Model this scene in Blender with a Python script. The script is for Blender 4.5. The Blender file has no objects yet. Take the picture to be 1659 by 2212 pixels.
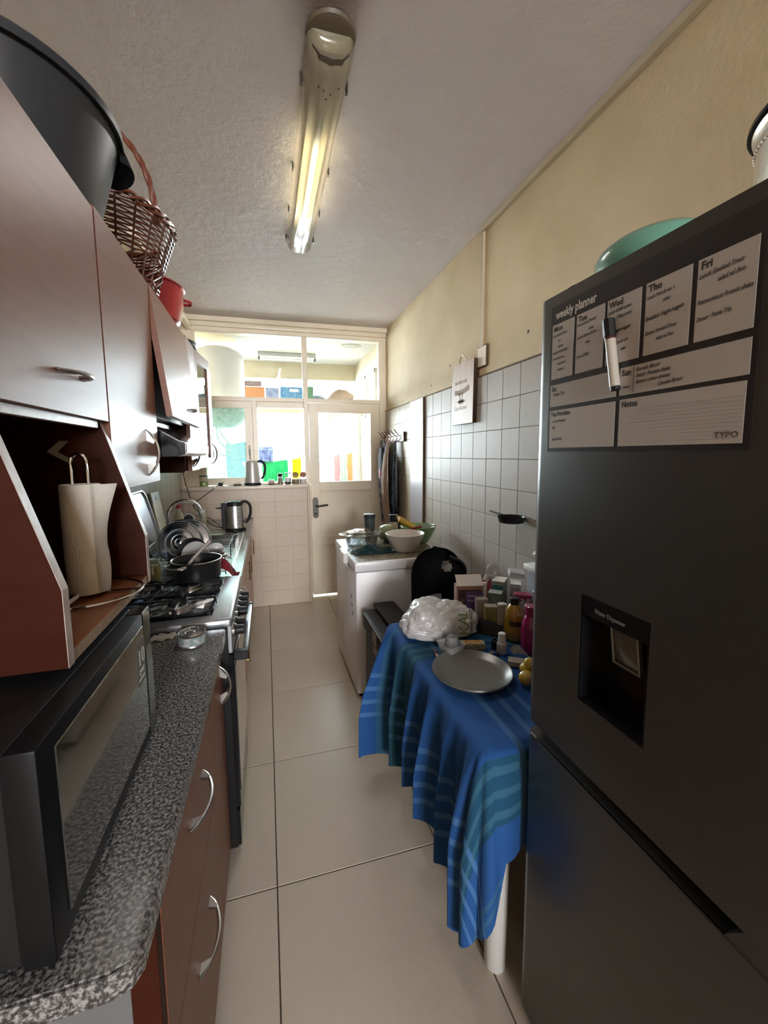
import bpy, bmesh, math, random
from mathutils import Matrix, Vector
from math import sin, cos, pi, radians, atan2, sqrt

# ---------------------------------------------------------------- camera, sky, exposure
scene = bpy.context.scene
COL = scene.collection
cam_data = bpy.data.cameras.new('camera')
cam = bpy.data.objects.new('camera', cam_data)
COL.objects.link(cam)
YAW, PITCH, ROLL = 0.2633, -0.1039, 0.0103
Rz = Matrix.Rotation(-YAW, 3, 'Z'); Rx = Matrix.Rotation(PITCH, 3, 'X'); Ry = Matrix.Rotation(ROLL, 3, 'Y')
R = Rz @ Rx @ Ry
right, fwd, up = R @ Vector((1, 0, 0)), R @ Vector((0, 1, 0)), R @ Vector((0, 0, 1))
M4 = Matrix((right, up, -fwd)).transposed().to_4x4()
M4.translation = (0, 0, 1.5)
cam.matrix_world = M4
cam_data.sensor_fit = 'HORIZONTAL'
cam_data.sensor_width = 36
cam_data.lens = 871.0 / 1659 * 36
cam_data.shift_x = (829.5 - 811) / 1659
cam_data.shift_y = -(1106 - 1072) / 1659
cam_data.clip_start = 0.01
scene.camera = cam

world = bpy.data.worlds.new('world')
scene.world = world
world.use_nodes = True
bg = world.node_tree.nodes['Background']
bg.inputs[0].default_value = (0.82, 0.92, 1.0, 1)
bg.inputs[1].default_value = 68.0

# portal: guides light sampling to the opening of the porch, gives off nothing itself
pl = bpy.data.lights.new('sky_portal', 'AREA')
pl.shape = 'RECTANGLE'; pl.size = 2.1; pl.size_y = 1.6; pl.cycles.is_portal = True
po = bpy.data.objects.new('sky_portal', pl); COL.objects.link(po)
po.location = (0.22, 5.95, 1.8); po.rotation_euler = (radians(-90), 0, 0)

# unseen fill light added behind the camera to lift camera-facing surfaces
ll = bpy.data.lights.new('passage_fill', 'AREA')
ll.shape = 'RECTANGLE'; ll.size = 1.9; ll.size_y = 0.9; ll.energy = 180.0; ll.color = (0.95, 0.97, 1.0)
lo = bpy.data.objects.new('passage_fill', ll); COL.objects.link(lo)
lo.location = (0.25, -6.9, 2.25); lo.rotation_euler = (radians(80), 0, 0); ll.spread = radians(110)

vs = scene.view_settings
scene.display_settings.display_device = 'sRGB'
vs.view_transform = 'Standard'; vs.look = 'None'; vs.gamma = 1.0; vs.use_curve_mapping = False
vs.exposure = 0.25
cy = scene.cycles
cy.max_bounces = 10; cy.diffuse_bounces = 7; cy.glossy_bounces = 4; cy.transparent_max_bounces = 16; cy.transmission_bounces = 6
cy.use_denoising = True
cy.caustics_reflective = False; cy.caustics_refractive = False
cy.sample_clamp_indirect = 12.0

random.seed(7)
# ---------------------------------------------------------------- materials
MATS = {}
def mat(name, col, rough=0.5, metal=0.0, spec=0.5, var=None, bump=None, coat=0.0, alpha=None, sheen=0.0, wood=None, brushed=None):
    """var=(scale, colour2, contrast), bump=(scale, strength), wood=(axis-scale, colour2)"""
    m = bpy.data.materials.new(name); m.use_nodes = True
    nt = m.node_tree; N = nt.nodes; L = nt.links
    b = N['Principled BSDF']
    b.inputs['Base Color'].default_value = (*col, 1)
    b.inputs['Roughness'].default_value = rough
    b.inputs['Metallic'].default_value = metal
    b.inputs['Specular IOR Level'].default_value = spec
    b.inputs['Coat Weight'].default_value = coat
    b.inputs['Coat Roughness'].default_value = 0.08
    if sheen: b.inputs['Sheen Weight'].default_value = sheen
    tc = N.new('ShaderNodeTexCoord')
    if var:
        n = N.new('ShaderNodeTexNoise'); n.inputs['Scale'].default_value = var[0]; n.inputs['Detail'].default_value = 5
        r = N.new('ShaderNodeMapRange'); r.inputs[1].default_value = 0.5 - var[2]; r.inputs[2].default_value = 0.5 + var[2]
        mx = N.new('ShaderNodeMix'); mx.data_type = 'RGBA'
        mx.inputs[6].default_value = (*col, 1); mx.inputs[7].default_value = (*var[1], 1)
        L.new(tc.outputs['Object'], n.inputs['Vector']); L.new(n.outputs['Fac'], r.inputs[0])
        L.new(r.outputs[0], mx.inputs[0]); L.new(mx.outputs[2], b.inputs['Base Color'])
    if wood:
        mp = N.new('ShaderNodeMapping'); mp.inputs['Scale'].default_value = wood[0]
        n = N.new('ShaderNodeTexNoise'); n.inputs['Scale'].default_value = 1.0; n.inputs['Detail'].default_value = 6; n.inputs['Roughness'].default_value = 0.6
        mx = N.new('ShaderNodeMix'); mx.data_type = 'RGBA'
        r = N.new('ShaderNodeMapRange'); r.inputs[1].default_value = 0.35; r.inputs[2].default_value = 0.68
        mx.inputs[6].default_value = (*col, 1); mx.inputs[7].default_value = (*wood[1], 1)
        L.new(tc.outputs['Object'], mp.inputs[0]); L.new(mp.outputs[0], n.inputs['Vector']); L.new(n.outputs['Fac'], r.inputs[0])
        L.new(r.outputs[0], mx.inputs[0]); L.new(mx.outputs[2], b.inputs['Base Color'])
    if brushed:
        mp = N.new('ShaderNodeMapping'); mp.inputs['Scale'].default_value = brushed
        n = N.new('ShaderNodeTexNoise'); n.inputs['Scale'].default_value = 1.0; n.inputs['Detail'].default_value = 3
        r = N.new('ShaderNodeMapRange'); r.inputs[3].default_value = rough * 0.75; r.inputs[4].default_value = rough * 1.3
        L.new(tc.outputs['Object'], mp.inputs[0]); L.new(mp.outputs[0], n.inputs['Vector']); L.new(n.outputs['Fac'], r.inputs[0])
        L.new(r.outputs[0], b.inputs['Roughness'])
    if bump:
        n2 = N.new('ShaderNodeTexNoise'); n2.inputs['Scale'].default_value = bump[0]; n2.inputs['Detail'].default_value = 6
        bp = N.new('ShaderNodeBump'); bp.inputs['Strength'].default_value = bump[1]; bp.inputs['Distance'].default_value = 0.01
        L.new(tc.outputs['Object'], n2.inputs['Vector']); L.new(n2.outputs['Fac'], bp.inputs['Height']); L.new(bp.outputs[0], b.inputs['Normal'])
    if alpha is not None:
        t = N.new('ShaderNodeBsdfTransparent'); ms = N.new('ShaderNodeMixShader'); ms.inputs[0].default_value = alpha
        L.new(t.outputs[0], ms.inputs[1]); L.new(b.outputs[0], ms.inputs[2]); L.new(ms.outputs[0], N['Material Output'].inputs[0])
    MATS[name] = m
    return m

def glass(name, tint=(1, 1, 1), refl=0.06, rough=0.0, gcol=(1, 1, 1)):
    m = bpy.data.materials.new(name); m.use_nodes = True
    nt = m.node_tree; N = nt.nodes; L = nt.links
    N.remove(N['Principled BSDF'])
    t = N.new('ShaderNodeBsdfTransparent'); t.inputs[0].default_value = (*tint, 1)
    g = N.new('ShaderNodeBsdfGlossy'); g.inputs['Roughness'].default_value = rough; g.inputs[0].default_value = (*gcol, 1)
    lw = N.new('ShaderNodeLayerWeight'); lw.inputs[0].default_value = 0.25
    mr = N.new('ShaderNodeMapRange'); mr.inputs[3].default_value = refl; mr.inputs[4].default_value = 0.7
    ms = N.new('ShaderNodeMixShader')
    L.new(lw.outputs['Fresnel'], mr.inputs[0]); L.new(mr.outputs[0], ms.inputs[0])
    L.new(t.outputs[0], ms.inputs[1]); L.new(g.outputs[0], ms.inputs[2]); L.new(ms.outputs[0], N['Material Output'].inputs[0])
    return m

# ---------------------------------------------------------------- mesh builder
class B:
    def __init__(s): s.bm = bmesh.new(); s.uv = None
    def _xf(s, vs, M):
        if M is not None: bmesh.ops.transform(s.bm, matrix=M, verts=vs)
    def box(s, x0, x1, y0, y1, z0, z1, bev=0.0, seg=1, M=None):
        r = bmesh.ops.create_cube(s.bm, size=1.0); vs = r['verts']
        bmesh.ops.scale(s.bm, vec=(x1 - x0, y1 - y0, z1 - z0), verts=vs)
        bmesh.ops.translate(s.bm, vec=((x0 + x1) / 2, (y0 + y1) / 2, (z0 + z1) / 2), verts=vs)
        if bev:
            es = list({e for v in vs for e in v.link_edges})
            r = bmesh.ops.bevel(s.bm, geom=es, offset=bev, segments=seg, affect='EDGES', profile=0.5)
            vs = list(set(r['verts']) | {v for v in vs if v.is_valid})
        s._xf(vs, M); return s
    def rings(s, rings, close=True, cap0=True, cap1=True, M=None):
        """rings: list of lists of points; joined one to the next"""
        bm = s.bm; R_ = [[bm.verts.new(p) for p in r] for r in rings]
        n = len(R_[0])
        for a, b in zip(R_[:-1], R_[1:]):
            for i in range(n if close else n - 1):
                j = (i + 1) % n
                try: bm.faces.new((a[i], a[j], b[j], b[i]))
                except ValueError: pass
        if close and cap0 and n > 2: bm.faces.new(list(reversed(R_[0])))
        if close and cap1 and n > 2: bm.faces.new(R_[-1])
        s._xf([v for r in R_ for v in r], M); return s
    def lathe(s, c, prof, n=28, cap0=True, cap1=True, sx=1.0, sy=1.0, M=None):
        rs = [[(c[0] + max(r, 1e-4) * cos(2 * pi * i / n) * sx, c[1] + max(r, 1e-4) * sin(2 * pi * i / n) * sy, c[2] + z) for i in range(n)] for r, z in prof]
        return s.rings(rs, True, cap0, cap1, M)
    def cyl(s, p0, p1, r0, r1=None, n=20):
        r1 = r0 if r1 is None else r1
        return s.tube([p0, p1], [r0, r1], n)
    def tube(s, pts, r, n=8, cap=True, closed=False):
        P = [Vector(p) for p in pts]; rr = r if isinstance(r, (list, tuple)) else [r] * len(P)
        rings = []; prev = None; m = len(P)
        for i, p in enumerate(P):
            if closed: t = (P[(i + 1) % m] - P[i - 1]).normalized()
            elif i == 0: t = (P[1] - P[0]).normalized()
            elif i == m - 1: t = (P[-1] - P[-2]).normalized()
            else: t = ((P[i + 1] - p).normalized() + (p - P[i - 1]).normalized()).normalized()
            if prev is None:
                a = Vector((0, 0, 1)) if abs(t.z) < 0.9 else Vector((1, 0, 0))
                u = t.cross(a).normalized()
            else:
                u = (prev - t * prev.dot(t)).normalized()
            prev = u; w = t.cross(u)
            rings.append([tuple(p + (u * cos(2 * pi * k / n) + w * sin(2 * pi * k / n)) * rr[i]) for k in range(n)])
        if closed: rings.append(rings[0]); cap = False
        return s.rings(rings, True, cap, cap)
    def prism(s, pts, axis, a0, a1, M=None):
        def P(q, a):
            return {'x': (a, q[0], q[1]), 'y': (q[0], a, q[1]), 'z': (q[0], q[1], a)}[axis]
        return s.rings([[P(q, a0) for q in pts], [P(q, a1) for q in pts]], True, True, True, M)
    def ell(s, c, r, n=20, M=None):
        k = max(6, n // 2); prof = []
        rs = [[(c[0] + r[0] * sin(pi * j / k) * cos(2 * pi * i / n), c[1] + r[1] * sin(pi * j / k) * sin(2 * pi * i / n), c[2] - r[2] * cos(pi * j / k)) for i in range(n)] for j in range(1, k)]
        return s.rings(rs, True, True, True, M)
    def sheet(s, fn, nu, nv, thick=0.0, uvfn=None):
        bm = s.bm
        g = [[bm.verts.new(fn(i / nu, j / nv)) for j in range(nv + 1)] for i in range(nu + 1)]
        fs = []
        for i in range(nu):
            for j in range(nv):
                fs.append(bm.faces.new((g[i][j], g[i + 1][j], g[i + 1][j + 1], g[i][j + 1])))
        if thick:
            bmesh.ops.solidify(bm, geom=fs, thickness=thick)
        return s
    def text(s, body, size, M, ext=0.0004, shear=0.0, offset=0.0, align='LEFT', sx=1.0):
        cu = bpy.data.curves.new('t', 'FONT'); cu.body = body; cu.size = size; cu.extrude = ext; cu.shear = shear; cu.offset = offset; cu.align_x = align
        cu.resolution_u = 2
        o = bpy.data.objects.new('t', cu); COL.objects.link(o)
        dg = bpy.context.evaluated_depsgraph_get(); dg.update()
        me = bpy.data.meshes.new_from_object(o.evaluated_get(dg))
        n0 = len(s.bm.verts); s.bm.from_mesh(me); s.bm.verts.ensure_lookup_table()
        bmesh.ops.transform(s.bm, matrix=M @ Matrix.Scale(sx, 4, (1, 0, 0)), verts=s.bm.verts[n0:])
        bpy.data.objects.remove(o); bpy.data.curves.remove(cu); bpy.data.meshes.remove(me)
        return s
    def out(s, name, m, parent=None, smooth=35, at=None, local=False):
        me = bpy.data.meshes.new(name)
        bmesh.ops.recalc_face_normals(s.bm, faces=s.bm.faces)
        off = Vector((0, 0, 0))
        if not local:
            if parent is not None:
                p = parent
                while p is not None: off += Vector(p.location); p = p.parent
            elif at is not None: off = Vector(at)
            bmesh.ops.translate(s.bm, vec=-off, verts=s.bm.verts)
        s.bm.to_mesh(me); s.bm.free()
        me.materials.append(m)
        if smooth:
            me.shade_smooth(); me.set_sharp_from_angle(angle=radians(smooth))
        o = bpy.data.objects.new(name, me); COL.objects.link(o)
        if parent is not None: o.parent = parent
        elif at is not None: o.location = at
        return o

def thing(name, label, cat, loc, group=None, rz=0.0):
    o = bpy.data.objects.new(name, None); COL.objects.link(o); o.empty_display_size = 0.05
    o.location = loc; o.rotation_euler = (0, 0, rz); o['label'] = label; o['category'] = cat
    if group: o['group'] = group
    return o
def tag(o, label, cat, group=None):
    o['label'] = label; o['category'] = cat
    if group: o['group'] = group
    return o
def struct(name, loc=(0, 0, 0)):
    o = bpy.data.objects.new(name, None); COL.objects.link(o); o.location = loc; o.empty_display_size = 0.05
    o['kind'] = 'structure'; return o
def plab(o, label): o['label'] = label; return o
def smoothpts(P, k=6):
    P = [Vector(p) for p in P]; out = []
    for i in range(len(P) - 1):
        p0 = P[max(i - 1, 0)]; p1 = P[i]; p2 = P[i + 1]; p3 = P[min(i + 2, len(P) - 1)]
        for j in range(k):
            t = j / k
            out.append(0.5 * ((2 * p1) + (-p0 + p2) * t + (2 * p0 - 5 * p1 + 4 * p2 - p3) * t * t + (-p0 + 3 * p1 - 3 * p2 + p3) * t ** 3))
    out.append(P[-1]); return out
def on_x(x, y, z, sgn=-1):
    """text plane facing -x (sgn -1): reads towards -y"""
    return Matrix.Translation((x, y, z)) @ Matrix(((0, 0, sgn), (sgn, 0, 0), (0, 1, 0))).to_4x4()
def bow(b, p0, p1, outv, h, r, k=10, flat=None):
    """bow handle: from p0 to p1 bulging along outv"""
    p0, p1, outv = Vector(p0), Vector(p1), Vector(outv)
    pts = [p0 + (p1 - p0) * (i / k) + outv * h * sin(pi * i / k) ** 0.7 for i in range(k + 1)]
    rr = [r * (0.35 + 0.65 * sin(pi * i / k) ** 0.5) for i in range(k + 1)]
    b.tube(pts, rr, 8)
    return b
# ---------------------------------------------------------------- material library
plaster = mat('cream wall plaster', (0.66, 0.54, 0.36), 0.75, var=(3.0, (0.52, 0.40, 0.24), 0.3), bump=(60, 0.25))
frame_paint = mat('cream gloss paint', (0.84, 0.76, 0.62), 0.35, var=(5, (0.76, 0.67, 0.52), 0.25), bump=(40, 0.08))
ledge_paint = mat('painted-over wall tile', (0.60, 0.50, 0.41), 0.38, var=(4, (0.54, 0.445, 0.355), 0.3), spec=0.3, bump=(50, 0.08))
porch_paint = mat('porch wall paint', (0.42, 0.37, 0.265), 0.7, var=(3, (0.37, 0.32, 0.22), 0.3), bump=(50, 0.2))
white_paint = mat('white ceiling paint', (0.46, 0.465, 0.46), 0.8, bump=(50, 0.3))
tile_glaze = mat('glazed off-white tile', (0.43, 0.385, 0.345), 0.45, var=(14, (0.395, 0.355, 0.315), 0.3), spec=0.10, bump=(9, 0.05))
tile_glaze2 = mat('glazed cream tile', (0.44, 0.38, 0.28), 0.4, var=(14, (0.39, 0.33, 0.25), 0.3), spec=0.1, bump=(9, 0.05))
grout = mat('grey tile grout', (0.30, 0.24, 0.18), 0.9)
floor_glaze = mat('beige floor tile', (0.53, 0.465, 0.375), 0.32, var=(2.5, (0.46, 0.41, 0.335), 0.3), bump=(180, 0.05))
floor_grout = mat('dark floor grout', (0.07, 0.05, 0.035), 0.9)
lam = mat('red-brown cabinet laminate', (0.215, 0.082, 0.046), 0.42, spec=0.4, wood=((6, 6, 60), (0.18, 0.064, 0.034)))
lam_h = mat('red-brown cabinet laminate, cross grain', (0.235, 0.105, 0.067), 0.30, wood=((60, 2, 8), (0.19, 0.078, 0.048)), coat=0.25)
lam_d = mat('dark red-brown carcass laminate', (0.040, 0.0085, 0.0035), 0.5, spec=0.10, wood=((8, 8, 50), (0.030, 0.006, 0.0025)))
lam_orange = mat('orange-brown laminate', (0.30, 0.11, 0.045), 0.32, wood=((6, 6, 60), (0.24, 0.085, 0.035)), coat=0.2)
edge_pale = mat('worn pale edge banding', (0.50, 0.44, 0.42), 0.35, var=(30, (0.3, 0.2, 0.17), 0.25))
chip = mat('chipboard edge', (0.24, 0.14, 0.08), 0.8, var=(120, (0.33, 0.22, 0.13), 0.2))
melamine = mat('grey melamine', (0.12, 0.125, 0.13), 0.6)
steel = mat('brushed stainless steel', (0.62, 0.61, 0.60), 0.28, 1.0, brushed=(3, 3, 200))
chrome = mat('polished chrome', (0.75, 0.75, 0.76), 0.12, 1.0)
nickel = mat('satin nickel', (0.55, 0.54, 0.52), 0.3, 1.0)
brass = mat('aged brass', (0.50, 0.35, 0.16), 0.35, 1.0)
bronze = mat('dark bronze', (0.09, 0.08, 0.07), 0.4, 0.7)
black_gloss = mat('glossy black plastic', (0.008, 0.008, 0.009), 0.15, spec=0.35)
black_satin = mat('satin black plastic', (0.012, 0.012, 0.013), 0.42, spec=0.25)
black_matte = mat('matte black', (0.012, 0.012, 0.013), 0.7)
dark_grey = mat('dark grey plastic', (0.030, 0.034, 0.040), 0.38, spec=0.4)
cast_iron = mat('black enamelled iron', (0.014, 0.015, 0.018), 0.3)
white_plastic = mat('white plastic', (0.72, 0.72, 0.70), 0.35)
white_enamel = mat('white enamel', (0.80, 0.79, 0.80), 0.32)
paper = mat('white paper', (0.80, 0.77, 0.71), 0.9, bump=(160, 0.3))
red_cloth = mat('crimson cloth', (0.30, 0.02, 0.035), 0.9, bump=(120, 0.4), sheen=0.3)
clear = glass('clear glass')
pane_glass = glass('window glass', (0.96, 0.98, 0.97), 0.015)
ware = glass('clear ovenware', (0.80, 0.84, 0.86), 0.14, 0.03)
ware2 = glass('reflective ribbed glass', (0.62, 0.66, 0.70), 0.26, 0.12, (0.85, 0.9, 0.95))
rib_m = mat('bright glass rib', (0.42, 0.44, 0.46), 0.15, 0.3, coat=0.6, alpha=0.75)
ink_black = mat('black print', (0.012, 0.01, 0.01), 0.5)
ink_grey = mat('dark marker ink', (0.02, 0.018, 0.02), 0.5)
ink_white = mat('white print', (0.62, 0.60, 0.57), 0.5)
green_print = mat('green print', (0.12, 0.22, 0.03), 0.5)

# granite
def granite(name, c0, c1, c2, scale=260):
    m = mat(name, c0, 0.22, coat=0.15)
    N = m.node_tree.nodes; L = m.node_tree.links; b = N['Principled BSDF']
    tc = N.new('ShaderNodeTexCoord'); n = N.new('ShaderNodeTexNoise'); n.inputs['Scale'].default_value = scale; n.inputs['Detail'].default_value = 2.5; n.inputs['Roughness'].default_value = 0.6
    r = N.new('ShaderNodeValToRGB'); e = r.color_ramp.elements
    e[0].position = 0.40; e[0].color = (*c0, 1); e[1].position = 0.62; e[1].color = (*c2, 1)
    k = r.color_ramp.elements.new(0.50); k.color = (*c1, 1)
    n2 = N.new('ShaderNodeTexNoise'); n2.inputs['Scale'].default_value = 4; 
    mx = N.new('ShaderNodeMix'); mx.data_type = 'RGBA'; mx.blend_type = 'MULTIPLY'; mx.inputs[0].default_value = 0.5
    L.new(tc.outputs['Object'], n.inputs['Vector']); L.new(n.outputs['Fac'], r.inputs[0]); L.new(tc.outputs['Object'], n2.inputs['Vector'])
    L.new(r.outputs[0], mx.inputs[6]); L.new(n2.outputs['Color'], mx.inputs[7]); L.new(r.outputs[0], b.inputs['Base Color'])
    return m
granite_m = granite('speckled grey granite', (0.03, 0.03, 0.032), (0.115, 0.113, 0.115), (0.30, 0.295, 0.295), 190)
granite_far = granite('grey-brown worktop', (0.10, 0.095, 0.085), (0.19, 0.18, 0.155), (0.29, 0.275, 0.24), 120)
freezer_top = granite('brown speckled lid film', (0.10, 0.08, 0.05), (0.21, 0.175, 0.12), (0.34, 0.29, 0.21), 90)

# ceiling: rough plaster with a soot stain over the lamp's near end
ceil_m = mat('textured ceiling plaster', (0.56, 0.53, 0.51), 0.7)
def build_ceiling_mat():
    N = ceil_m.node_tree.nodes; L = ceil_m.node_tree.links; b = N['Principled BSDF']
    tc = N.new('ShaderNodeTexCoord')
    n1 = N.new('ShaderNodeTexNoise'); n1.inputs['Scale'].default_value = 1.6; n1.inputs['Detail'].default_value = 6
    r1 = N.new('ShaderNodeValToRGB'); r1.color_ramp.elements[0].position = 0.35; r1.color_ramp.elements[0].color = (0.68, 0.64, 0.63, 1)
    r1.color_ramp.elements[1].position = 0.65; r1.color_ramp.elements[1].color = (0.65, 0.59, 0.61, 1)
    L.new(tc.outputs['Object'], n1.inputs['Vector']); L.new(n1.outputs['Fac'], r1.inputs[0])
    # stain: distance from point (0.2, 1.18) stretched along y
    mp = N.new('ShaderNodeMapping'); mp.inputs['Location'].default_value = (-0.21 * 4.2, -1.12 * 1.7, 0); mp.inputs['Scale'].default_value = (4.2, 1.7, 0)
    ln = N.new('ShaderNodeVectorMath'); ln.operation = 'LENGTH'
    mr = N.new('ShaderNodeMapRange'); mr.inputs[1].default_value = 0.1; mr.inputs[2].default_value = 0.75; mr.inputs[3].default_value = 0.85; mr.inputs[4].default_value = 0.0; mr.interpolation_type = 'SMOOTHSTEP'
    mx = N.new('ShaderNodeMix'); mx.data_type = 'RGBA'; mx.inputs[7].default_value = (0.13, 0.09, 0.06, 1)
    L.new(tc.outputs['Object'], mp.inputs[0]); L.new(mp.outputs[0], ln.inputs[0]); L.new(ln.outputs['Value'], mr.inputs[0]); L.new(mr.outputs[0], mx.inputs[0])
    L.new(r1.outputs[0], mx.inputs[6]); L.new(mx.outputs[2], b.inputs['Base Color'])
    n2 = N.new('ShaderNodeTexNoise'); n2.inputs['Scale'].default_value = 17; n2.inputs['Detail'].default_value = 9; n2.inputs['Roughness'].default_value = 0.62
    bp = N.new('ShaderNodeBump'); bp.inputs['Strength'].default_value = 0.45; bp.inputs['Distance'].default_value = 0.03
    L.new(tc.outputs['Object'], n2.inputs['Vector']); L.new(n2.outputs['Fac'], bp.inputs['Height']); L.new(bp.outputs[0], b.inputs['Normal'])
build_ceiling_mat()

# ---------------------------------------------------------------- the room
CEIL = 2.78
fl = struct('floor')
B().box(-2.6, 3.0, -7.3, 9.0, -0.12, -0.006).out('screed', floor_grout, fl)
tile_me = None
xs = [-0.616 + 0.6 * k for k in range(-1, 4)]
ys = [1.31 + 0.5975 * k for k in range(-5, 5)]
B().box(-0.77, 1.25, -7.2, -1.70, -0.006, -0.001).out('passage_floor', floor_glaze, fl, 0)
for x in xs[:-1]:
    for y in ys:
        w = 0.596
        y1 = y + 0.5945
        x1 = x + w
        if tile_me is None:
            o = B().box(0, 0.596, 0, 0.5935, -0.008, 0.0, 0.0012).out('floor_tile', floor_glaze, fl); tile_me = o.data
        else:
            o = bpy.data.objects.new('floor_tile', tile_me); COL.objects.link(o); o.parent = fl
        o.location = (x + 0.0015, y + 0.0015, 0)

c = struct('ceiling')
B().box(-0.9, 1.4, -7.2, 4.25, CEIL, CEIL + 0.1).out('plaster', ceil_m, c, 0)

# right wall: plaster above, tiles below
w = struct('wall_right')
B().box(1.248, 1.40, -7.2, 4.3, 0, CEIL).out('plaster', plaster, w, 0)
B().box(1.241, 1.2485, 0.5, 4.2, 0.0, 1.949).out('grout', grout, w, 0)
me_a = None
y_edges = [4.17 - 0.1215 * k for k in range(0, 8)]
def put_tile(par, me, loc, rot=None, sc=None):
    o = bpy.data.objects.new('wall_tile', me); COL.objects.link(o); o.parent = par; o.location = loc
    if sc: o.scale = sc
    return o
wt = None
z_rows = [1.787 - 0.1602 * k for k in range(0, 10)]
y0 = 3.045
cols = [y0 - 0.1565 * (k + 1) for k in range(0, 12)]
for y in cols:
    for z in z_rows:
        if wt is None:
            o = B().box(0, 0.0065, 0.0012, 0.1553, 0.0012, 0.1590, 0.0012).out('wall_tile', tile_glaze, w); wt = o.data; o.location = (1.2365, y, z)
        else: o = put_tile(w, wt, (1.2365, y, z))
        o.rotation_euler = (0, random.uniform(-0.004, 0.004), random.uniform(-0.004, 0.004))
wt2 = None
for k in range(5):
    y = 3.36 + k * 0.1565
    for z in z_rows[:8]:
        if wt2 is None:
            o = B().box(0, 0.0065, 0.0012, 0.1553, 0.0012, 0.1590, 0.0012).out('wall_tile', tile_glaze2, w); wt2 = o.data; o.location = (1.2365, y, z)
        else: o = put_tile(w, wt2, (1.2365, y, z))
B().box(1.222, 1.2415, 3.062, 3.352, 0.0, 1.945, 0.001).out('flush_panel', mat('pale lilac gloss panel', (0.40, 0.37, 0.39), 0.3, spec=0.3, var=(3, (0.36, 0.335, 0.355), 0.3)), w, 0)
B().box(1.219, 1.2415, 3.047, 3.062, 0.0, 1.947).out('edge_strip', mat('brown edging strip', (0.17, 0.11, 0.06), 0.5), w, 0)
B().box(1.232, 1.2485, 0.5, 4.15, 1.9475, 1.9535).out('tile_trim', mat('brown dirt line', (0.19, 0.12, 0.07), 0.8), w, 0)
# wall plug holes
for (yy, zz) in ((3.62, 1.99), (2.95, 2.02), (2.62, 2.10)):
    B().ell((1.2478, yy, zz), (0.0012, 0.006, 0.010), 8).out('nail_hole', black_matte, w)
B().ell((1.2478, 1.758, 2.083), (0.0012, 0.008, 0.010), 8).out('nail_hole', black_matte, w)

# left wall
w = struct('wall_left')
B().box(-0.90, -0.764, -7.2, 4.3, 0, CEIL).out('plaster', plaster, w, 0)
b = B()
for i in range(21):
    for j in range(6):
        y = 0.8 + i * 0.1565; z = 0.86 + j * 0.16
        b.box(-0.765, -0.760, y + 0.001, y + 0.1555, z + 0.001, z + 0.159)
o = b.out('wall_tile', tile_glaze, w, 0); o['kind'] = 'stuff'
B().box(-0.66, -0.615, 2.5, 4.15, 2.655, 2.70, 0.003).out('pipe_boxing', frame_paint, w)

# wall behind the camera with an open doorway into the hall
w = struct('wall_front')
b = B(); b.box(-0.9, 1.4, -7.3, -7.2, 0, CEIL); b.out('plaster', plaster, w, 0)

# back wall: ledge wall under the window, tiles painted over
w = struct('wall_back')
B().box(-0.90, 0.398, 4.052, 4.25, 0, 1.175, 0.004).out('masonry', ledge_paint, w)
wt3 = None
tw, th = 0.1565, 0.149
for i in range(8):
    for j in range(8):
        x = 0.385 - tw * (i + 1); z = 0.003 + th * j
        if x < -0.26 and z < 0.74: continue
        if wt3 is None:
            o = B().box(0.0008, tw - 0.0008, 0, 0.006, 0.0008, th - 0.0008, 0.0014).out('wall_tile', ledge_paint, w); wt3 = o.data; o.location = (x, 4.048, z)
        else: put_tile(w, wt3, (x, 4.048 + random.uniform(-0.0008, 0.0008), z))
B().box(-0.76, 0.412, 4.030, 4.21, 1.172, 1.212, 0.014, 3).out('sill', mat('cream sill paint', (0.72, 0.64, 0.54), 0.35, bump=(30, 0.15)), w)
B().box(0.386, 0.412, 4.036, 4.21, 0, 1.18, 0.010, 3).out('corner_bead', ledge_paint, w)
for px in (-0.079, 0.074):
    b = B(); b.box(px - 0.013, px + 0.013, 4.042, 4.049, 0.99, 1.035, 0.002); b.tube(smoothpts([(px, 4.043, 1.01), (px, 4.028, 1.0), (px, 4.02, 1.008), (px, 4.019, 1.02)], 3), 0.003, 6)
    tag(b.out('wall_hook', ledge_paint, at=(px, 4.04, 1.01)), 'small cream stick-on hook on the tiled wall, ' + ('the left of the two' if px < 0 else 'the right of the two, nearer the door'), 'hook', 'stick-on hooks under the window ledge')

# ---------------------------------------------------------------- glazed wall
Y0, Y1 = 4.165, 4.225
w = struct('window_1')           # fixed transom panes
b = B(); b.box(-0.76, 1.248, 4.10, 4.26, 2.735, CEIL, 0.004); b.box(-0.76, 1.248, 4.13, 4.25, 2.695, 2.738, 0.008, 2); b.box(-0.76, 1.248, 4.15, 4.24, 2.655, 2.697, 0.004)
b.out('head_beam', frame_paint, w)
B().box(-0.76, 1.248, Y0, Y1 + 0.01, 2.025, 2.065, 0.003).out('transom_bar', frame_paint, w)
B().box(0.384, 0.432, Y0 - 0.004, Y1 + 0.012, 1.2, 2.66, 0.004).out('mullion', frame_paint, w)
B().box(0.384, 0.432, Y0 - 0.004, Y1 + 0.012, 0.0, 1.2, 0.004).out('door_post', frame_paint, w)
B().box(-0.76, -0.60, Y0, Y1 + 0.01, 1.21, 2.66, 0.004).out('frame_post', frame_paint, w)
B().box(1.172, 1.248, Y0 - 0.01, Y1 + 0.012, 0.0, 2.66, 0.004).out('frame_post', frame_paint, w)
B().box(-0.60, 0.384, 4.188, 4.192, 2.065, 2.655).out('pane', pane_glass, w, 0)
B().box(0.432, 1.172, 4.188, 4.192, 2.065, 2.655).out('pane', pane_glass, w, 0)

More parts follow.
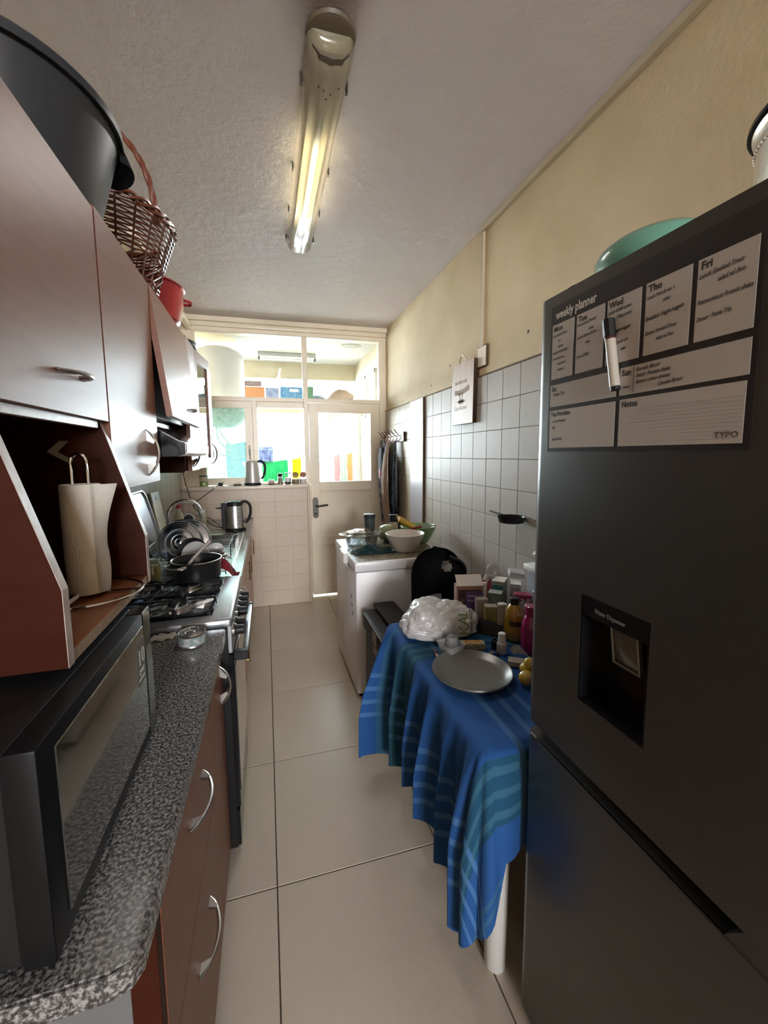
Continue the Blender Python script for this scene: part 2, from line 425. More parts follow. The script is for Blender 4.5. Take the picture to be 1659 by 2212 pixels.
w = struct('window_2')           # hinged casement with rippled glass
cm = frame_paint
B().box(-0.60, -0.108, Y0 - 0.015, Y1, 1.955, 2.022, 0.004).out('top_rail', cm, w)
B().box(-0.60, -0.108, Y0 - 0.015, Y1, 1.215, 1.285, 0.004).out('bottom_rail', cm, w)
B().box(-0.60, -0.55, Y0 - 0.015, Y1, 1.28, 1.96, 0.004).out('stile', cm, w)
B().box(-0.185, -0.112, Y0 - 0.015, Y1, 1.28, 1.96, 0.004).out('stile', cm, w)
obs = bpy.data.materials.new('rippled pale green glass'); obs.use_nodes = True
def build_obs():
    N = obs.node_tree.nodes; L = obs.node_tree.links; N.remove(N['Principled BSDF'])
    t = N.new('ShaderNodeBsdfTransparent'); t.inputs[0].default_value = (0.52, 0.60, 0.56, 1)
    d = N.new('ShaderNodeBsdfTranslucent'); d.inputs[0].default_value = (0.17, 0.225, 0.20, 1)
    n = N.new('ShaderNodeTexNoise'); n.inputs['Scale'].default_value = 22; n.inputs['Detail'].default_value = 6
    tc = N.new('ShaderNodeTexCoord'); mr = N.new('ShaderNodeMapRange'); mr.inputs[1].default_value = 0.35; mr.inputs[2].default_value = 0.65; mr.inputs[3].default_value = 0.25; mr.inputs[4].default_value = 0.6
    ms = N.new('ShaderNodeMixShader'); L.new(tc.outputs['Object'], n.inputs['Vector']); L.new(n.outputs['Fac'], mr.inputs[0]); L.new(mr.outputs[0], ms.inputs[0])
    L.new(t.outputs[0], ms.inputs[1]); L.new(d.outputs[0], ms.inputs[2]); L.new(ms.outputs[0], N['Material Output'].inputs[0])
build_obs()
B().box(-0.55, -0.185, 4.188, 4.193, 1.285, 1.955).out('pane', obs, w, 0)
B().box(-0.158, -0.142, Y0 - 0.022, Y0 - 0.013, 1.50, 1.60, 0.002).tube([(-0.15, Y0 - 0.03, 1.56), (-0.15, Y0 - 0.035, 1.52), (-0.147, Y0 - 0.03, 1.46)], 0.006, 6).out('latch', mat('worn grey latch', (0.3, 0.27, 0.22), 0.5, 0.5), w)

w = struct('window_3')           # fixed light between casement and door
B().box(-0.112, -0.068, Y0, Y1 + 0.005, 1.212, 2.03, 0.003).out('mullion', frame_paint, w)
B().box(-0.068, 0.384, Y0 + 0.02, Y1, 1.968, 2.028, 0.003).out('top_rail', frame_paint, w)
B().box(-0.068, 0.384, Y0 + 0.0, Y1, 1.212, 1.235, 0.003).out('bottom_rail', frame_paint, w)
B().box(-0.068, 0.384, 4.188, 4.192, 1.235, 1.968).out('pane', pane_glass, w, 0)

w = struct('door_1')
dz0 = 0.028
def dbox(n, *a, m=frame_paint): return B().box(*a, 0.003).out(n, m, w)
dbox('stile', 0.436, 0.532, Y0 - 0.005, Y1 - 0.01, dz0, 2.022)
dbox('stile', 1.075, 1.170, Y0 - 0.005, Y1 - 0.01, dz0, 2.022)
dbox('top_rail', 0.532, 1.075, Y0 - 0.005, Y1 - 0.01, 1.925, 2.022)
dbox('lock_rail', 0.532, 1.075, Y0 - 0.005, Y1 - 0.01, 1.128, 1.222)
dbox('mid_rail', 0.532, 1.075, Y0 - 0.005, Y1 - 0.01, 0.56, 0.645)
dbox('bottom_rail', 0.532, 1.075, Y0 - 0.005, Y1 - 0.01, dz0, 0.115)
dbox('panel', 0.525, 1.082, Y0 + 0.022, Y1 - 0.02, 0.64, 1.135)
dbox('panel', 0.525, 1.082, Y0 + 0.022, Y1 - 0.02, 0.11, 0.565)
B().box(0.532, 1.075, 4.190, 4.194, 1.222, 1.925).out('pane', pane_glass, w, 0)
b = B(); pts = []
for k in range(24):
    a = 2 * pi * k / 24; pts.append((0.478 + 0.030 * cos(a), 0.955 + (0.078 if sin(a) > 0 else -0.078) + 0.03 * sin(a)))
b.prism(pts, 'y', Y0 - 0.017, Y0 - 0.005)
plate = plab(b.out('handle_plate', bronze, w), 'dark bronze lock plate')
B().tube(smoothpts([(0.483, Y0 - 0.015, 0.975), (0.485, Y0 - 0.055, 0.975), (0.505, Y0 - 0.062, 0.976), (0.60, Y0 - 0.058, 0.985)], 4), 0.0105, 8).out('lever', plab and bronze, w)
B().cyl((0.478, Y0 - 0.02, 0.895), (0.478, Y0 - 0.012, 0.895), 0.011).out('keyhole', black_matte, w)
for zz in (1.46, 0.97, 0.3):
    B().cyl((1.171, Y0 - 0.012, zz - 0.045), (1.171, Y0 - 0.012, zz + 0.045), 0.008, n=10).out('hinge', frame_paint, w)

# ---------------------------------------------------------------- porch beyond
w = struct('wall_porch')
B().box(-1.75, -1.60, 4.25, 5.95, 0, 2.85).out('side_wall', porch_paint, w, 0)
B().box(1.262, 1.40, 4.25, 5.95, 0, 2.85).out('side_wall', porch_paint, w, 0)
B().box(-1.65, -0.80, 4.2, 4.26, 0, 2.85).out('side_wall', porch_paint, w, 0)
B().box(-1.7, 1.3, 5.72, 5.86, 2.53, 2.85).out('lintel', porch_paint, w, 0)
B().box(-1.7, 1.3, 5.62, 5.88, 2.06, 2.21, 0.005).out('shelf_slab', mat('cream shelf concrete', (0.45, 0.39, 0.28), 0.7, bump=(40, 0.2)), w)
B().box(-1.7, 1.3, 5.72, 5.86, 0, 1.05).out('parapet', porch_paint, w, 0)
B().box(1.20, 1.265, 5.45, 5.88, 0, 2.06).out('wall_facing', mat('pale blue white paint', (0.50, 0.54, 0.58), 0.6), w, 0)  # thin added slab standing in for a pale blue stretch of side wall
c = struct('ceiling_porch')
B().box(-1.7, 1.4, 4.24, 5.95, 2.75, 2.9).out('plaster', white_paint, c, 0)
o = B().lathe((-0.62, 4.75, 2.749), [(0.36, 0.0), (0.36, 0.001)], 40, sy=0.55).out('damp_stain', mat('tan damp stain', (0.50, 0.40, 0.22), 0.8, var=(4, (0.7, 0.62, 0.45), 0.3)), c)
o = B().lathe((1.0, 4.72, 2.745), [(0.12, 0.0), (0.11, 0.008), (0.02, 0.004)], 20, sy=0.7).out('grey_patch', mat('mottled grey patch', (0.42, 0.42, 0.38), 0.9, var=(40, (0.25, 0.25, 0.2), 0.2)), c)  # unidentified grey oval on the ceiling, drawn as a raised patch
# window in the porch's right wall
w = struct('window_4')
for a in ((5.0, 5.05, 1.95, 2.48), (4.55, 4.60, 1.95, 2.48), (4.55, 5.05, 2.43, 2.48), (4.55, 5.05, 1.95, 2.0)):
    B().box(1.235, 1.262, *a, 0.003).out('frame', mat('white gloss frame', (0.75, 0.74, 0.7), 0.4) if 'white gloss frame' not in MATS else MATS['white gloss frame'], w)
B().box(1.25, 1.26, 4.6, 5.0, 2.0, 2.43).out('pane', mat('grey pane', (0.45, 0.5, 0.5), 0.15), w)
# outer door leaf / frame seen through the kitchen door
w = struct('window_5')
wf = MATS['white gloss frame']
B().box(0.80, 0.87, 5.30, 5.36, 1.06, 2.05, 0.003).out('stile', wf, w)
B().box(0.87, 1.25, 5.30, 5.36, 2.0, 2.06, 0.003).out('top_rail', wf, w)
B().box(0.87, 1.25, 5.30, 5.36, 1.06, 1.13, 0.003).out('bottom_rail', wf, w)
bar = None
barm = mat('dark grille iron', (0.10, 0.09, 0.08), 0.6, 0.4)
for xb in (-0.55, -0.3, -0.05, 0.2, 0.45, 0.70, 0.95, 1.08):
    o = B().cyl((xb, 5.80, 1.05), (xb, 5.80, 2.06), 0.006, n=6).out('grille_bar', barm, w)
for zb in (1.35, 1.75):
    o = B().cyl((-1.6, 5.79, zb), (1.2, 5.79, zb), 0.005, n=6).out('grille_bar', barm, w)
# ground outside
g = struct('ground')
B().box(-14, 14, 5.95, 30, -0.3, -0.02).out('paving', mat('pale paving', (0.6, 0.58, 0.54), 0.9), g, 0)  # one even pale paving colour
# ---------------------------------------------------------------- wall cabinets (left)
FX = -0.36
def handle_v(par, x, y, z0, z1, m=None):   # vertical bow on a face x = const
    b = B(); zc = (z0 + z1) / 2
    bow(b, (x, y, z0), (x, y, z1), (1, 0, 0), 0.032, 0.0048, 12)
    b.prism([(x - 0.001, z1 - 0.002), (x + 0.024, z1 - 0.036), (x + 0.02, z1 - 0.045), (x - 0.001, z1 - 0.035)], 'y', y - 0.004, y + 0.004)
    b.prism([(x - 0.001, z0 + 0.002), (x + 0.024, z0 + 0.036), (x + 0.02, z0 + 0.045), (x - 0.001, z0 + 0.035)], 'y', y - 0.004, y + 0.004)
    return b.out('handle', m or nickel, par)
def handle_h(par, x, z, y0, y1, m=None, rot=0):
    b = B(); bow(b, (x, y0, z), (x, y1, z), (1, 0, 0.0), 0.030, 0.0048, 12)
    b.prism([(x - 0.001, y0 + 0.003), (x + 0.02, y0 + 0.026), (x + 0.02, y0 + 0.034), (x - 0.001, y0 + 0.028)], 'z', z - 0.004, z + 0.004)
    b.prism([(x - 0.001, y1 - 0.003), (x + 0.02, y1 - 0.026), (x + 0.02, y1 - 0.034), (x - 0.001, y1 - 0.028)], 'z', z - 0.004, z + 0.004)
    return b.out('handle', m or nickel, par)

t = thing('wall_cabinet', 'red-brown wall cabinet with a lift-up door, directly above the slanted shelf unit', 'cabinet', (-0.56, 0.88, 1.583), 'upper kitchen cabinets')
B().box(-0.76, -0.382, 0.60, 1.112, 1.60, 2.062, 0.001).out('body', lam_d, t)
d = B().box(-0.380, FX, 0.60, 1.113, 1.583, 2.065, 0.0015).out('door', lam, t)
handle_h(d, FX, 1.660, 0.875, 0.995)
B().box(-0.385, -0.372, 0.60, 1.08, 1.566, 1.583, 0.001).out('pelmet', edge_pale, t)

t = thing('shelf_unit', 'open red-brown shelf unit with slanted side panels under the nearest wall cabinet', 'shelf', (-0.53, 0.90, 1.187))
side = [(-0.755, 1.582), (-0.376, 1.582), (-0.366, 1.552), (-0.296, 1.305), (-0.296, 1.187), (-0.755, 1.187)]
for (a, b_) in ((0.672, 0.690), (1.097, 1.115)):
    o = B().prism(side, 'y', a, b_).out('side_panel', lam_d, t, 0)
    B().prism([(-0.375, 1.5815), (-0.3655, 1.552), (-0.2955, 1.3055), (-0.2955, 1.187), (-0.2943, 1.187), (-0.2943, 1.3058), (-0.3643, 1.5525), (-0.3735, 1.582)], 'y', a, b_).out('edge_band', edge_pale, o, 0)
B().box(-0.755, -0.298, 0.690, 1.097, 1.187, 1.205).out('shelf', mat('orange-brown shelf laminate', (0.22, 0.075, 0.03), 0.3, coat=0.2), t)
B().box(-0.298, -0.2965, 0.690, 1.097, 1.187, 1.205).out('edge_band', chip, t)
B().box(-0.757, -0.745, 0.690, 1.097, 1.205, 1.582).out('back', black_matte, t)
B().box(-0.755, -0.383, 0.690, 1.097, 1.572, 1.584).out('top', lam_d, t)

t = thing('wall_cabinet', 'tall smooth red-brown wall cabinet with an upright bow handle beside the slanted shelf unit', 'cabinet', (-0.56, 1.34, 1.415), 'upper kitchen cabinets')
B().box(-0.76, -0.382, 1.118, 1.562, 1.417, 2.07, 0.001).out('body', lam_d, t)
d = B().box(-0.380, FX, 1.119, 1.563, 1.415, 2.075, 0.0015).out('door', lam, t)
handle_v(d, FX, 1.425, 1.44, 1.585)
# hood cabinet with the lift-up door standing slightly ajar
t = thing('wall_cabinet', 'wall cabinet above the extractor hood with its lift-up door hanging slightly ajar', 'cabinet', (-0.56, 1.86, 1.65), 'upper kitchen cabinets')
B().box(-0.76, -0.384, 1.566, 2.205, 1.645, 2.075, 0.001).out('body', lam_d, t)
d = B().prism([(-0.381, 2.082), (-0.361, 2.082), (-0.310, 1.641), (-0.330, 1.639)], 'y', 1.572, 2.203).out('door', lam, t, 0)
b = B(); bow(b, (-0.319, 1.93, 1.70), (-0.319, 2.03, 1.70), (1, 0, 0.1), 0.028, 0.006, 10); b.out('handle', nickel, d)
# extractor hood
t = thing('extractor_hood', 'black and chrome extractor hood over the gas cooker', 'extractor hood', (-0.5, 1.87, 1.49))
B().box(-0.76, -0.42, 1.60, 2.14, 1.535, 1.643, 0.004).out('body', black_gloss, t)
b = B(); b.prism([(-0.44, 1.60), (-0.40, 1.615), (-0.30, 1.555), (-0.277, 1.548), (-0.277, 1.510), (-0.30, 1.500), (-0.76, 1.490), (-0.76, 1.53), (-0.44, 1.535)], 'y', 1.585, 2.15); b.out('visor', black_gloss, t)
B().prism([(-0.4, 1.6165), (-0.30, 1.5565), (-0.277, 1.5495), (-0.272, 1.549), (-0.272, 1.512), (-0.278, 1.506), (-0.30, 1.4985), (-0.302, 1.4985), (-0.302, 1.5005), (-0.279, 1.509), (-0.2755, 1.513), (-0.2755, 1.546), (-0.30, 1.5535), (-0.402, 1.613)], 'y', 1.60, 2.145).out('chrome_strip', chrome, t)
b = B()
for i in range(3): b.box(-0.272, -0.2705, 1.95 + i * 0.02, 1.962 + i * 0.02, 1.522, 1.533)
b.out('switch', black_satin, t)
B().box(-0.76, -0.385, 2.155, 2.2, 1.42, 1.535).out('filler', lam_d, t)

t = thing('wall_cabinet', 'narrow wall cabinet between the extractor hood and the glass-fronted cabinet', 'cabinet', (-0.56, 2.33, 1.43), 'upper kitchen cabinets')
B().box(-0.76, -0.382, 2.21, 2.452, 1.425, 2.085, 0.001).out('body', lam_d, t)
d = B().box(-0.380, FX, 2.211, 2.453, 1.425, 2.09, 0.0015).out('door', lam, t)
handle_v(d, FX, 2.245, 1.445, 1.575, bronze)
# glass fronted cabinet
t = thing('glass_cabinet', 'wall cabinet with two framed glass doors at the far end, near the window', 'cabinet', (-0.56, 2.80, 1.43), 'upper kitchen cabinets')
b = B(); b.box(-0.76, -0.384, 2.458, 2.476, 1.43, 2.09); b.box(-0.76, -0.384, 3.15, 3.168, 1.43, 2.09); b.box(-0.76, -0.384, 2.476, 3.15, 1.43, 1.448); b.box(-0.76, -0.384, 2.476, 3.15, 2.072, 2.09); b.box(-0.76, -0.748, 2.476, 3.15, 1.448, 2.072)
b.out('body', lam_d, t)
B().box(-0.745, -0.40, 2.476, 3.15, 1.75, 1.765).out('shelf', lam_d, t)
for k, (ya, ang) in enumerate(((2.458, -0.10), (2.818, 0.0))):
    Md = Matrix.Translation((-0.362, ya, 0)) @ Matrix.Rotation(ang, 4, 'Z')
    b = B(); L_ = 0.345
    b.box(-0.02, 0, 0.002, 0.058, 1.43, 2.09, 0.001, M=Md); b.box(-0.02, 0, L_ - 0.056, L_, 1.43, 2.09, 0.001, M=Md)
    b.box(-0.02, 0, 0.058, L_ - 0.056, 1.43, 1.49, 0.001, M=Md); b.box(-0.02, 0, 0.058, L_ - 0.056, 2.03, 2.09, 0.001, M=Md)
    d = b.out('door', lam, t)
    B().box(-0.012, -0.008, 0.058, L_ - 0.056, 1.49, 2.03, M=Md).out('pane', glass('cabinet glass', (0.55, 0.58, 0.6), 0.25) if k == 0 else bpy.data.materials['cabinet glass'], d, 0)
    yh = L_ - 0.028 if k == 0 else 0.03
    p0 = Md @ Vector((0, yh, 1.45)); p1 = Md @ Vector((0, yh, 1.58))
    b = B(); bow(b, p0, p1, (1, 0, 0), 0.03, 0.006, 10); b.out('handle', nickel, d)
# glasses inside the glass cabinet
g0 = None
for (gx, gy, gz) in ((-0.62, 2.6, 1.449), (-0.52, 2.72, 1.449), (-0.6, 2.6, 1.766), (-0.5, 2.7, 1.766)):
    if g0 is None:
        g0 = B().lathe((gx, gy, gz), [(0.028, 0), (0.034, 0.11), (0.032, 0.11), (0.026, 0.006)], 14).out('drinking_glass', ware, at=(gx, gy, gz)); o = g0
    else:
        o = g0.copy(); COL.objects.link(o); o.location = (gx, gy, gz)
    tag(o, ('lower' if gz < 1.6 else 'upper') + '-shelf drinking glass in the glass-fronted cabinet, ' + ('nearer the hood' if gy < 2.65 else 'nearer the window'), 'glass', 'glasses in the glass cabinet')

# ---------------------------------------------------------------- things on top of the wall cabinets
t = thing('plastic_tub', 'large dark grey plastic washing-up tub on top of the nearest wall cabinet', 'tub', (-0.525, 1.175, 2.067))
b = B(); c0 = (-0.525, 1.175, 2.067)
b.lathe(c0, [(0.150, 0.0), (0.168, 0.012), (0.182, 0.06), (0.205, 0.14), (0.222, 0.200), (0.227, 0.214), (0.232, 0.216), (0.235, 0.205), (0.239, 0.205), (0.240, 0.222), (0.232, 0.230), (0.220, 0.226), (0.203, 0.17), (0.165, 0.02), (0.15, 0.01)], 48, sx=0.89, sy=1.03)
b.out('bowl', dark_grey, t)
b = B()
b.sheet(lambda u, v: (-0.525 + 0.89 * (0.228 + 0.042 * v * sin(pi * u) ** 0.35) * cos(0.30 + 0.62 * u), 1.175 + 1.03 * (0.228 + 0.042 * v * sin(pi * u) ** 0.35) * sin(0.30 + 0.62 * u), 2.067 + 0.226 - 0.042 * v * v), 14, 6, 0.006)
b.out('lug_handle', dark_grey, t)
# wicker basket
t = thing('wicker_basket', 'dark brown wicker basket with a hoop handle behind the grey tub on the cabinets', 'basket', (-0.50, 1.69, 2.078))
wick = mat('dark brown wicker', (0.10, 0.028, 0.014), 0.35, coat=0.2)
wick2 = mat('reddish wicker', (0.155, 0.04, 0.02), 0.35, coat=0.2)
cx, cy_, cz = -0.50, 1.69, 2.078
def bask(a, h): # point on the basket wall
    r = 0.135 + 0.062 * h + 0.012 * h * h
    return Vector((cx + r * 0.98 * cos(a), cy_ + r * 1.12 * sin(a), cz + 0.01 + 0.225 * h))
rng = random.Random(3)
for k in range(22):
    a = 2 * pi * k / 22
    B().tube([bask(a, -0.02 + 1.0 * j / 7) for j in range(8)], 0.0035, 5).out('stake', wick, t)
b = B(); n = 132
for row in range(20):
    h = 0.30 + row * 0.027 if row >= 4 else 0.02 + row * 0.03
    if row >= 4: h = 0.42 + (row - 4) * 0.0335
    ph = (row % 2) * pi
    pts = []
    for i in range(n):
        a = 2 * pi * i / n; p = bask(a, h + rng.uniform(-0.004, 0.004)); o_ = Vector((cos(a), sin(a), 0)) * 0.0045 * cos(a * 11 + ph)
        pts.append(p + o_)
    b.tube(pts, 0.0028, 4, closed=True)
o = b.out('wicker_weave', wick2, t)
b = B(); n = 150
for s_ in range(3):
    b.tube([bask(2 * pi * i / n, 1.0 + 0.035 * sin(2 * pi * i * 10 / n + s_ * 2.09)) + Vector((cos(2 * pi * i / n), sin(2 * pi * i / n), 0)) * 0.008 * cos(2 * pi * i * 10 / n + s_ * 2.09) for i in range(n)], 0.0055, 5, closed=True)
b.out('braided_rim', wick2, t)
b = B()
for s_ in range(24):
    a = 2 * pi * s_ / 24; a2 = a + 2 * pi * 2 / 24
    b.tube([bask(a, 0.12), bask((a + a2) / 2, 0.27) + Vector((cos(a), sin(a), 0)) * 0.006, bask(a2, 0.41)], 0.003, 4)
b.out('open_weave', wick, t)
b = B()
for s_ in range(2):
    pts = []
    for i in range(40):
        u = pi * i / 39
        pts.append((cx - 0.005 + 0.172 * cos(u) + 0.004 * cos(i * 1.1 + s_ * pi), cy_ - 0.07 + 0.004 * sin(i * 1.1 + s_ * pi), cz + 0.215 + 0.30 * sin(u) ** 0.9))
    b.tube(pts, 0.0075, 7)
b.out('hoop_handle', wick2, t)
# red enamel pot
t = thing('red_pot', 'red pot with a lug handle on top of the wall cabinets behind the wicker basket', 'pot', (-0.50, 2.08, 2.078))
red_en = mat('glossy red enamel', (0.36, 0.018, 0.03), 0.18, coat=0.5)
B().lathe((-0.50, 2.08, 2.078), [(0.11, 0), (0.145, 0.03), (0.16, 0.09), (0.166, 0.165), (0.172, 0.172), (0.168, 0.178), (0.155, 0.165), (0.14, 0.03), (0.10, 0.012)], 36).out('bowl', red_en, t)
B().tube(smoothpts([(-0.365, 2.16, 2.235), (-0.33, 2.19, 2.238), (-0.322, 2.22, 2.238), (-0.34, 2.235, 2.236), (-0.375, 2.215, 2.232)], 4), 0.007, 8).out('lug_handle', red_en, t)
# dark dish on top of the far cabinets
b = B(); b.lathe((-0.415, 2.52, 2.092), [(0.05, 0.0), (0.075, 0.012), (0.088, 0.03), (0.092, 0.03), (0.08, 0.008), (0.05, -0.0)], 24, sx=0.75, sy=1.5)
tag(b.out('dark_dish', dark_grey, at=(-0.415, 2.52, 2.092)), 'small dark grey oval dish on the far wall cabinets beside the window', 'dish')

# ---------------------------------------------------------------- items in the shelf unit
t = thing('paper_towel_roll', 'white paper towel roll on a chrome stand in the slanted shelf unit', 'paper towel', (-0.378, 0.975, 1.205))
b = B(); b.lathe((-0.378, 0.975, 1.214), [(0.036, 0), (0.037, 0.004), (0.037, 0.226), (0.035, 0.230), (0.019, 0.230), (0.019, 0.0)], 36); b.out('roll', paper, t)
def loose(u, v):
    z = 1.214 + 0.23 * v; w_ = 0.037 + 0.010 * max(0, (v - 0.45) / 0.55) * u * u + 0.004 * u * sin(v * 7)
    a = -0.75 + 0.9 * u
    e = u * (0.004 + 0.018 * max(0.0, v - 0.45) * 1.8)
    return (-0.378 + w_ * cos(a) + e * 0.9, 0.975 + w_ * sin(a) - e * 0.3, z)
B().sheet(loose, 10, 14, 0.0008).out('loose_sheet', paper, t)
b = B()
for dx in (-0.013, 0.013): pass
b.tube(smoothpts([(-0.391, 0.972, 1.215), (-0.391, 0.972, 1.47), (-0.391, 0.972, 1.487), (-0.388, 0.972, 1.500), (-0.3765, 0.972, 1.507), (-0.365, 0.972, 1.500), (-0.362, 0.972, 1.487), (-0.362, 0.972, 1.47), (-0.362, 0.972, 1.215)], 3), 0.0032, 8)
b.tube([(-0.395 + 0.098 * cos(2 * pi * i / 40) + 0.02, 0.975 + 0.098 * sin(2 * pi * i / 40), 1.2095) for i in range(40)], 0.0032, 6, closed=True)
b.tube([(-0.395, 0.975, 1.2095), (-0.277, 0.975, 1.2095)], 0.0032, 6); b.tube([(-0.395, 0.975, 1.212), (-0.46, 0.90, 1.2095)], 0.0032, 6)
b.out('chrome_stand', chrome, t)
t = thing('kitchen_scale', 'flat black tray with a bright rim and small white feet at the shelf edge', 'tray', (-0.44, 0.85, 1.205))
B().box(-0.535, -0.378, 0.785, 0.925, 1.2165, 1.224, 0.001).out('plate', black_gloss, t)
B().box(-0.3782, -0.3768, 0.785, 0.925, 1.2165, 1.2245).out('rim', white_enamel, t)
for yy in (0.815, 0.85):
    B().box(-0.392, -0.372, yy, yy + 0.018, 1.2052, 1.2165, 0.001).out('foot', white_plastic, t)
b = B(); b.box(-0.70, -0.60, 0.97, 1.03, 1.206, 1.405, 0.002)
t = thing('carton', 'pink and white carton standing at the back of the slanted shelf unit', 'carton', (-0.66, 1.0, 1.206))
b.out('box', mat('magenta card', (0.30, 0.02, 0.10), 0.6), t)
B().box(-0.702, -0.598, 0.9685, 0.9695, 1.206, 1.33).out('label', mat('white card with red blots', (0.6, 0.56, 0.54), 0.6, var=(25, (0.35, 0.03, 0.08), 0.08)), t)
t = thing('dark_jar', 'dark jar with pale lettering in the shadow at the back of the slanted shelf unit', 'jar', (-0.56, 1.03, 1.206))
B().lathe((-0.56, 1.03, 1.206), [(0.042, 0), (0.045, 0.004), (0.045, 0.11), (0.036, 0.125), (0.036, 0.14)], 24).out('body', black_satin, t)
B().text('PURE', 0.018, Matrix.Translation((-0.588, 0.984, 1.27)) @ Matrix.Rotation(radians(90), 4, 'X') @ Matrix.Rotation(0.15, 4, 'Y'), 0.0003).out('lettering', mat('dim grey print', (0.16, 0.15, 0.15), 0.6), t)
b = B(); b.lathe((0, 0, 0), [(0.085, 0), (0.105, 0.02), (0.103, 0.022), (0.083, 0.004)], 28, M=Matrix.Translation((-0.742, 1.0, 1.47)) @ Matrix.Rotation(radians(90), 4, 'Y'))
tag(b.out('black_pan_lid', black_matte, at=(-0.74, 1.0, 1.47)), 'round black lid hanging on the back of the slanted shelf unit', 'lid')
b = B(); b.prism([(-0.455, 1.538), (-0.440, 1.538), (-0.463, 1.513), (-0.434, 1.494), (-0.440, 1.486), (-0.482, 1.513)], 'y', 1.088, 1.0965)
tag(b.out('angle_bracket', mat('pale grey bracket', (0.40, 0.38, 0.33), 0.5), at=(-0.46, 1.092, 1.513)), 'pale angled bracket fixed to the side panel behind the paper towel stand', 'bracket')

# ---------------------------------------------------------------- near worktop + base cabinets
b = B(); b.prism([(-0.757, 0.470), (-0.200, 0.478), (-0.178, 0.486), (-0.169, 0.502), (-0.158, 1.447), (-0.757, 1.447)], 'z', 0.863, 0.90)
bmesh.ops.bevel(b.bm, geom=[e for e in b.bm.edges if abs(e.verts[0].co.z - 0.9) < 1e-5 and abs(e.verts[1].co.z - 0.9) < 1e-5], offset=0.003, segments=2, affect='EDGES')
tag(b.out('granite_worktop', granite_m, at=(-0.45, 0.97, 0.863)), 'speckled grey granite worktop with a clipped corner, carrying the microwave', 'worktop')
t = thing('base_cabinet', 'red-brown base cabinet with two wide drawers under the granite worktop', 'cabinet', (-0.46, 0.88, 0.0), 'base cabinets on the left')
DX = -0.176
B().box(-0.755, -0.200, 0.578, 0.60, 0.06, 0.862).out('side_panel', melamine, t)
B().box(-0.215, DX - 0.001, 0.576, 0.5995, 0.0, 0.862, 0.001).out('corner_post', lam_d, t)
B().box(-0.755, -0.198, 0.60, 1.17, 0.10, 0.86).out('body', lam_d, t)
B().box(-0.755, -0.24, 0.60, 1.17, 0.0, 0.10).out('plinth', black_satin, t)
for (z0, z1, zh) in ((0.545, 0.852, 0.742), (0.075, 0.538, 0.398)):
    d = B().box(DX - 0.018, DX, 0.6005, 1.175, z0, z1, 0.0015).out('drawer', lam, t)
    handle_h(d, DX, zh, 0.815, 0.985)
t = thing('base_cabinet', 'narrow red-brown base cabinet with an upright bow handle, next to the cooker', 'cabinet', (-0.46, 1.3, 0.0), 'base cabinets on the left')
B().box(-0.755, -0.198, 1.18, 1.438, 0.10, 0.86).out('body', lam_d, t)
B().box(-0.755, -0.24, 1.18, 1.438, 0.0, 0.10).out('plinth', black_satin, t)
d = B().box(DX - 0.018, DX, 1.181, 1.437, 0.075, 0.852, 0.0015).out('door', lam, t)
handle_v(d, DX, 1.375, 0.665, 0.80)

# ---------------------------------------------------------------- microwave
t = thing('microwave', 'black microwave oven with a mirror-dark door on the granite worktop', 'microwave', (-0.44, 0.725, 0.90))
B().box(-0.62, -0.292, 0.502, 0.948, 0.912, 1.174, 0.003).out('case', black_satin, t)
d = B().box(-0.292, -0.258, 0.498, 0.898, 0.908, 1.178, 0.003, 2).out('door', mat('black microwave trim', (0.007, 0.007, 0.008), 0.4, spec=0.15), t)
B().box(-0.2585, -0.2560, 0.535, 0.893, 0.935, 1.156, 0.001).out('glass', mat('dark mirror glass', (0.035, 0.035, 0.035), 0.04, spec=1.0, coat=1.0), d)
B().box(-0.292, -0.258, 0.900, 0.950, 0.908, 1.178, 0.002).out('control_panel', black_gloss, t)
B().box(-0.2585, -0.2568, 0.905, 0.945, 0.95, 1.10, 0.0005).out('key_pad', mat('smoky key pad', (0.06, 0.065, 0.07), 0.12), t)
B().text('12:10', 0.012, on_x(-0.2575, 0.942, 1.125) @ Matrix.Identity(4), 0.0002).out('clock_display', mat('dim green display digits', (0.10, 0.12, 0.03), 0.4), t)
for (x_, y_) in ((-0.59, 0.53), (-0.32, 0.53), (-0.59, 0.92), (-0.32, 0.92)):
    B().cyl((x_, y_, 0.9003), (x_, y_, 0.913), 0.012, n=12).out('foot', black_matte, t)
s_ = B().box(-0.2562, -0.2555, 0.838, 0.892, 1.050, 1.135).out('warranty_sticker', mat('smoky sticker', (0.09, 0.088, 0.082), 0.3), t)
def rx(x, y, z): # text on a +x facing plane (reads towards +y)
    return Matrix.Translation((x, y, z)) @ Matrix(((0, 0, 1), (1, 0, 0), (0, 1, 0))).to_4x4()
B().text('10', 0.044, rx(-0.2550, 0.845, 1.088), 0.0002).text('year', 0.016, rx(-0.2550, 0.852, 1.072), 0.0002).text('warranty', 0.010, rx(-0.2550, 0.844, 1.058), 0.0002).out('sticker_print', ink_white, s_)

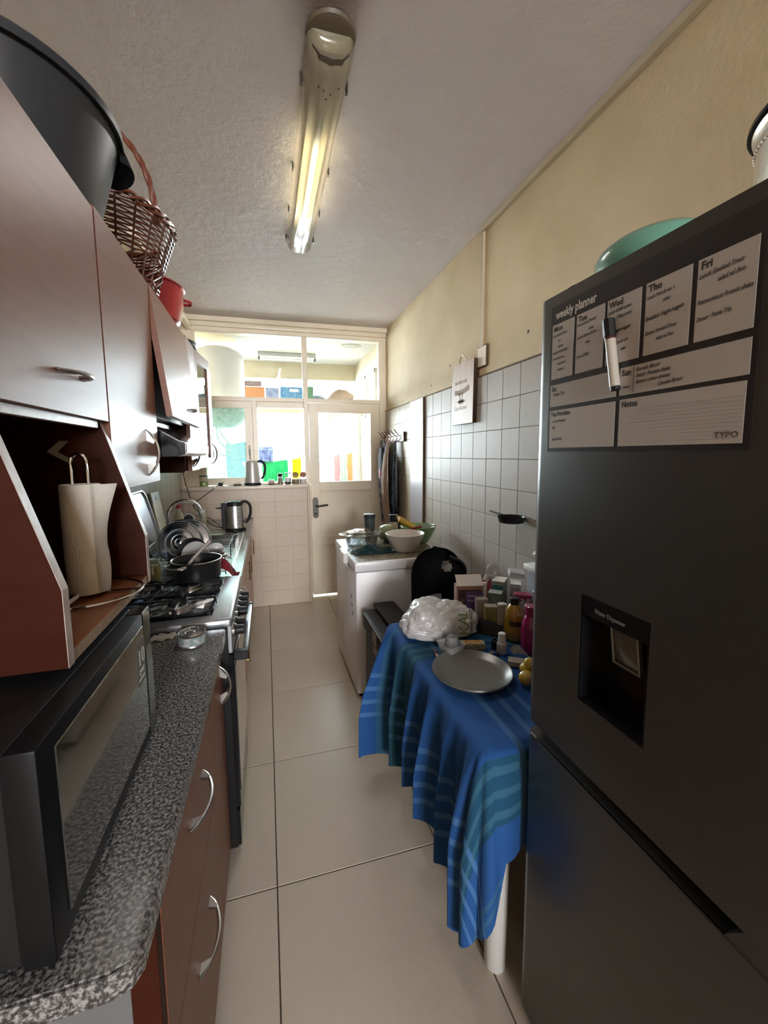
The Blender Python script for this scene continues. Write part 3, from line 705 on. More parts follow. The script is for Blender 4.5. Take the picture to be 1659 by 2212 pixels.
# ---------------------------------------------------------------- gas cooker
t = thing('gas_cooker', 'freestanding silver gas cooker with black knobs and foil-lined burners', 'cooker', (-0.44, 1.725, 0.0))
SY0, SY1 = 1.452, 1.992
B().box(-0.745, -0.152, SY0 + 0.004, SY1 - 0.004, 0.04, 0.895, 0.002).out('body', black_satin, t)
b = B(); b.box(-0.75, -0.135, SY0, SY1, 0.895, 0.932, 0.012, 3)
b.out('hob_rim', mat('worn silver enamel', (0.36, 0.38, 0.41), 0.28, 0.8), t)
B().box(-0.70, -0.205, SY0 + 0.045, SY1 - 0.045, 0.9305, 0.9335, 0.001).out('hob_plate', cast_iron, t)
foilm = mat('crinkled aluminium foil', (0.72, 0.72, 0.74), 0.22, 1.0)
for (x0, x1, y0_, y1_, sd) in ((-0.46, -0.22, 1.505, 1.71, 1), (-0.46, -0.22, 1.735, 1.935, 2), (-0.69, -0.48, 1.505, 1.71, 3), (-0.69, -0.48, 1.735, 1.935, 4)):
    rr = random.Random(sd)
    H = [[rr.uniform(0, 0.010) for _ in range(22)] for _ in range(22)]
    b = B(); b.sheet(lambda u, v: (x0 + (x1 - x0) * u + 0.004 * sin(v * 17 + sd), y0_ + (y1_ - y0_) * v + 0.004 * sin(u * 13 + sd), 0.9345 + H[int(u * 9 + 0.5)][int(v * 9 + 0.5)]), 9, 9)
    b.out('foil', foilm, t, 0)
for (bx, by, br) in ((-0.34, 1.60, 0.036), (-0.34, 1.84, 0.044), (-0.58, 1.60, 0.044), (-0.58, 1.84, 0.034)):
    k = B().lathe((bx, by, 0.935), [(br + 0.014, 0), (br + 0.014, 0.008), (br, 0.010), (br, 0.016)], 28).out('burner', nickel, t)
    B().lathe((bx, by, 0.951), [(br - 0.003, 0), (br - 0.003, 0.006), (br * 0.6, 0.008)], 28).out('cap', cast_iron, k)
for (x0, x1, y0_, y1_) in ((-0.450, -0.208, 1.497, 1.943), (-0.698, -0.458, 1.497, 1.943)):
    b = B(); zt = 0.963; r = 0.0055; zm = 0.938
    xm = (x0 + x1) / 2; ym = (y0_ + y1_) / 2; c_ = 0.03
    loop = [(x0 + c_, y0_), (x1 - c_, y0_), (x1, y0_ + c_), (x1, ym - c_), (x1 - c_, ym), (x1, ym + c_), (x1, y1_ - c_), (x1 - c_, y1_), (x0 + c_, y1_), (x0, y1_ - c_), (x0, y0_ + c_)]
    b.tube([(p[0], p[1], zm + 0.006) for p in loop], 0.005, 6, closed=True)
    b.tube([(x0, ym, zm + 0.006), (x1 - c_, ym, zm + 0.006)], 0.005, 6)
    for yc in ((y0_ + ym) / 2, (y1_ + ym) / 2):
        for (dx, dy) in ((1, 0), (-1, 0), (0, 1), (0, -1)):
            ex = x1 if dx > 0 else x0; ey = (ym if dy * (1 if yc < ym else -1) > 0 else (y0_ if yc < ym else y1_))
            if dx: P = [(ex, yc, zm), (ex, yc, zt), (xm + dx * 0.028, yc, zt)]
            else: P = [(xm, yc + dy * 0.109, zm), (xm, yc + dy * 0.109, zt), (xm, yc + dy * 0.028, zt)]
            b.tube(P, [0.009, 0.007, 0.0045], 6)
    for (fx, fy) in ((x0 + 0.01, y0_ + 0.01), (x1 - 0.01, y0_ + 0.01), (x0 + 0.01, y1_ - 0.01), (x1 - 0.01, y1_ - 0.01)):
        b.cyl((fx, fy, 0.9335), (fx, fy, 0.944), 0.009, 0.006, 8)
    b.out('pan_support', cast_iron, t)
B().box(-0.155, -0.138, SY0 + 0.004, SY1 - 0.004, 0.80, 0.896, 0.003).out('control_panel', bpy.data.materials['worn silver enamel'], t)
for yk in (1.515, 1.58, 1.70, 1.765, 1.83, 1.895):
    b = B(); b.cyl((-0.138, yk, 0.862), (-0.126, yk, 0.862), 0.024, 0.021, 20); b.cyl((-0.126, yk, 0.862), (-0.102, yk, 0.862), 0.018, 0.0165, 20)
    b.box(-0.103, -0.098, yk - 0.003, yk + 0.003, 0.846, 0.878, 0.001)
    k = b.out('knob', black_satin, t)
    B().cyl((-0.1375, yk, 0.862), (-0.134, yk, 0.862), 0.0255, n=20).out('ring', chrome, k)
d = B().box(-0.158, -0.136, SY0 + 0.006, SY1 - 0.006, 0.20, 0.792, 0.004).out('oven_door', black_gloss, t)
B().box(-0.1362, -0.1335, SY0 + 0.03, SY1 - 0.03, 0.25, 0.74, 0.001).out('oven_glass', mat('smoked oven glass', (0.05, 0.05, 0.05), 0.06, spec=1.0, coat=1.0), d)
b = B(); b.box(-0.108, -0.088, SY0 + 0.012, SY1 - 0.02, 0.775, 0.800, 0.004, 2); b.out('handle_bar', bpy.data.materials['worn silver enamel'], d)
for yy in (SY0 + 0.006, SY1 - 0.05): B().box(-0.137, -0.086, yy, yy + 0.028, 0.770, 0.803, 0.003).out('handle_bracket', black_satin, d)
B().box(-0.158, -0.140, SY0 + 0.006, SY1 - 0.006, 0.045, 0.19, 0.003).out('drawer', black_gloss, t)
for (fx, fy) in ((-0.7, 1.49), (-0.2, 1.49), (-0.7, 1.95), (-0.2, 1.95)): B().cyl((fx, fy, 0), (fx, fy, 0.045), 0.016, n=10).out('foot', black_satin, t)

# ---------------------------------------------------------------- far worktop with sink
b = B(); SX0, SX1, KY0, KY1 = -0.655, -0.225, 2.82, 3.22   # bowl opening
WX = -0.140
b.box(-0.757, WX, 1.998, KY0, 0.868, 0.90, 0.002); b.box(-0.757, WX, KY1, 4.046, 0.868, 0.90, 0.002); b.box(-0.757, SX0, KY0, KY1, 0.868, 0.90, 0.002); b.box(SX1, WX, KY0, KY1, 0.868, 0.90, 0.002)
tag(b.out('worktop', granite_far, at=(-0.45, 3.0, 0.868)), 'grey-brown worktop with a metal front edge running from the cooker to the window wall', 'worktop')
t = thing('sink', 'stainless steel sink with a drainer set in the far worktop', 'sink', (-0.43, 2.85, 0.90))
b = B(); b.box(-0.70, -0.185, 2.06, KY0, 0.9005, 0.904, 0.001); b.box(-0.70, -0.185, KY1, 3.27, 0.9005, 0.904, 0.001); b.box(-0.70, SX0, KY0, KY1, 0.9005, 0.904, 0.001); b.box(SX1, -0.185, KY0, KY1, 0.9005, 0.904, 0.001)
b.box(-0.70, -0.69, 2.06, 3.27, 0.904, 0.909, 0.002); b.box(-0.195, -0.185, 2.06, 3.27, 0.904, 0.909, 0.002)
b.out('drainer', steel, t)
b = B()
for i in range(9): b.box(-0.66 + i * 0.05, -0.645 + i * 0.05, 2.12, 2.76, 0.904, 0.907, 0.0015)
b.out('drainer_ridges', steel, t)
b = B(); b.box(SX0, SX1, KY0, KY1, 0.745, 0.748); b.box(SX0 - 0.002, SX0, KY0, KY1, 0.745, 0.902); b.box(SX1, SX1 + 0.002, KY0, KY1, 0.745, 0.902); b.box(SX0, SX1, KY0 - 0.002, KY0, 0.745, 0.902); b.box(SX0, SX1, KY1, KY1 + 0.002, 0.745, 0.902)
b.out('bowl', steel, t)
B().lathe((-0.44, 3.02, 0.748), [(0.035, 0), (0.04, 0.003), (0.02, 0.001)], 20).out('waste', chrome, t)
t = thing('mixer_tap', 'tall swan-neck kitchen mixer tap behind the drying glass dishes', 'tap', (-0.60, 2.74, 0.904))
b = B(); pts = [(-0.60, 2.74, 0.904), (-0.60, 2.74, 1.05), (-0.60, 2.74, 1.13)]
pts += [(-0.60 + 0.085 - 0.085 * cos(a), 2.74 + 0.05 * (1 - cos(a)), 1.13 + 0.085 * sin(a)) for a in [pi * k / 12 for k in range(1, 12)]]
pts += [(-0.428, 2.84, 1.12), (-0.422, 2.845, 1.095)]
b.tube(pts, 0.0125, 12); b.out('spout', steel, t)
B().lathe((-0.60, 2.74, 0.904), [(0.028, 0), (0.028, 0.008), (0.020, 0.012), (0.020, 0.05)], 20).out('base', chrome, t)
B().tube([(-0.60, 2.74, 0.94), (-0.565, 2.71, 0.95), (-0.52, 2.68, 0.975)], 0.006, 8).out('lever', chrome, t)

# base cabinets under the far worktop
hooks = []
def bar_handle(par, y, z0, z1, m=brass, x=-0.165):
    b = B(); b.cyl((x + 0.03, y, z0), (x + 0.03, y, z1), 0.0045, n=8); b.cyl((x, y, z0 + 0.015), (x + 0.03, y, z0 + 0.015), 0.0035, n=8); b.cyl((x, y, z1 - 0.015), (x + 0.03, y, z1 - 0.015), 0.0035, n=8)
    return b.out('handle', m, par)
specs = [(2.00, 2.30, 'with a curled handle right behind the cooker', 'hook'), (2.305, 2.90, 'with two brass bar handles, second behind the cooker', 'low'), (2.905, 3.48, 'with a brass bar handle under the sink', 'b'), (3.485, 4.04, 'with a brass bar handle against the window wall', 'b')]
for (ya, yb, txt, kind) in specs:
    t = thing('base_cabinet', 'orange-brown base cabinet ' + txt, 'cabinet', (-0.46, (ya + yb) / 2, 0), 'base cabinets on the left')
    B().box(-0.755, -0.186, ya, yb, 0.10, 0.735).out('body', lam_d, t); B().box(-0.20, -0.186, ya, yb, 0.735, 0.866).out('front_rail', lam_d, t)
    B().box(-0.755, -0.21, ya, yb, 0, 0.10).out('plinth', lam_orange, t)
    d = B().box(-0.184, -0.166, ya + 0.003, yb - 0.003, 0.09, 0.86, 0.0015).out('door', lam_orange, t)
    if kind == 'hook':
        B().tube(smoothpts([(-0.166, 2.11, 0.825), (-0.140, 2.12, 0.83), (-0.126, 2.13, 0.815), (-0.13, 2.135, 0.79), (-0.15, 2.135, 0.775)], 4), 0.004, 6).out('handle', white_enamel, d)
        B().tube(smoothpts([(-0.166, 2.09, 0.50), (-0.140, 2.10, 0.505), (-0.124, 2.11, 0.485), (-0.13, 2.115, 0.45), (-0.15, 2.115, 0.43)], 4), 0.004, 6).out('handle', brass, d)
    elif kind == 'low':
        bar_handle(d, 2.36, 0.30, 0.42); bar_handle(d, 2.84, 0.65, 0.78)
    else:
        bar_handle(d, yb - 0.35, 0.62, 0.75)
# ---------------------------------------------------------------- things on the cooker and worktops
# saucepan with serving spoon
px, py, pz = -0.312, 1.89, 0.966
t = thing('saucepan', 'wide black saucepan with short side handles on the back burner of the cooker', 'saucepan', (px, py, pz))
B().lathe((px, py, pz), [(0.090, 0), (0.098, 0.004), (0.102, 0.078), (0.105, 0.082), (0.102, 0.085), (0.098, 0.080), (0.093, 0.008), (0.0, 0.006)], 44, cap1=False).out('pan', mat('black non-stick', (0.012, 0.012, 0.013), 0.32), t)
B().tube([(px + 0.1035 * cos(2 * pi * k / 44), py + 0.1035 * sin(2 * pi * k / 44), pz + 0.083) for k in range(44)], 0.0022, 6, closed=True).out('steel_rim', chrome, t)
for a0 in (radians(232), radians(52)):
    c_, s_ = cos(a0), sin(a0); tx, ty = -s_, c_
    P = [(px + 0.10 * c_ + tx * q * 0.045 + c_ * e, py + 0.10 * s_ + ty * q * 0.045 + s_ * e, pz + 0.073) for q, e in ((-1, 0), (-0.95, 0.028), (-0.4, 0.04), (0.4, 0.04), (0.95, 0.028), (1, 0))]
    B().tube(smoothpts(P, 4), 0.007, 8).out('handle', nickel, t)
b = B(); pts = smoothpts([(-0.36, 1.83, 1.0), (-0.33, 1.86, 1.045), (-0.29, 1.93, 1.085), (-0.27, 1.99, 1.10)], 5)
b.tube(pts, [0.010, 0.009] + [0.007] * (len(pts) - 4) + [0.009, 0.010], 6)
tag(b.out('spatula', mat('greyish plastic spatula', (0.42, 0.38, 0.36), 0.4), at=(-0.31, 1.9, 1.05)), 'pale grey spatula lying across the black saucepan', 'spatula')
# jar
t = thing('glass_jar', 'glass jar of yellow-green pickle with a pale green lid behind the cooker', 'jar', (-0.535, 2.06, 0.9045))
B().lathe((-0.535, 2.06, 0.9045), [(0.034, 0), (0.037, 0.004), (0.037, 0.078), (0.030, 0.088)], 28).out('contents', mat('yellow-green pickle', (0.52, 0.45, 0.12), 0.3, var=(45, (0.36, 0.31, 0.09), 0.2)), t)
B().lathe((-0.535, 2.06, 0.904), [(0.0375, 0), (0.0385, 0.004), (0.0385, 0.082), (0.031, 0.093), (0.031, 0.106)], 28, cap1=False).out('glass', clear, t)
B().lathe((-0.535, 2.06, 1.004), [(0.034, 0), (0.035, 0.002), (0.035, 0.013), (0.032, 0.015)], 28).out('lid', mat('pale green lid', (0.36, 0.50, 0.40), 0.35), t)
# tin can
t = thing('tin_can', 'flat tin can with a pull ring on the granite beside the cooker', 'tin can', (-0.25, 1.355, 0.90))
b = B(); b.lathe((-0.25, 1.355, 0.90), [(0.040, 0), (0.0415, 0.0015), (0.040, 0.004), (0.040, 0.036), (0.0415, 0.039), (0.040, 0.041), (0.0385, 0.038), (0.030, 0.0375), (0.029, 0.039), (0.020, 0.0385), (0.019, 0.0375)], 36); b.out('can', steel, t)
B().lathe((-0.25, 1.355, 0.90), [(0.0403, 0.006), (0.0403, 0.033)], 36, cap0=False, cap1=False).out('paper_label', mat('pale printed label', (0.45, 0.47, 0.46), 0.5, var=(60, (0.22, 0.27, 0.28), 0.08)), t)
B().tube([(-0.245 + 0.013 * cos(2 * pi * k / 16), 1.365 + 0.008 * sin(2 * pi * k / 16), 0.944 + 0.004 * sin(2 * pi * k / 16)) for k in range(16)], 0.002, 6, closed=True).out('pull_ring', chrome, t)
b = B(); rr = random.Random(5)
b.sheet(lambda u, v: (-0.385 + 0.075 * u + 0.006 * sin(v * 9 + u * 4), 1.385 + 0.045 * v + 0.02 * u, 0.9015 + 0.012 * abs(sin(u * 7 + v * 5)) * (1 - 0.5 * u)), 14, 8, 0.0008)
tag(b.out('crumpled_paper', paper, at=(-0.36, 1.41, 0.902)), 'small crumpled scrap of white paper on the granite beside the microwave', 'paper')
# blue bowl
t = B().lathe((-0.60, 1.70, 0.968), [(0.05, 0), (0.09, 0.02), (0.112, 0.05), (0.116, 0.052), (0.110, 0.048), (0.085, 0.016), (0.0, 0.006)], 40, cap1=False).out('plastic_bowl', mat('cornflower blue plastic', (0.16, 0.27, 0.62), 0.35), at=(-0.60, 1.70, 0.968))
tag(t, 'cornflower blue plastic bowl on the cooker behind the microwave', 'bowl')
# cutlery pile behind cooker
b = B()
for k in range(5):
    y = 1.98 + 0.02 * k; b.tube(smoothpts([(-0.68, y, 0.962), (-0.62, y + 0.005, 0.968), (-0.55, y + 0.012, 0.962)], 4), [0.006 if i < 3 else 0.0025 for i in range(9)], 6)
for k in range(3):
    b2 = B(); y = 2.015 + 0.022 * k
    P = smoothpts([(-0.70, y, 0.907), (-0.64, y + 0.005, 0.912), (-0.575, y + 0.012, 0.907)], 4)
    b2.tube(P, [0.010, 0.011, 0.008, 0.004] + [0.003] * (len(P) - 4), 6)
    tag(b2.out('spoon', chrome, at=(-0.64, y, 0.91)), 'steel spoon lying behind the cooker beside the pickle jar', 'spoon', 'spoons behind the cooker')
b.bm.free()
# leaning trays
def leaning(name, lab, cat, y0, y1, z1, m, m2=None, x0=-0.755, lean=0.10, r=0.06, th=0.016):
    b = B(); pts = []
    w = y1 - y0; h = z1
    for (cx_, cz_, a0) in ((w - r, h - r, 0), (r, h - r, 90), (r, r, 180), (w - r, r, 270)):
        for k in range(7):
            a = radians(a0 + 15 * k); pts.append((cx_ + r * cos(a), cz_ + r * sin(a)))
    Mx = Matrix.Translation((x0 + lean, y0, 0.9045)) @ Matrix.Rotation(-math.asin(lean / z1), 4, 'Y')
    b.prism(pts, 'x', 0, th * 0.35, M=Mx)
    inner = [((p[0] - w / 2) * 0.86 + w / 2, (p[1] - h / 2) * 0.93 + h / 2) for p in pts]
    n = len(pts)
    b.rings([[(th * 0.35, *p) for p in pts], [(th, *p) for p in pts], [(th, (p[0] - w / 2) * 0.93 + w / 2, (p[1] - h / 2) * 0.96 + h / 2) for p in pts], [(th * 0.38, *p) for p in inner]], True, False, False, M=Mx)
    o = b.out(name, m, at=(x0 + lean, y0, 0.9045))
    return tag(o, lab, cat)
leaning('baking_tray', 'long dark steel baking tray standing upright against the tiled wall behind the cooker', 'tray', 2.50, 2.80, 0.40, mat('worn dark steel', (0.30, 0.31, 0.34), 0.25, 0.9, var=(20, (0.16, 0.16, 0.18), 0.2)), lean=0.10)
t = thing('upright_board', 'white upright board with a small printed label leaning by the baking tray', 'board', (-0.70, 3.0, 0.9045))
Mx = Matrix.Translation((-0.69, 2.90, 0.9045)) @ Matrix.Rotation(-0.16, 4, 'Y')
B().box(0, 0.014, 0, 0.20, 0, 0.36, 0.004, M=Mx).out('board', mat('cream plastic board', (0.62, 0.60, 0.48), 0.4), t)
B().box(0.014, 0.0152, 0.01, 0.19, 0.29, 0.352, 0.0005, M=Mx).out('label', mat('grey label', (0.42, 0.44, 0.44), 0.5), t)
B().text('33', 0.035, Mx @ rx(0.0156, 0.07, 0.305), 0.0002).out('label_print', ink_black, t)
# dish soap etc
t = thing('soap_bottle', 'clear washing-up liquid bottle with a red cap behind the tap', 'bottle', (-0.655, 3.33, 0.9045))
B().lathe((-0.655, 3.33, 0.9045), [(0.030, 0), (0.034, 0.01), (0.036, 0.10), (0.030, 0.15), (0.014, 0.185), (0.012, 0.20)], 24, sy=0.8).out('bottle', mat('pale yellowish plastic', (0.60, 0.58, 0.42), 0.25), t)
B().lathe((-0.655, 3.33, 1.1045), [(0.017, 0), (0.017, 0.03), (0.008, 0.035), (0.008, 0.05)], 16).out('cap', mat('red cap', (0.55, 0.03, 0.03), 0.35), t)
B().lathe((-0.655, 3.33, 0.9045), [(0.0365, 0.03), (0.0368, 0.095)], 24, False, False, sy=0.8).out('label', mat('yellow and navy label', (0.45, 0.42, 0.08), 0.5, var=(18, (0.02, 0.03, 0.15), 0.08)), t)
t = thing('dish_brush', 'white dish brush with a round dark head leaning behind the tap', 'brush', (-0.60, 3.45, 0.905))
B().lathe((0, 0, 0), [(0.030, 0), (0.045, 0.004), (0.045, 0.012), (0.032, 0.014)], 24, cap0=True, M=Matrix.Translation((-0.60, 3.40, 1.01)) @ Matrix.Rotation(radians(80), 4, 'X')).out('ring', white_plastic, t)
B().lathe((0, 0, 0.0141), [(0.034, 0), (0.030, 0.012)], 24, M=Matrix.Translation((-0.60, 3.40, 1.01)) @ Matrix.Rotation(radians(80), 4, 'X')).out('bristles', dark_grey, t)
B().tube([(-0.60, 3.42, 0.97), (-0.58, 3.45, 0.906)], 0.007, 8).out('handle', white_plastic, t)
t = thing('glass_bottle', 'slim clear bottle with a pale cap between the tap and the steel kettle', 'bottle', (-0.53, 3.62, 0.9))
B().lathe((-0.53, 3.62, 0.9002), [(0.026, 0), (0.028, 0.01), (0.028, 0.10), (0.022, 0.125), (0.016, 0.13)], 20).out('bottle', mat('cloudy plastic', (0.55, 0.50, 0.40), 0.3), t)
B().lathe((-0.53, 3.62, 1.0302), [(0.019, 0), (0.019, 0.018), (0.016, 0.02)], 20).out('cap', white_plastic, t)
# dish rack with plates and lids
t = thing('dish_rack', 'black wire dish rack on the drainer', 'dish rack', (-0.40, 2.33, 0.909))
wire = mat('dark wire', (0.05, 0.05, 0.055), 0.3, 0.8)
RX0, RX1, RY0, RY1 = -0.645, -0.215, 2.10, 2.69
b = B()
for z in (0.925, 1.0):
    b.tube([(RX0, RY0, z), (RX1, RY0, z), (RX1, RY1, z), (RX0, RY1, z)], 0.0028, 6, closed=True)
for (x, y) in ((RX0, RY0), (RX1, RY0), (RX1, RY1), (RX0, RY1), (RX1, 2.41), (RX0, 2.41), (-0.43, RY0), (-0.43, RY1)):
    b.tube([(x, y, 0.9092 if abs(x - RX0) + abs(x - RX1) > 0 else 0.91), (x, y, 1.0)], 0.0028, 6)
b.out('frame', wire, t)
for k in range(15):
    y = RY0 + 0.03 + k * 0.04
    B().tube([(RX0, y, 0.925), (RX0 + 0.06, y, 0.923), (RX0 + 0.075, y, 0.965), (RX0 + 0.09, y, 0.923), (RX1 - 0.09, y, 0.923), (RX1 - 0.075, y, 0.965), (RX1 - 0.06, y, 0.923), (RX1, y, 0.925)], 0.0022, 5).out('wire', wire, t)
def disc_item(name, lab, cat, c, r, tilt, m, prof=None, group=None, n=40, yaw=0.0):
    Mx = Matrix.Translation(c) @ Matrix.Rotation(yaw, 4, 'Z') @ Matrix.Rotation(tilt, 4, 'X')
    prof = prof or [(r * 0.5, 0), (r * 0.55, 0.004), (r * 0.96, 0.016), (r, 0.018), (r * 0.97, 0.021), (r * 0.55, 0.009), (0, 0.007)]
    b = B(); b.lathe((0, 0, 0), prof, n, cap1=False, M=Mx)
    return tag(b.out(name, m, at=c), lab, cat, group)
lid = lambda r: [(0.0, 0.035), (0.02, 0.034), (r * 0.35, 0.028), (r * 0.38, 0.022), (r * 0.6, 0.020), (r * 0.63, 0.014), (r * 0.9, 0.010), (r * 0.93, 0.002), (r, 0.0), (r, -0.004), (r * 0.9, -0.002), (r * 0.6, 0.012), (0, 0.022)]
disc_item('glass_dish', 'ribbed clear glass dish at the front of the dish rack', 'dish', (-0.475, 2.40, 1.025), 0.118, radians(78), ware2, lid(0.118), None, 48, 0.12)
disc_item('glass_dish', 'second clear glass dish, standing behind the ribbed one in the dish rack', 'dish', (-0.440, 2.47, 1.02), 0.115, radians(78), ware2, lid(0.115), None, 48, 0.05)
disc_item('frying_pan', 'dark round pan peeping out behind the clear glass dishes in the dish rack', 'pan', (-0.475, 2.54, 1.01), 0.125, radians(80), dark_grey, lid(0.125), None, 40)
disc_item('dark_plate', 'black plate behind the small white saucer in the dish rack', 'plate', (-0.385, 2.255, 0.995), 0.078, radians(72), black_satin, None, None, 36, -0.2)
disc_item('saucer', 'small white saucer leaning at the front of the dish rack', 'saucer', (-0.365, 2.215, 0.990), 0.070, radians(72), white_plastic, None, None, 36, -0.2)
b = B(); b.ell((-0.272, 2.22, 1.018), (0.042, 0.018, 0.030), 16, M=None)
b.tube([(-0.245, 2.22, 1.0), (-0.20, 2.20, 0.97)], [0.012, 0.008], 8)
tag(b.out('ladle', mat('translucent greyish plastic', (0.50, 0.49, 0.50), 0.3), at=(-0.27, 2.22, 1.02)), 'greyish plastic ladle propped in the dish rack above the red cloth', 'ladle')
def ribs(obj, c, radii, tilt, yaw):
    Mx = Matrix.Rotation(yaw, 4, 'Z') @ Matrix.Rotation(tilt, 4, 'X')
    for r_, h_ in radii:
        b = B(); b.tube([Mx @ Vector((r_ * cos(2 * pi * k / 40), r_ * sin(2 * pi * k / 40), h_)) for k in range(40)], 0.0018, 5, closed=True)
        b.out('rib', rib_m, obj, local=True)
for o_, tl_, yw in ((bpy.data.objects['glass_dish'], radians(78), 0.12), (bpy.data.objects['glass_dish.001'], radians(78), 0.05)):
    ribs(o_, None, ((0.117, -0.001), (0.106, 0.006), (0.075, 0.017), (0.069, 0.021), (0.043, 0.027), (0.022, 0.034)), tl_, yw)
# red cloth
def rc(u, v):
    x = -0.290 + 0.135 * u + 0.008 * sin(v * 8); y = 1.998 + 0.095 * v
    hump = 0.100 * sin(pi * min(1, u * 1.15)) ** 0.6 * (0.55 + 0.45 * sin(pi * v)) 
    return (x, y, 0.9115 + hump + 0.010 * sin(u * 12 + v * 3) * sin(v * 7))
tag(B().sheet(rc, 26, 20, 0.004).out('dish_cloth', red_cloth, at=(-0.23, 2.07, 0.91)), 'crumpled crimson dish cloth between the saucepan and the worktop edge', 'cloth')
b = B(); b.ell((0, 0, 0), (0.022, 0.014, 0.010), 12, M=Matrix.Translation((-0.25, 3.245, 0.914)))
tag(b.out('sink_plug', black_satin, at=(-0.25, 3.245, 0.914)), 'small black sink plug on the far corner of the sink', 'plug')
# steel kettle
def kettle(lab, c, s, body, bandm, kind):
    t = thing('kettle', lab, 'kettle', c)
    x, y, z = c
    B().lathe(c, [(0.078 * s, 0), (0.08 * s, 0.006), (0.08 * s, 0.022 * s), (0.074 * s, 0.025 * s)], 32).out('base', black_satin, t)
    B().lathe((x, y, z + 0.026 * s), [(0.074 * s, 0), (0.074 * s, 0.01), (0.066 * s, 0.15 * s), (0.062 * s, 0.175 * s)], 36).out('body', body, t)
    B().lathe((x, y, z + 0.201 * s), [(0.062 * s, 0), (0.062 * s, 0.004), (0.055 * s, 0.03 * s), (0.04 * s, 0.036 * s), (0.01, 0.038 * s)], 32).out('lid', bandm, t)
    b = B(); b.prism([(x - 0.058 * s, z + 0.19 * s), (x - 0.058 * s, z + 0.225 * s), (x - 0.095 * s, z + 0.222 * s), (x - 0.075 * s, z + 0.19 * s)], 'y', y - 0.016 * s, y + 0.016 * s); b.out('spout', bandm, t)
    hp = smoothpts([(x + 0.05 * s, y, z + 0.226 * s), (x + 0.085 * s, y, z + 0.232 * s), (x + 0.115 * s, y, z + 0.20 * s), (x + 0.118 * s, y, z + 0.14 * s), (x + 0.10 * s, y, z + 0.085 * s), (x + 0.078 * s, y, z + 0.06 * s)], 4)
    B().tube(hp, 0.0115 * s, 10).out('handle', black_satin, t)
    return t
t = kettle('brushed steel electric kettle with a black lid and handle on the far worktop', (-0.255, 3.40, 0.9002), 1.0, steel, black_satin, 0)
B().box(-0.357, -0.325, 3.385, 3.415, 0.925, 1.128, 0.004).out('water_gauge', black_satin, t)
B().tube([(-0.40, 3.40, 1.085), (-0.36, 3.40, 1.085)], [0.004, 0.008], 8).out('filter_tab', dark_grey, t)
B().prism([(-0.175, 0.975), (-0.168, 0.962), (-0.118, 0.992), (-0.125, 1.0)], 'y', 3.392, 3.408).out('power_switch', black_satin, t)
t = kettle('white-grey electric kettle with a black handle on the window ledge', (-0.130, 4.10, 1.2122), 1.0, mat('brushed pale aluminium', (0.48, 0.46, 0.43), 0.38, 0.4), bpy.data.materials['brushed pale aluminium'] if 'brushed pale aluminium' in bpy.data.materials else steel, 1)
# cables
def cable(pts, lab, r=0.0035):
    b = B(); b.tube(smoothpts(pts, 6), r, 7); return tag(b.out('power_cable', black_satin, at=pts[0]), lab, 'cable')
cable([(-0.335, 3.42, 0.905), (-0.37, 3.50, 0.908), (-0.47, 3.62, 0.925), (-0.60, 3.90, 0.99), (-0.66, 4.0, 1.05), (-0.58, 4.01, 1.12), (-0.50, 4.02, 1.18), (-0.44, 4.06, 1.225)], 'black cable rising from the steel kettle to the plug on the window ledge')
cable([(-0.34, 3.40, 0.905), (-0.40, 3.52, 0.935), (-0.48, 3.62, 0.975), (-0.60, 3.75, 0.985)], 'short black cable looping left from the steel kettle', 0.003)
cable([(-0.60, 3.2, 1.45), (-0.61, 3.3, 1.40), (-0.64, 3.6, 1.26), (-0.655, 3.85, 1.12), (-0.64, 3.95, 1.06)], 'thin black cable hanging from the socket under the glass-fronted cabinet', 0.003)
cable([(-0.05, 4.09, 1.2155), (0.0, 4.08, 1.2155), (0.06, 4.075, 1.222), (0.11, 4.07, 1.2155), (0.04, 4.06, 1.2155), (-0.04, 4.07, 1.2155)], 'black cable coiled flat on the window ledge right of the kettle', 0.003)
t = thing('power_plug', 'black power plug standing on the window ledge near the green-topped jar', 'plug', (-0.425, 4.09, 1.2125))
B().box(-0.445, -0.405, 4.07, 4.11, 1.2125, 1.246, 0.008, 2).out('body', black_satin, t)
B().tube([(-0.41, 4.09, 1.24), (-0.395, 4.09, 1.25)], 0.004, 6).out('pin', brass, t)
t = thing('power_plug', 'flat black plug lying pins up on the window ledge just left of the kettle', 'plug', (-0.27, 4.08, 1.2125))
B().box(-0.31, -0.235, 4.06, 4.10, 1.2125, 1.226, 0.004).out('body', black_satin, t)
for k in range(3): B().cyl((-0.295 + 0.02 * k, 4.08, 1.226), (-0.295 + 0.02 * k, 4.08, 1.245), 0.0025, n=6).out('pin', brass, t)
t = thing('socket_box', 'small dark socket block on the wall under the glass-fronted cabinet', 'socket', (-0.60, 3.18, 1.5))
B().box(-0.61, -0.585, 3.172, 3.195, 1.43, 1.53, 0.003).out('body', black_satin, t)
B().box(-0.757, -0.61, 3.175, 3.19, 1.47, 1.50, 0.002).out('arm', black_satin, t)
# small glass tumbler with green
t = thing('green_jar', 'small clear jar half full of green on the left end of the window ledge', 'jar', (-0.575, 4.10, 1.2123))
B().lathe((-0.575, 4.10, 1.2125), [(0.036, 0), (0.036, 0.045), (0.0, 0.05)], 24, cap1=False).out('contents', mat('leaf green', (0.22, 0.36, 0.07), 0.6, var=(40, (0.4, 0.5, 0.2), 0.2)), t)
B().lathe((-0.575, 4.10, 1.2123), [(0.038, 0), (0.038, 0.09), (0.036, 0.095)], 24, cap1=False).out('glass', clear, t)
B().lathe((-0.575, 4.10, 1.307), [(0.038, 0), (0.038, 0.008)], 24).out('lid', black_satin, t)
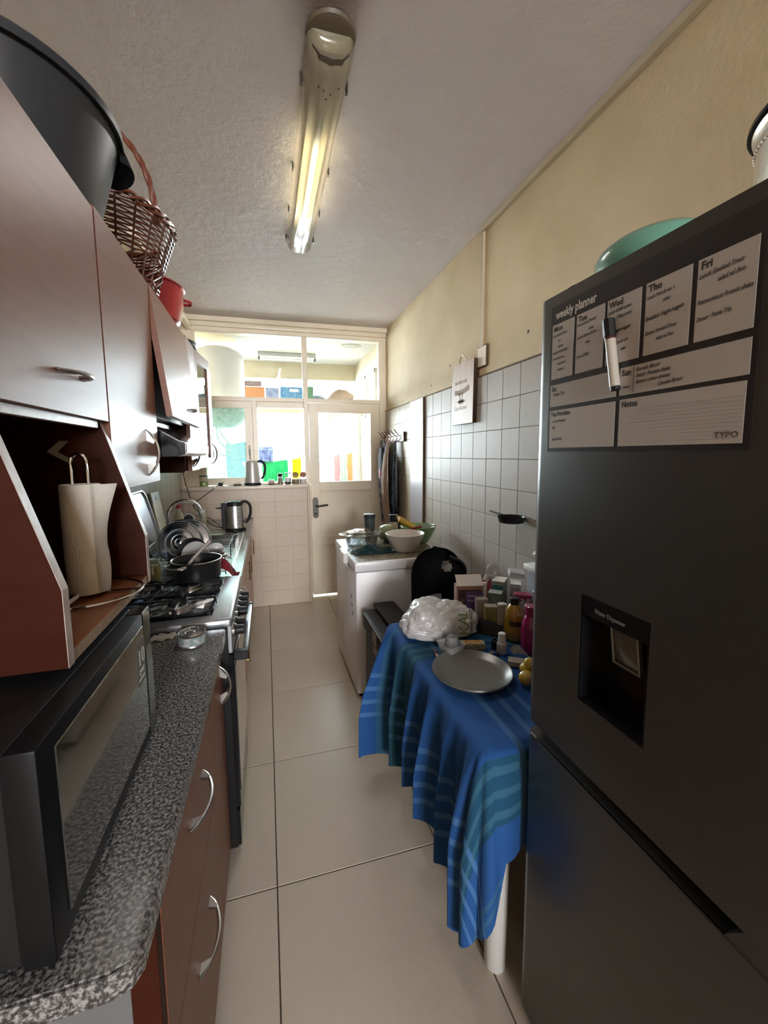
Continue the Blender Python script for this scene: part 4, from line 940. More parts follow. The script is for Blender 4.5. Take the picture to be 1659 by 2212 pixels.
# spice jars on the ledge
sp_group = 'spice jars on the window ledge'
def spice(x, kind, lab):
    t = thing('spice_jar', lab, 'jar', (x, 4.12, 1.2123), sp_group)
    c = (x, 4.12, 1.2125)
    if kind == 'mill':
        B().lathe(c, [(0.028, 0), (0.028, 0.01), (0.021, 0.06), (0.022, 0.065)], 20).out('body', mat('dark peppercorns', (0.10, 0.075, 0.05), 0.3, var=(150, (0.25, 0.2, 0.15), 0.2)), t)
        B().lathe((x, 4.12, 1.278), [(0.023, 0), (0.021, 0.008)], 20).out('collar', white_plastic, t)
        B().lathe((x, 4.12, 1.287), [(0.018, 0), (0.024, 0.03), (0.022, 0.034)], 20).out('cap', black_satin, t)
    elif kind == 'square':
        B().box(x - 0.028, x + 0.028, 4.095, 4.145, 1.2125, 1.275, 0.006, 2).out('body', mat('black and brown jar', (0.03, 0.02, 0.015), 0.2), t)
        B().box(x - 0.018, x + 0.018, 4.094, 4.0955, 1.235, 1.270, 0.0005).out('label', mat('white blue label', (0.55, 0.57, 0.56), 0.5), t)
        B().box(x - 0.029, x + 0.029, 4.094, 4.146, 1.275, 1.315, 0.004).out('shoulder', clear, t)
        B().box(x - 0.029, x + 0.029, 4.094, 4.146, 1.316, 1.324, 0.002).out('lid', black_satin, t)
    elif kind == 'low':
        B().lathe(c, [(0.026, 0), (0.03, 0.006), (0.031, 0.035), (0.024, 0.042)], 20).out('body', mat('pinkish salt', (0.55, 0.42, 0.35), 0.6, var=(90, (0.4, 0.3, 0.25), 0.2)), t)
        B().lathe((x, 4.12, 1.2545), [(0.025, 0), (0.02, 0.008)], 20).out('lid', clear, t)
    else:
        cm_, lm = kind
        B().lathe(c, [(0.028, 0), (0.035, 0.012), (0.037, 0.035), (0.035, 0.048), (0.0, 0.05)], 24, cap1=False).out('contents', cm_, t)
        B().lathe(c, [(0.029, 0), (0.037, 0.012), (0.039, 0.035), (0.037, 0.055), (0.030, 0.075)], 24, cap1=False).out('glass', clear, t)
        b = B(); b.lathe((0, 0, 0), [(0.029, 0), (0.031, 0.002), (0.031, 0.010), (0.028, 0.012)], 24, M=Matrix.Translation((x, 4.12, 1.300)) @ Matrix.Rotation(radians(62), 4, 'X')); b.out('lid', lm, t)
spice(0.045, 'low', 'low pinkish salt jar, nearest the kettle in the row on the window ledge')
spice(0.130, 'mill', 'pepper grinder with a flared black cap in the row of jars on the window ledge')
spice(0.205, 'square', 'square dark jar with a white label in the row on the window ledge')
spice(0.280, (mat('brown spice', (0.22, 0.16, 0.09), 0.7), mat('olive brass lid', (0.30, 0.24, 0.06), 0.4, 0.4)), 'round jar of brown spice with an olive-brass lid on the window ledge')
spice(0.355, (mat('white salt', (0.7, 0.66, 0.62), 0.7), mat('copper-pink lid', (0.34, 0.15, 0.12), 0.4, 0.3)), 'round jar of white salt with a copper-pink lid on the window ledge by the door')

# ---------------------------------------------------------------- ceiling lamp
t = thing('ceiling_light', 'long yellowed fluorescent ceiling light with a clear prismatic cover', 'ceiling light', (0.24, 1.98, CEIL))
B().box(0.195, 0.285, 1.40, 2.60, 2.755, CEIL - 0.001, 0.002).out('tray', mat('aged cream tray', (0.40, 0.36, 0.26), 0.5), t)
diff = mat('yellowed acrylic cover', (0.40, 0.37, 0.26), 0.13, coat=0.5, alpha=0.62, var=(3, (0.33, 0.29, 0.18), 0.3))
b = B(); rs = []
prof = [(-0.073, 2.779), (-0.076, 2.768), (-0.070, 2.758), (-0.064, 2.725), (-0.046, 2.701), (-0.02, 2.693), (0.02, 2.693), (0.046, 2.701), (0.064, 2.725), (0.070, 2.758), (0.076, 2.768), (0.073, 2.779)]
for (yy, sx_, dz) in ((1.335, 0.86, 0.055), (1.350, 0.97, 0.03), (1.40, 1.0, 0.0), (2.56, 1.0, 0.0), (2.615, 0.97, 0.03), (2.63, 0.86, 0.055)):
    rs.append([(0.24 + p[0] * sx_, yy, min(2.779, p[1] + dz * (2.779 - p[1]) / 0.086)) for p in prof])
b.rings(rs, False); b.bm.faces.new([v for v in b.bm.verts][:12]); b.bm.faces.new([v for v in b.bm.verts][-12:])
b.out('diffuser', diff, t)
B().cyl((0.24, 1.40, 2.733), (0.24, 2.58, 2.733), 0.014, n=14).out('tube', mat('unlit white tube', (0.75, 0.75, 0.72), 0.3), t)
# weak fill light added under the tube; the lamp itself is off
tl = bpy.data.lights.new('tube_fill', 'AREA'); tl.shape = 'RECTANGLE'; tl.size = 0.022; tl.size_y = 0.6; tl.energy = 13.0; tl.color = (1.0, 0.98, 0.95)
to_ = bpy.data.objects.new('tube_fill', tl); COL.objects.link(to_); to_.location = (0.24, 2.05, 2.717)
endm = mat('dark brown end cap', (0.13, 0.105, 0.07), 0.45)  # end cap in a darker brown than the cover
B().prism([(-0.066 + 0.24, 2.776), (-0.058 + 0.24, 2.735), (-0.035 + 0.24, 2.712), (0.24, 2.706), (0.035 + 0.24, 2.712), (0.058 + 0.24, 2.735), (0.066 + 0.24, 2.776)], 'y', 1.352, 1.372).out('end_cap', endm, t)
B().lathe((0.24, 1.36, 2.765), [(0.062, -0.002), (0.075, 0.004), (0.078, 0.0138)], 28).out('end_plate', endm, t)
for sx_ in (-1, 1):
    for yy in (1.50, 1.93, 2.25, 2.53):
        B().box(0.24 + sx_ * 0.0785 - 0.003, 0.24 + sx_ * 0.0785 + 0.003, yy, yy + 0.02, 2.748, 2.778, 0.001).out('clip', bronze, t)
b = B()
for k, (fy, fx) in enumerate(((1.44, -0.03), (1.46, 0.012), (1.45, -0.012), (1.43, 0.035), (1.48, 0.0))):
    b.ell((0.24 + fx, fy, 2.692), (0.003, 0.004, 0.001), 8)
b.out('dead_insects', black_matte, t)['kind'] = 'stuff'

# cable trunking on the right wall + blank plate
t = thing('cable_trunking', 'cream cable trunking running along the ceiling edge and down the right wall', 'trunking', (1.24, 1.5, 2.7))
B().box(1.222, 1.2475, -0.8, 2.195, 2.748, CEIL - 0.001, 0.002).out('top_run', mat('cream trunking', (0.50, 0.42, 0.30), 0.45), t)
B().box(1.232, 1.2475, 2.172, 2.196, 2.115, 2.748, 0.002).out('drop', bpy.data.materials['cream trunking'], t)
t = thing('switch_plate', 'painted-over blank switch plate at the foot of the wall trunking', 'switch plate', (1.245, 2.17, 2.05))
B().box(1.238, 1.2475, 2.118, 2.222, 2.002, 2.122, 0.003).out('box', mat('dark brown back box', (0.10, 0.06, 0.03), 0.7), t)
B().box(1.2345, 1.2385, 2.128, 2.222, 2.005, 2.115, 0.003).out('plate', frame_paint, t)

# cutting board on the wall
t = thing('cutting_board', 'wooden serving board with burnt lettering hanging on the right wall', 'cutting board', (1.222, 2.36, 1.68))
bwood = mat('light oak', (0.40, 0.25, 0.16), 0.5, wood=((4, 55, 3), (0.32, 0.19, 0.115)))
B().prism([(2.225, 1.685), (2.510, 1.685), (2.500, 2.062), (2.215, 2.062)], 'x', 1.209, 1.232).out('board', bwood, t)
B().prism([(2.2245, 1.6855), (2.2145, 2.0615), (2.213, 2.0615), (2.223, 1.6855)], 'x', 1.2092, 1.2318).out('dark_edge', mat('dark brown board edge', (0.06, 0.025, 0.008), 0.6), t)  # near edge of the board in a darker brown
B().tube(smoothpts([(1.22, 2.43, 2.060), (1.213, 2.40, 2.095), (1.212, 2.365, 2.108), (1.213, 2.335, 2.095), (1.22, 2.315, 2.062)], 5), 0.004, 8).out('loop', chrome, t)
burn = mat('burnt brown', (0.14, 0.06, 0.02), 0.7)
B().text('MADE WITH LOVE', 0.030, on_x(1.2088, 2.462, 1.936), 0.0002, sx=0.66).out('lettering', burn, t)
B().text('Cozy Kitchen', 0.040, on_x(1.2088, 2.475, 1.775), 0.0002, shear=0.25, offset=-0.0006, sx=0.78).out('lettering', mat('dark script', (0.05, 0.03, 0.02), 0.7), t)
b = B(); n = 14
top = [(2.462 - 0.192 * k / n, 1.905 + 0.010 * sin(pi * k / n * 1.0) * -1 + 0.012 * k / n) for k in range(n + 1)]
b.prism(top + [(p[0], p[1] - 0.032) for p in reversed(top)], 'x', 1.2084, 1.209); b.out('ribbon_mark', mat('burnt tan', (0.20, 0.09, 0.035), 0.7), t)
b = B(); b.box(1.2084, 1.209, 2.345, 2.405, 1.812, 1.842); b.box(1.2084, 1.209, 2.325, 2.425, 1.822, 1.832); b.prism([(2.395, 1.845), (2.402, 1.875), (2.395, 1.885), (2.389, 1.875), (2.388, 1.845)], 'x', 1.2084, 1.209); b.prism([(2.362, 1.845), (2.366, 1.878), (2.358, 1.888), (2.352, 1.876), (2.356, 1.845)], 'x', 1.2084, 1.209)
b.out('rolling_pin_mark', burn, t)

# hook rack with hanging things
t = thing('hook_rack', 'wooden wall rack with six dark hooks beside the door', 'hook rack', (1.225, 3.85, 1.63))
B().box(1.215, 1.2365, 3.52, 4.14, 1.615, 1.700, 0.003).out('board', mat('pinkish pine', (0.42, 0.24, 0.15), 0.5, wood=((4, 40, 4), (0.3, 0.16, 0.1))), t)
B().box(1.214, 1.2366, 3.505, 3.52, 1.612, 1.703, 0.002).out('end_block', mat('dark brown wood', (0.09, 0.04, 0.02), 0.5), t)
hooks_y = [3.57, 3.68, 3.79, 3.89, 3.98, 4.08]
for yy in hooks_y:
    B().tube(smoothpts([(1.215, yy, 1.665), (1.19, yy, 1.672), (1.165, yy, 1.70), (1.145, yy, 1.725)], 3) , 0.0045, 6).tube(smoothpts([(1.215, yy, 1.655), (1.195, yy, 1.625), (1.175, yy, 1.620), (1.168, yy, 1.640)], 3), 0.004, 6).out('hook', bronze, t)
def drape(name, lab, cat, x, ya, yb, zt, zb, m, wtop=0.5, amp=0.02, ph=0.0, belly=0.03, th=0.004, group=None, nf=2.5):
    def f(u, v):
        k = wtop + (1 - wtop) * min(1.0, v * 2.2) ** 0.8
        yc = (ya + yb) / 2; y = yc + (yb - ya) * (u - 0.5) * k
        return (x - belly * sin(pi * min(1, v * 1.05)) * (0.4 + 0.6 * sin(pi * u)) - amp * (0.3 + 0.7 * v) * (0.5 + 0.5 * sin(u * 2 * pi * nf + ph + v)), y, zt + (zb - zt) * v + 0.012 * sin(u * 7 + ph) * v)
    return B().sheet(f, 28, 26, th).out(name, m, at=(x, (ya + yb) / 2, zt))
t = thing('oven_gloves', 'black padded oven mitts with a dark red patch on the hook nearest the door', 'oven mitts', (1.17, 4.06, 1.6))
b = B(); b.rings([[(1.165 + 0.035 * w_ * cos(a), 4.06 + 0.085 * w_ * sin(a), z) for a in [2 * pi * k / 20 for k in range(20)]] for (w_, z) in ((0.35, 1.575), (0.75, 1.545), (0.95, 1.48), (1.0, 1.40), (1.05, 1.32), (0.98, 1.26), (0.85, 1.235))])
b.out('mitts', mat('black padded fabric', (0.02, 0.016, 0.022), 0.8), t)
B().ell((1.140, 4.01, 1.30), (0.016, 0.035, 0.06), 14).out('red_patch', mat('dark red patch', (0.20, 0.01, 0.03), 0.7), t)
for yy in (4.03, 4.09): B().tube(smoothpts([(1.165, yy - 0.01, 1.57), (1.168, yy - 0.006, 1.635), (1.168, yy + 0.006, 1.635), (1.165, yy + 0.012, 1.57)], 4), 0.003, 5).out('loop', black_satin, t)
apron1 = mat('blue and white patterned cotton', (0.42, 0.44, 0.50), 0.9, var=(16, (0.06, 0.10, 0.22), 0.10))
tag(drape('patterned_apron', '', '', 1.19, 3.80, 4.14, 1.62, 0.80, apron1, 0.35, 0.03, 0.4, 0.04), 'blue and white patterned apron hanging long beside the door', 'apron')
tag(drape('cream_apron', '', '', 1.165, 3.70, 3.92, 1.63, 0.78, mat('cream pink cotton', (0.56, 0.43, 0.34), 0.9, bump=(40, 0.1)), 0.30, 0.035, 1.6, 0.05), 'cream apron hanging in front of the patterned one on the hook rack', 'apron')
tag(drape('dark_apron', '', '', 1.20, 3.56, 3.80, 1.62, 0.76, mat('black cotton with faint print', (0.018, 0.018, 0.022), 0.9, var=(14, (0.08, 0.10, 0.12), 0.06)), 0.25, 0.03, 0.9, 0.03), 'black apron on the hook rack, farthest from the door', 'apron')
tag(drape('navy_apron', '', '', 1.215, 4.02, 4.155, 1.60, 0.82, mat('dark navy cotton', (0.012, 0.013, 0.03), 0.9), 0.5, 0.01, 2.0, 0.01), 'narrow dark navy cloth hanging against the door frame behind the oven mitts', 'cloth')
b = B().box(1.118, 1.150, 3.76, 3.86, 1.27, 1.37, 0.012, 2, M=None)
tag(b.out('dark_pouch', black_matte, at=(1.13, 3.81, 1.32)), 'small black pouch hanging in front of the patterned apron', 'pouch')
# ---------------------------------------------------------------- chest freezer
t = thing('chest_freezer', 'white chest freezer with a speckled brown lid against the tiled wall', 'freezer', (0.785, 2.63, 0))
B().box(0.49, 1.09, 2.285, 2.975, 0.035, 0.798, 0.008, 2).out('body', white_enamel, t)
l_ = B().box(0.484, 1.095, 2.278, 2.98, 0.803, 0.862, 0.009, 2).out('lid', white_enamel, t)
B().box(0.50, 1.08, 2.292, 2.966, 0.8615, 0.8635, 0.001).out('lid_film', freezer_top, l_)
b = B(); b.prism([(2.50, 0.803), (2.49, 0.85), (2.50, 0.868), (2.66, 0.868), (2.67, 0.85), (2.66, 0.803)], 'x', 0.458, 0.492)
bmesh.ops.bevel(b.bm, geom=list(b.bm.edges), offset=0.006, segments=2, affect='EDGES')
b.out('handle', mat('glossy white handle', (0.72, 0.72, 0.72), 0.15, coat=0.5), l_)
B().cyl((0.487, 2.60, 0.745), (0.480, 2.60, 0.745), 0.008, n=12).out('lock', chrome, t)
B().box(0.483, 0.486, 2.50, 2.66, 0.770, 0.800, 0.001).out('latch_plate', chrome, t)
for k in range(11): B().box(0.545, 0.60, 2.2825, 2.2855, 0.070 + k * 0.014, 0.076 + k * 0.014).out('vent_slot', black_matte, t)
for (yy, zz) in ((2.42, 0.60), (2.41, 0.55), (2.395, 0.50)): B().box(0.4885, 0.4898, yy - 0.02, yy + 0.012, zz, zz + 0.024).out('sticker_mark', mat('grey worn marks', (0.33, 0.32, 0.31), 0.7) if 'grey worn marks' not in MATS else MATS['grey worn marks'], t)
for (fx, fy) in ((0.53, 2.33), (1.05, 2.33), (0.53, 2.93), (1.05, 2.93)): B().cyl((fx, fy, 0), (fx, fy, 0.036), 0.02, n=10).out('foot', black_satin, t)
Z = 0.8637
# casserole with lid
t = thing('glass_casserole', 'clear glass casserole dish with a domed lid on the freezer', 'casserole', (0.625, 2.70, Z))
B().lathe((0.625, 2.70, Z), [(0.085, 0), (0.095, 0.006), (0.108, 0.07), (0.118, 0.082), (0.114, 0.086), (0.104, 0.07), (0.09, 0.008), (0, 0.006)], 40, cap1=False, sx=1.1, sy=0.95).out('dish', ware, t)
B().lathe((0.625, 2.70, Z + 0.087), [(0.145, 0), (0.146, 0.005), (0.11, 0.010), (0.105, 0.018), (0.06, 0.026), (0.0, 0.029)], 40, cap0=False, cap1=False, sx=1.08, sy=0.9).out('lid', ware, t)
B().lathe((0.625, 2.70, Z + 0.112), [(0.05, 0), (0.052, 0.004), (0.0, 0.006)], 24, cap1=False, sx=1.1).out('lid_boss', mat('boss with painted brown reflection', (0.16, 0.08, 0.05), 0.15), t)  # brownish reflection in the lid put into the boss's base colour
# teal cloth
def tc_(u, v):
    r = 0.5 - abs(u - 0.5); e = min(1, 6 * min(u, 1 - u)) * min(1, 6 * min(v, 1 - v))
    return (0.515 + 0.27 * u + 0.010 * sin(v * 9), 2.43 + 0.15 * v * (1 - 0.35 * u) + 0.012 * sin(u * 10), Z + 0.003 + e * (0.020 + 0.014 * sin(u * 8 + 1) * sin(v * 6 + 1) + 0.006 * sin(u * 23 + v * 9) + 0.024 * math.exp(-((u - 0.5) ** 2) * 30 - (v - 0.7) ** 2 * 8)))
t = B().sheet(tc_, 40, 24, 0.003).out('tea_towel', mat('dark teal towelling', (0.006, 0.045, 0.048), 0.95, bump=(140, 0.5), sheen=0.3), at=(0.64, 2.5, Z))
tag(t, 'crumpled dark teal cloth on the freezer in front of the glass casserole', 'cloth')
B().box(0.765, 0.785, 2.462, 2.475, Z + 0.004, Z + 0.016).out('care_label', white_plastic, t)
# bowls
def bowl(lab, c, r, rb, h, m, th=0.005):
    return tag(B().lathe(c, [(rb, 0), (rb + 0.008, 0.003), (rb + (r - rb) * 0.55, h * 0.42), (r * 0.93, h * 0.78), (r, h), (r - th * 0.5, h + 0.003), (r - th, h), (r * 0.93 - th, h * 0.78), (rb + (r - rb) * 0.55 - th, h * 0.42 + 0.003), (rb, th + 0.003), (0, th)], 48, cap1=False).out('bowl', m, at=c), lab, 'bowl')
bowl('large empty white bowl near the front of the freezer lid', (0.865, 2.475, Z), 0.128, 0.058, 0.118, mat('off-white melamine bowl', (0.66, 0.61, 0.56), 0.4))
bowl('green plastic mixing bowl behind the white bowl on the freezer', (1.045, 2.70, Z), 0.128, 0.062, 0.118, mat('sage green plastic', (0.22, 0.36, 0.17), 0.4))
# tumbler
t = thing('travel_mug', 'dark grey insulated tumbler behind the glass casserole', 'tumbler', (0.735, 2.90, Z))
B().lathe((0.735, 2.90, Z), [(0.034, 0), (0.036, 0.004), (0.041, 0.16), (0.041, 0.165)], 32).out('body', mat('grey powder coat', (0.05, 0.06, 0.065), 0.4), t)
B().lathe((0.735, 2.90, Z + 0.165), [(0.043, 0), (0.044, 0.004), (0.044, 0.024), (0.041, 0.027)], 32).out('lid', dark_grey, t)
# cabbage
t = thing('cabbage', 'pale green cabbage between the tumbler and the bowls on the freezer', 'cabbage', (0.845, 2.80, Z))
cab = mat('pale cabbage leaf', (0.50, 0.55, 0.34), 0.45, var=(10, (0.33, 0.40, 0.19), 0.15), bump=(25, 0.4))
B().ell((0.845, 2.80, Z + 0.062), (0.072, 0.068, 0.062), 28).out('head', cab, t)
for k in range(6):
    a = k * 1.05
    def lf(u, v, a=a):
        th = a + (u - 0.5) * 1.5; ph = -0.9 + 1.9 * v
        r = 1.05 + 0.035 * sin(u * 9) * v
        return (0.845 + 0.072 * r * cos(ph) * cos(th), 2.80 + 0.068 * r * cos(ph) * sin(th), Z + 0.062 + 0.0605 * r * sin(ph))
    B().sheet(lf, 10, 10, 0.0015).out('leaf', cab, t)
# jar with black lid
t = thing('sauce_jar', 'clear jar with a black screw lid behind the cabbage', 'jar', (0.925, 2.90, Z))
B().lathe((0.925, 2.90, Z), [(0.030, 0), (0.032, 0.004), (0.032, 0.11), (0.028, 0.125)], 24).out('body', mat('cloudy glass jar', (0.42, 0.34, 0.28), 0.25), t)
B().lathe((0.925, 2.90, Z + 0.125), [(0.034, 0), (0.034, 0.05), (0.031, 0.053)], 24).out('lid', black_satin, t)
# yellow pack, knife, tomatoes
t = thing('spaghetti_pack', 'torn yellow spaghetti pack sticking up from the green bowl', 'spaghetti pack', (0.96, 2.72, 0.98))
My = Matrix.Translation((0.945, 2.75, 0.985)) @ Matrix.Rotation(radians(-28), 4, 'Y') @ Matrix.Rotation(radians(25), 4, 'X')
B().box(-0.075, 0.07, -0.03, 0.03, -0.012, 0.012, 0.005, M=Matrix.Translation((0.975, 2.74, 0.995)) @ Matrix.Rotation(radians(32), 4, 'Y') @ Matrix.Rotation(radians(30), 4, 'X')).out('pack', mat('yellow spaghetti', (0.62, 0.37, 0.03), 0.45, wood=((2, 80, 80), (0.45, 0.25, 0.02))), t)
for k in range(6):
    Mk = Matrix.Translation((0.975, 2.74, 0.995)) @ Matrix.Rotation(radians(32), 4, 'Y') @ Matrix.Rotation(radians(30), 4, 'X')
    p0 = Mk @ Vector((-0.07, -0.025 + 0.01 * k, 0)); p1 = Mk @ Vector((-0.085 - 0.008 * (k % 3), -0.026 + 0.0105 * k, 0.003))
    B().tube([p0, p1], 0.0018, 4).out('strand', mat('pale strand', (0.7, 0.5, 0.15), 0.6) if 'pale strand' not in MATS else MATS['pale strand'], t)
t = thing('kitchen_knife', 'kitchen knife with a dark red handle lying across the green bowl', 'knife', (1.0, 2.60, 0.985))
B().tube([(0.945, 2.585, 0.982), (1.03, 2.60, 0.992)], [0.011, 0.010], 8).out('handle', mat('dark red handle', (0.22, 0.015, 0.015), 0.3), t)
B().prism([(1.03, 0.984), (1.14, 0.990), (1.15, 1.0), (1.03, 1.002)], 'y', 2.60, 2.6025).out('blade', steel, t)
for (x, y, r, lab) in ((0.93, 2.81, 0.026, 'red chilli pepper lying behind the white bowl'), (0.975, 2.83, 0.030, 'orange-red tomato behind the white bowl beside the green one')):
    t = B().lathe((x, y, Z), [(r * 0.4, 0), (r * 0.92, r * 0.5), (r, r), (r * 0.85, r * 1.5), (r * 0.3, r * 1.75)], 18, sx=1.3).out('tomato', mat('orange-red skin ' + str(x), (0.62, 0.07, 0.02) if r > 0.027 else (0.35, 0.03, 0.02), 0.25), at=(x, y, Z))
    tag(t, lab.replace('chilli pepper lying', 'tomato lying'), 'tomato')
t = tag(B().sheet(lambda u, v: (0.80 + 0.10 * u, 2.70 + 0.06 * v, Z + 0.002 + 0.022 * abs(sin(u * 6 + v * 3)) * sin(pi * v)), 12, 8, 0.003).out('dark_cloth', mat('dark green-black cloth', (0.02, 0.03, 0.025), 0.9), at=(0.85, 2.73, Z)), 'small dark cloth under the cabbage on the freezer', 'cloth')

# ---------------------------------------------------------------- black storage boxes between freezer and table
t = thing('storage_box', 'black lidded box with pale stickers on the floor between freezer and table', 'storage box', (0.63, 2.0, 0))
B().box(0.525, 0.705, 1.80, 2.20, 0.0, 0.555, 0.01, 2).out('body', black_satin, t)
B().box(0.510, 0.715, 1.79, 2.215, 0.50, 0.60, 0.015, 3).out('lid', mat('dusty black plastic', (0.012, 0.011, 0.0105), 0.5, spec=0.2), t)
B().box(0.58, 0.71, 1.86, 2.235, 0.60, 0.628, 0.010, 2).out('lid_step', MATS['dusty black plastic'], t)
for k, (ya, yb, za, zb) in enumerate(((1.90, 1.98, 0.515, 0.575), (1.84, 1.89, 0.45, 0.545), (1.93, 2.02, 0.43, 0.48))):
    B().box(0.5085 if k == 0 else 0.5225, 0.5105 if k == 0 else 0.5255, ya, yb, za, zb, 0.0005).out('sticker', mat('brownish sticker', (0.24, 0.17, 0.13), 0.5) if k == 0 else MATS['brownish sticker'], t)
B().box(0.508, 0.511, 1.80, 2.18, 0.592, 0.597, 0.001).out('lid_edge', nickel, t)

# ---------------------------------------------------------------- black chairs behind the table
def chair(lab, x, y, z, rz, lean=0.2):
    t = thing('plastic_chair', lab, 'chair', (x, y, 0), 'black plastic chairs stacked behind the table', rz)
    b = B()
    def back(u, v):
        w = 0.155 + 0.035 * (1 - v) ; 
        rnd = sqrt(max(0.0, 1 - max(0, (v - 0.70) / 0.30) ** 2.3)) if v > 0.7 else 1
        xx = (2 * u - 1) * w * max(0.03, rnd)
        return (xx, 0.05 + lean * v + 0.03 * (2 * u - 1) ** 2 * -1, z + 0.42 + 0.54 * v)
    bm = b.bm; nu, nv = 32, 36
    g = [[bm.verts.new(back(i / nu, j / nv)) for j in range(nv + 1)] for i in range(nu + 1)]
    fs = []
    for i in range(nu):
        for j in range(nv):
            if 20 <= i < 26 and 26 <= j < 30 and not ((i in (20, 25)) and (j in (26, 29))): continue      # hand hole
            if 12 <= i < 18 and 10 <= j < 18: continue          # slot
            fs.append(bm.faces.new((g[i][j], g[i + 1][j], g[i + 1][j + 1], g[i][j + 1])))
    bmesh.ops.solidify(bm, geom=fs, thickness=0.010)
    b.out('backrest', black_gloss, t, local=True)
    B().sheet(lambda u, v: ((2 * u - 1) * (0.19 + 0.02 * v), 0.06 - 0.30 * v, z + 0.435 - 0.018 * sin(pi * u) - 0.02 * v ** 4), 12, 12, 0.012).out('seat', black_gloss, t, local=True)
    for sx_ in (-1, 1):
        B().tube([(sx_ * 0.16, 0.04, z + 0.43), (sx_ * 0.175, 0.10, 0.0)], [0.018, 0.014], 8).out('leg', black_satin, t, local=True)
        B().tube([(sx_ * 0.165, -0.20, z + 0.41), (sx_ * 0.175, -0.22, 0.0)], [0.018, 0.014], 8).out('leg', black_satin, t, local=True)
    return t
chair('glossy black plastic chair with a hand hole in its backrest behind the table', 0.935, 1.985, 0.0, 0.0, 0.13)
t = tag(B().tube(smoothpts([(1.095, 2.12, 0.60), (1.105, 2.11, 0.76), (1.10, 2.10, 0.83), (1.06, 2.10, 0.875), (1.0, 2.10, 0.90)], 5), 0.016, 8).out('chair_frame', black_gloss, at=(1.1, 2.11, 0.7)), 'curved glossy black tube just behind the right edge of the black chair', 'tube')

# ---------------------------------------------------------------- table and cloth
TZ = 0.735
TX0, TX1, TY0, TY1 = 0.515, 1.215, 0.855, 1.68
t = thing('table', 'white plastic table with round legs under the blue cloth', 'table', (0.865, 1.27, 0))
B().box(TX0 + 0.008, TX1, TY0 + 0.006, TY1, TZ - 0.035, TZ - 0.004, 0.006, 2).out('tabletop', white_plastic, t)
for (fx, fy) in ((0.598, 0.918), (1.16, 0.918), (0.598, 1.62), (1.16, 1.62)):
    B().lathe((fx, fy, 0), [(0.026, 0), (0.031, 0.008), (0.034, 0.30), (0.036, TZ - 0.036)], 24).out('leg', mat('matt white plastic leg', (0.62, 0.62, 0.60), 0.45) if fx == 0.598 and fy == 0.918 else MATS['matt white plastic leg'], t)
clothm = mat('blue striped cotton', (0.02, 0.10, 0.36), 0.9, spec=0.2)
def build_cloth_mat():
    N = clothm.node_tree.nodes; L = clothm.node_tree.links; b = N['Principled BSDF']
    uv = N.new('ShaderNodeUVMap'); uv.uv_map = 'flat'; sp = N.new('ShaderNodeSeparateXYZ'); L.new(uv.outputs[0], sp.inputs[0])
    def bands(sock, centres, half):
        out = None
        for c_ in centres:
            s1 = N.new('ShaderNodeMath'); s1.operation = 'SUBTRACT'; L.new(sock, s1.inputs[0]); s1.inputs[1].default_value = c_
            s2 = N.new('ShaderNodeMath'); s2.operation = 'ABSOLUTE'; L.new(s1.outputs[0], s2.inputs[0])
            s3 = N.new('ShaderNodeMapRange'); s3.inputs[1].default_value = half; s3.inputs[2].default_value = half + 0.003; s3.inputs[3].default_value = 1; s3.inputs[4].default_value = 0
            L.new(s2.outputs[0], s3.inputs[0])
            if out is None: out = s3.outputs[0]
            else:
                m = N.new('ShaderNodeMath'); m.operation = 'MAXIMUM'; L.new(out, m.inputs[0]); L.new(s3.outputs[0], m.inputs[1]); out = m.outputs[0]
        return out
    bx = bands(sp.outputs[0], (0.615, 0.675, 0.735, 0.31, 0.25, 0.19, 0.13), 0.0085)
    by = bands(sp.outputs[1], (0.815, 0.765, 0.715, 1.36, 1.41, 1.46, 1.60, 0.54, 0.50, 1.80, 1.84, 1.88), 0.008)
    teal = N.new('ShaderNodeMix'); teal.data_type = 'RGBA'; teal.inputs[6].default_value = (0.020, 0.088, 0.285, 1); teal.inputs[7].default_value = (0.014, 0.075, 0.15, 1)
    # teal ground where the cross bands run
    gy = bands(sp.outputs[1], (0.765, 1.41), 0.075); L.new(gy, teal.inputs[0])
    m1 = N.new('ShaderNodeMix'); m1.data_type = 'RGBA'; L.new(teal.outputs[2], m1.inputs[6]); m1.inputs[7].default_value = (0.075, 0.19, 0.42, 1)
    f1 = N.new('ShaderNodeMath'); f1.operation = 'MULTIPLY'; f1.inputs[1].default_value = 0.75; L.new(bx, f1.inputs[0]); L.new(f1.outputs[0], m1.inputs[0])
    m2 = N.new('ShaderNodeMix'); m2.data_type = 'RGBA'; L.new(m1.outputs[2], m2.inputs[6]); m2.inputs[7].default_value = (0.05, 0.16, 0.24, 1)
    f2 = N.new('ShaderNodeMath'); f2.operation = 'MULTIPLY'; f2.inputs[1].default_value = 0.55; L.new(by, f2.inputs[0]); L.new(f2.outputs[0], m2.inputs[0])
    tc = N.new('ShaderNodeTexCoord'); n = N.new('ShaderNodeTexNoise'); n.inputs['Scale'].default_value = 350
    L.new(tc.outputs['Object'], n.inputs['Vector'])
    m3 = N.new('ShaderNodeMix'); m3.data_type = 'RGBA'; m3.blend_type = 'MULTIPLY'; m3.inputs[0].default_value = 0.35; L.new(m2.outputs[2], m3.inputs[6]); L.new(n.outputs['Fac'], m3.inputs[7]); 
    L.new(m3.outputs[2], b.inputs['Base Color'])
    bp = N.new('ShaderNodeBump'); bp.inputs['Strength'].default_value = 0.15; bp.inputs['Distance'].default_value = 0.002; L.new(n.outputs['Fac'], bp.inputs['Height']); L.new(bp.outputs[0], b.inputs['Normal'])
build_cloth_mat()
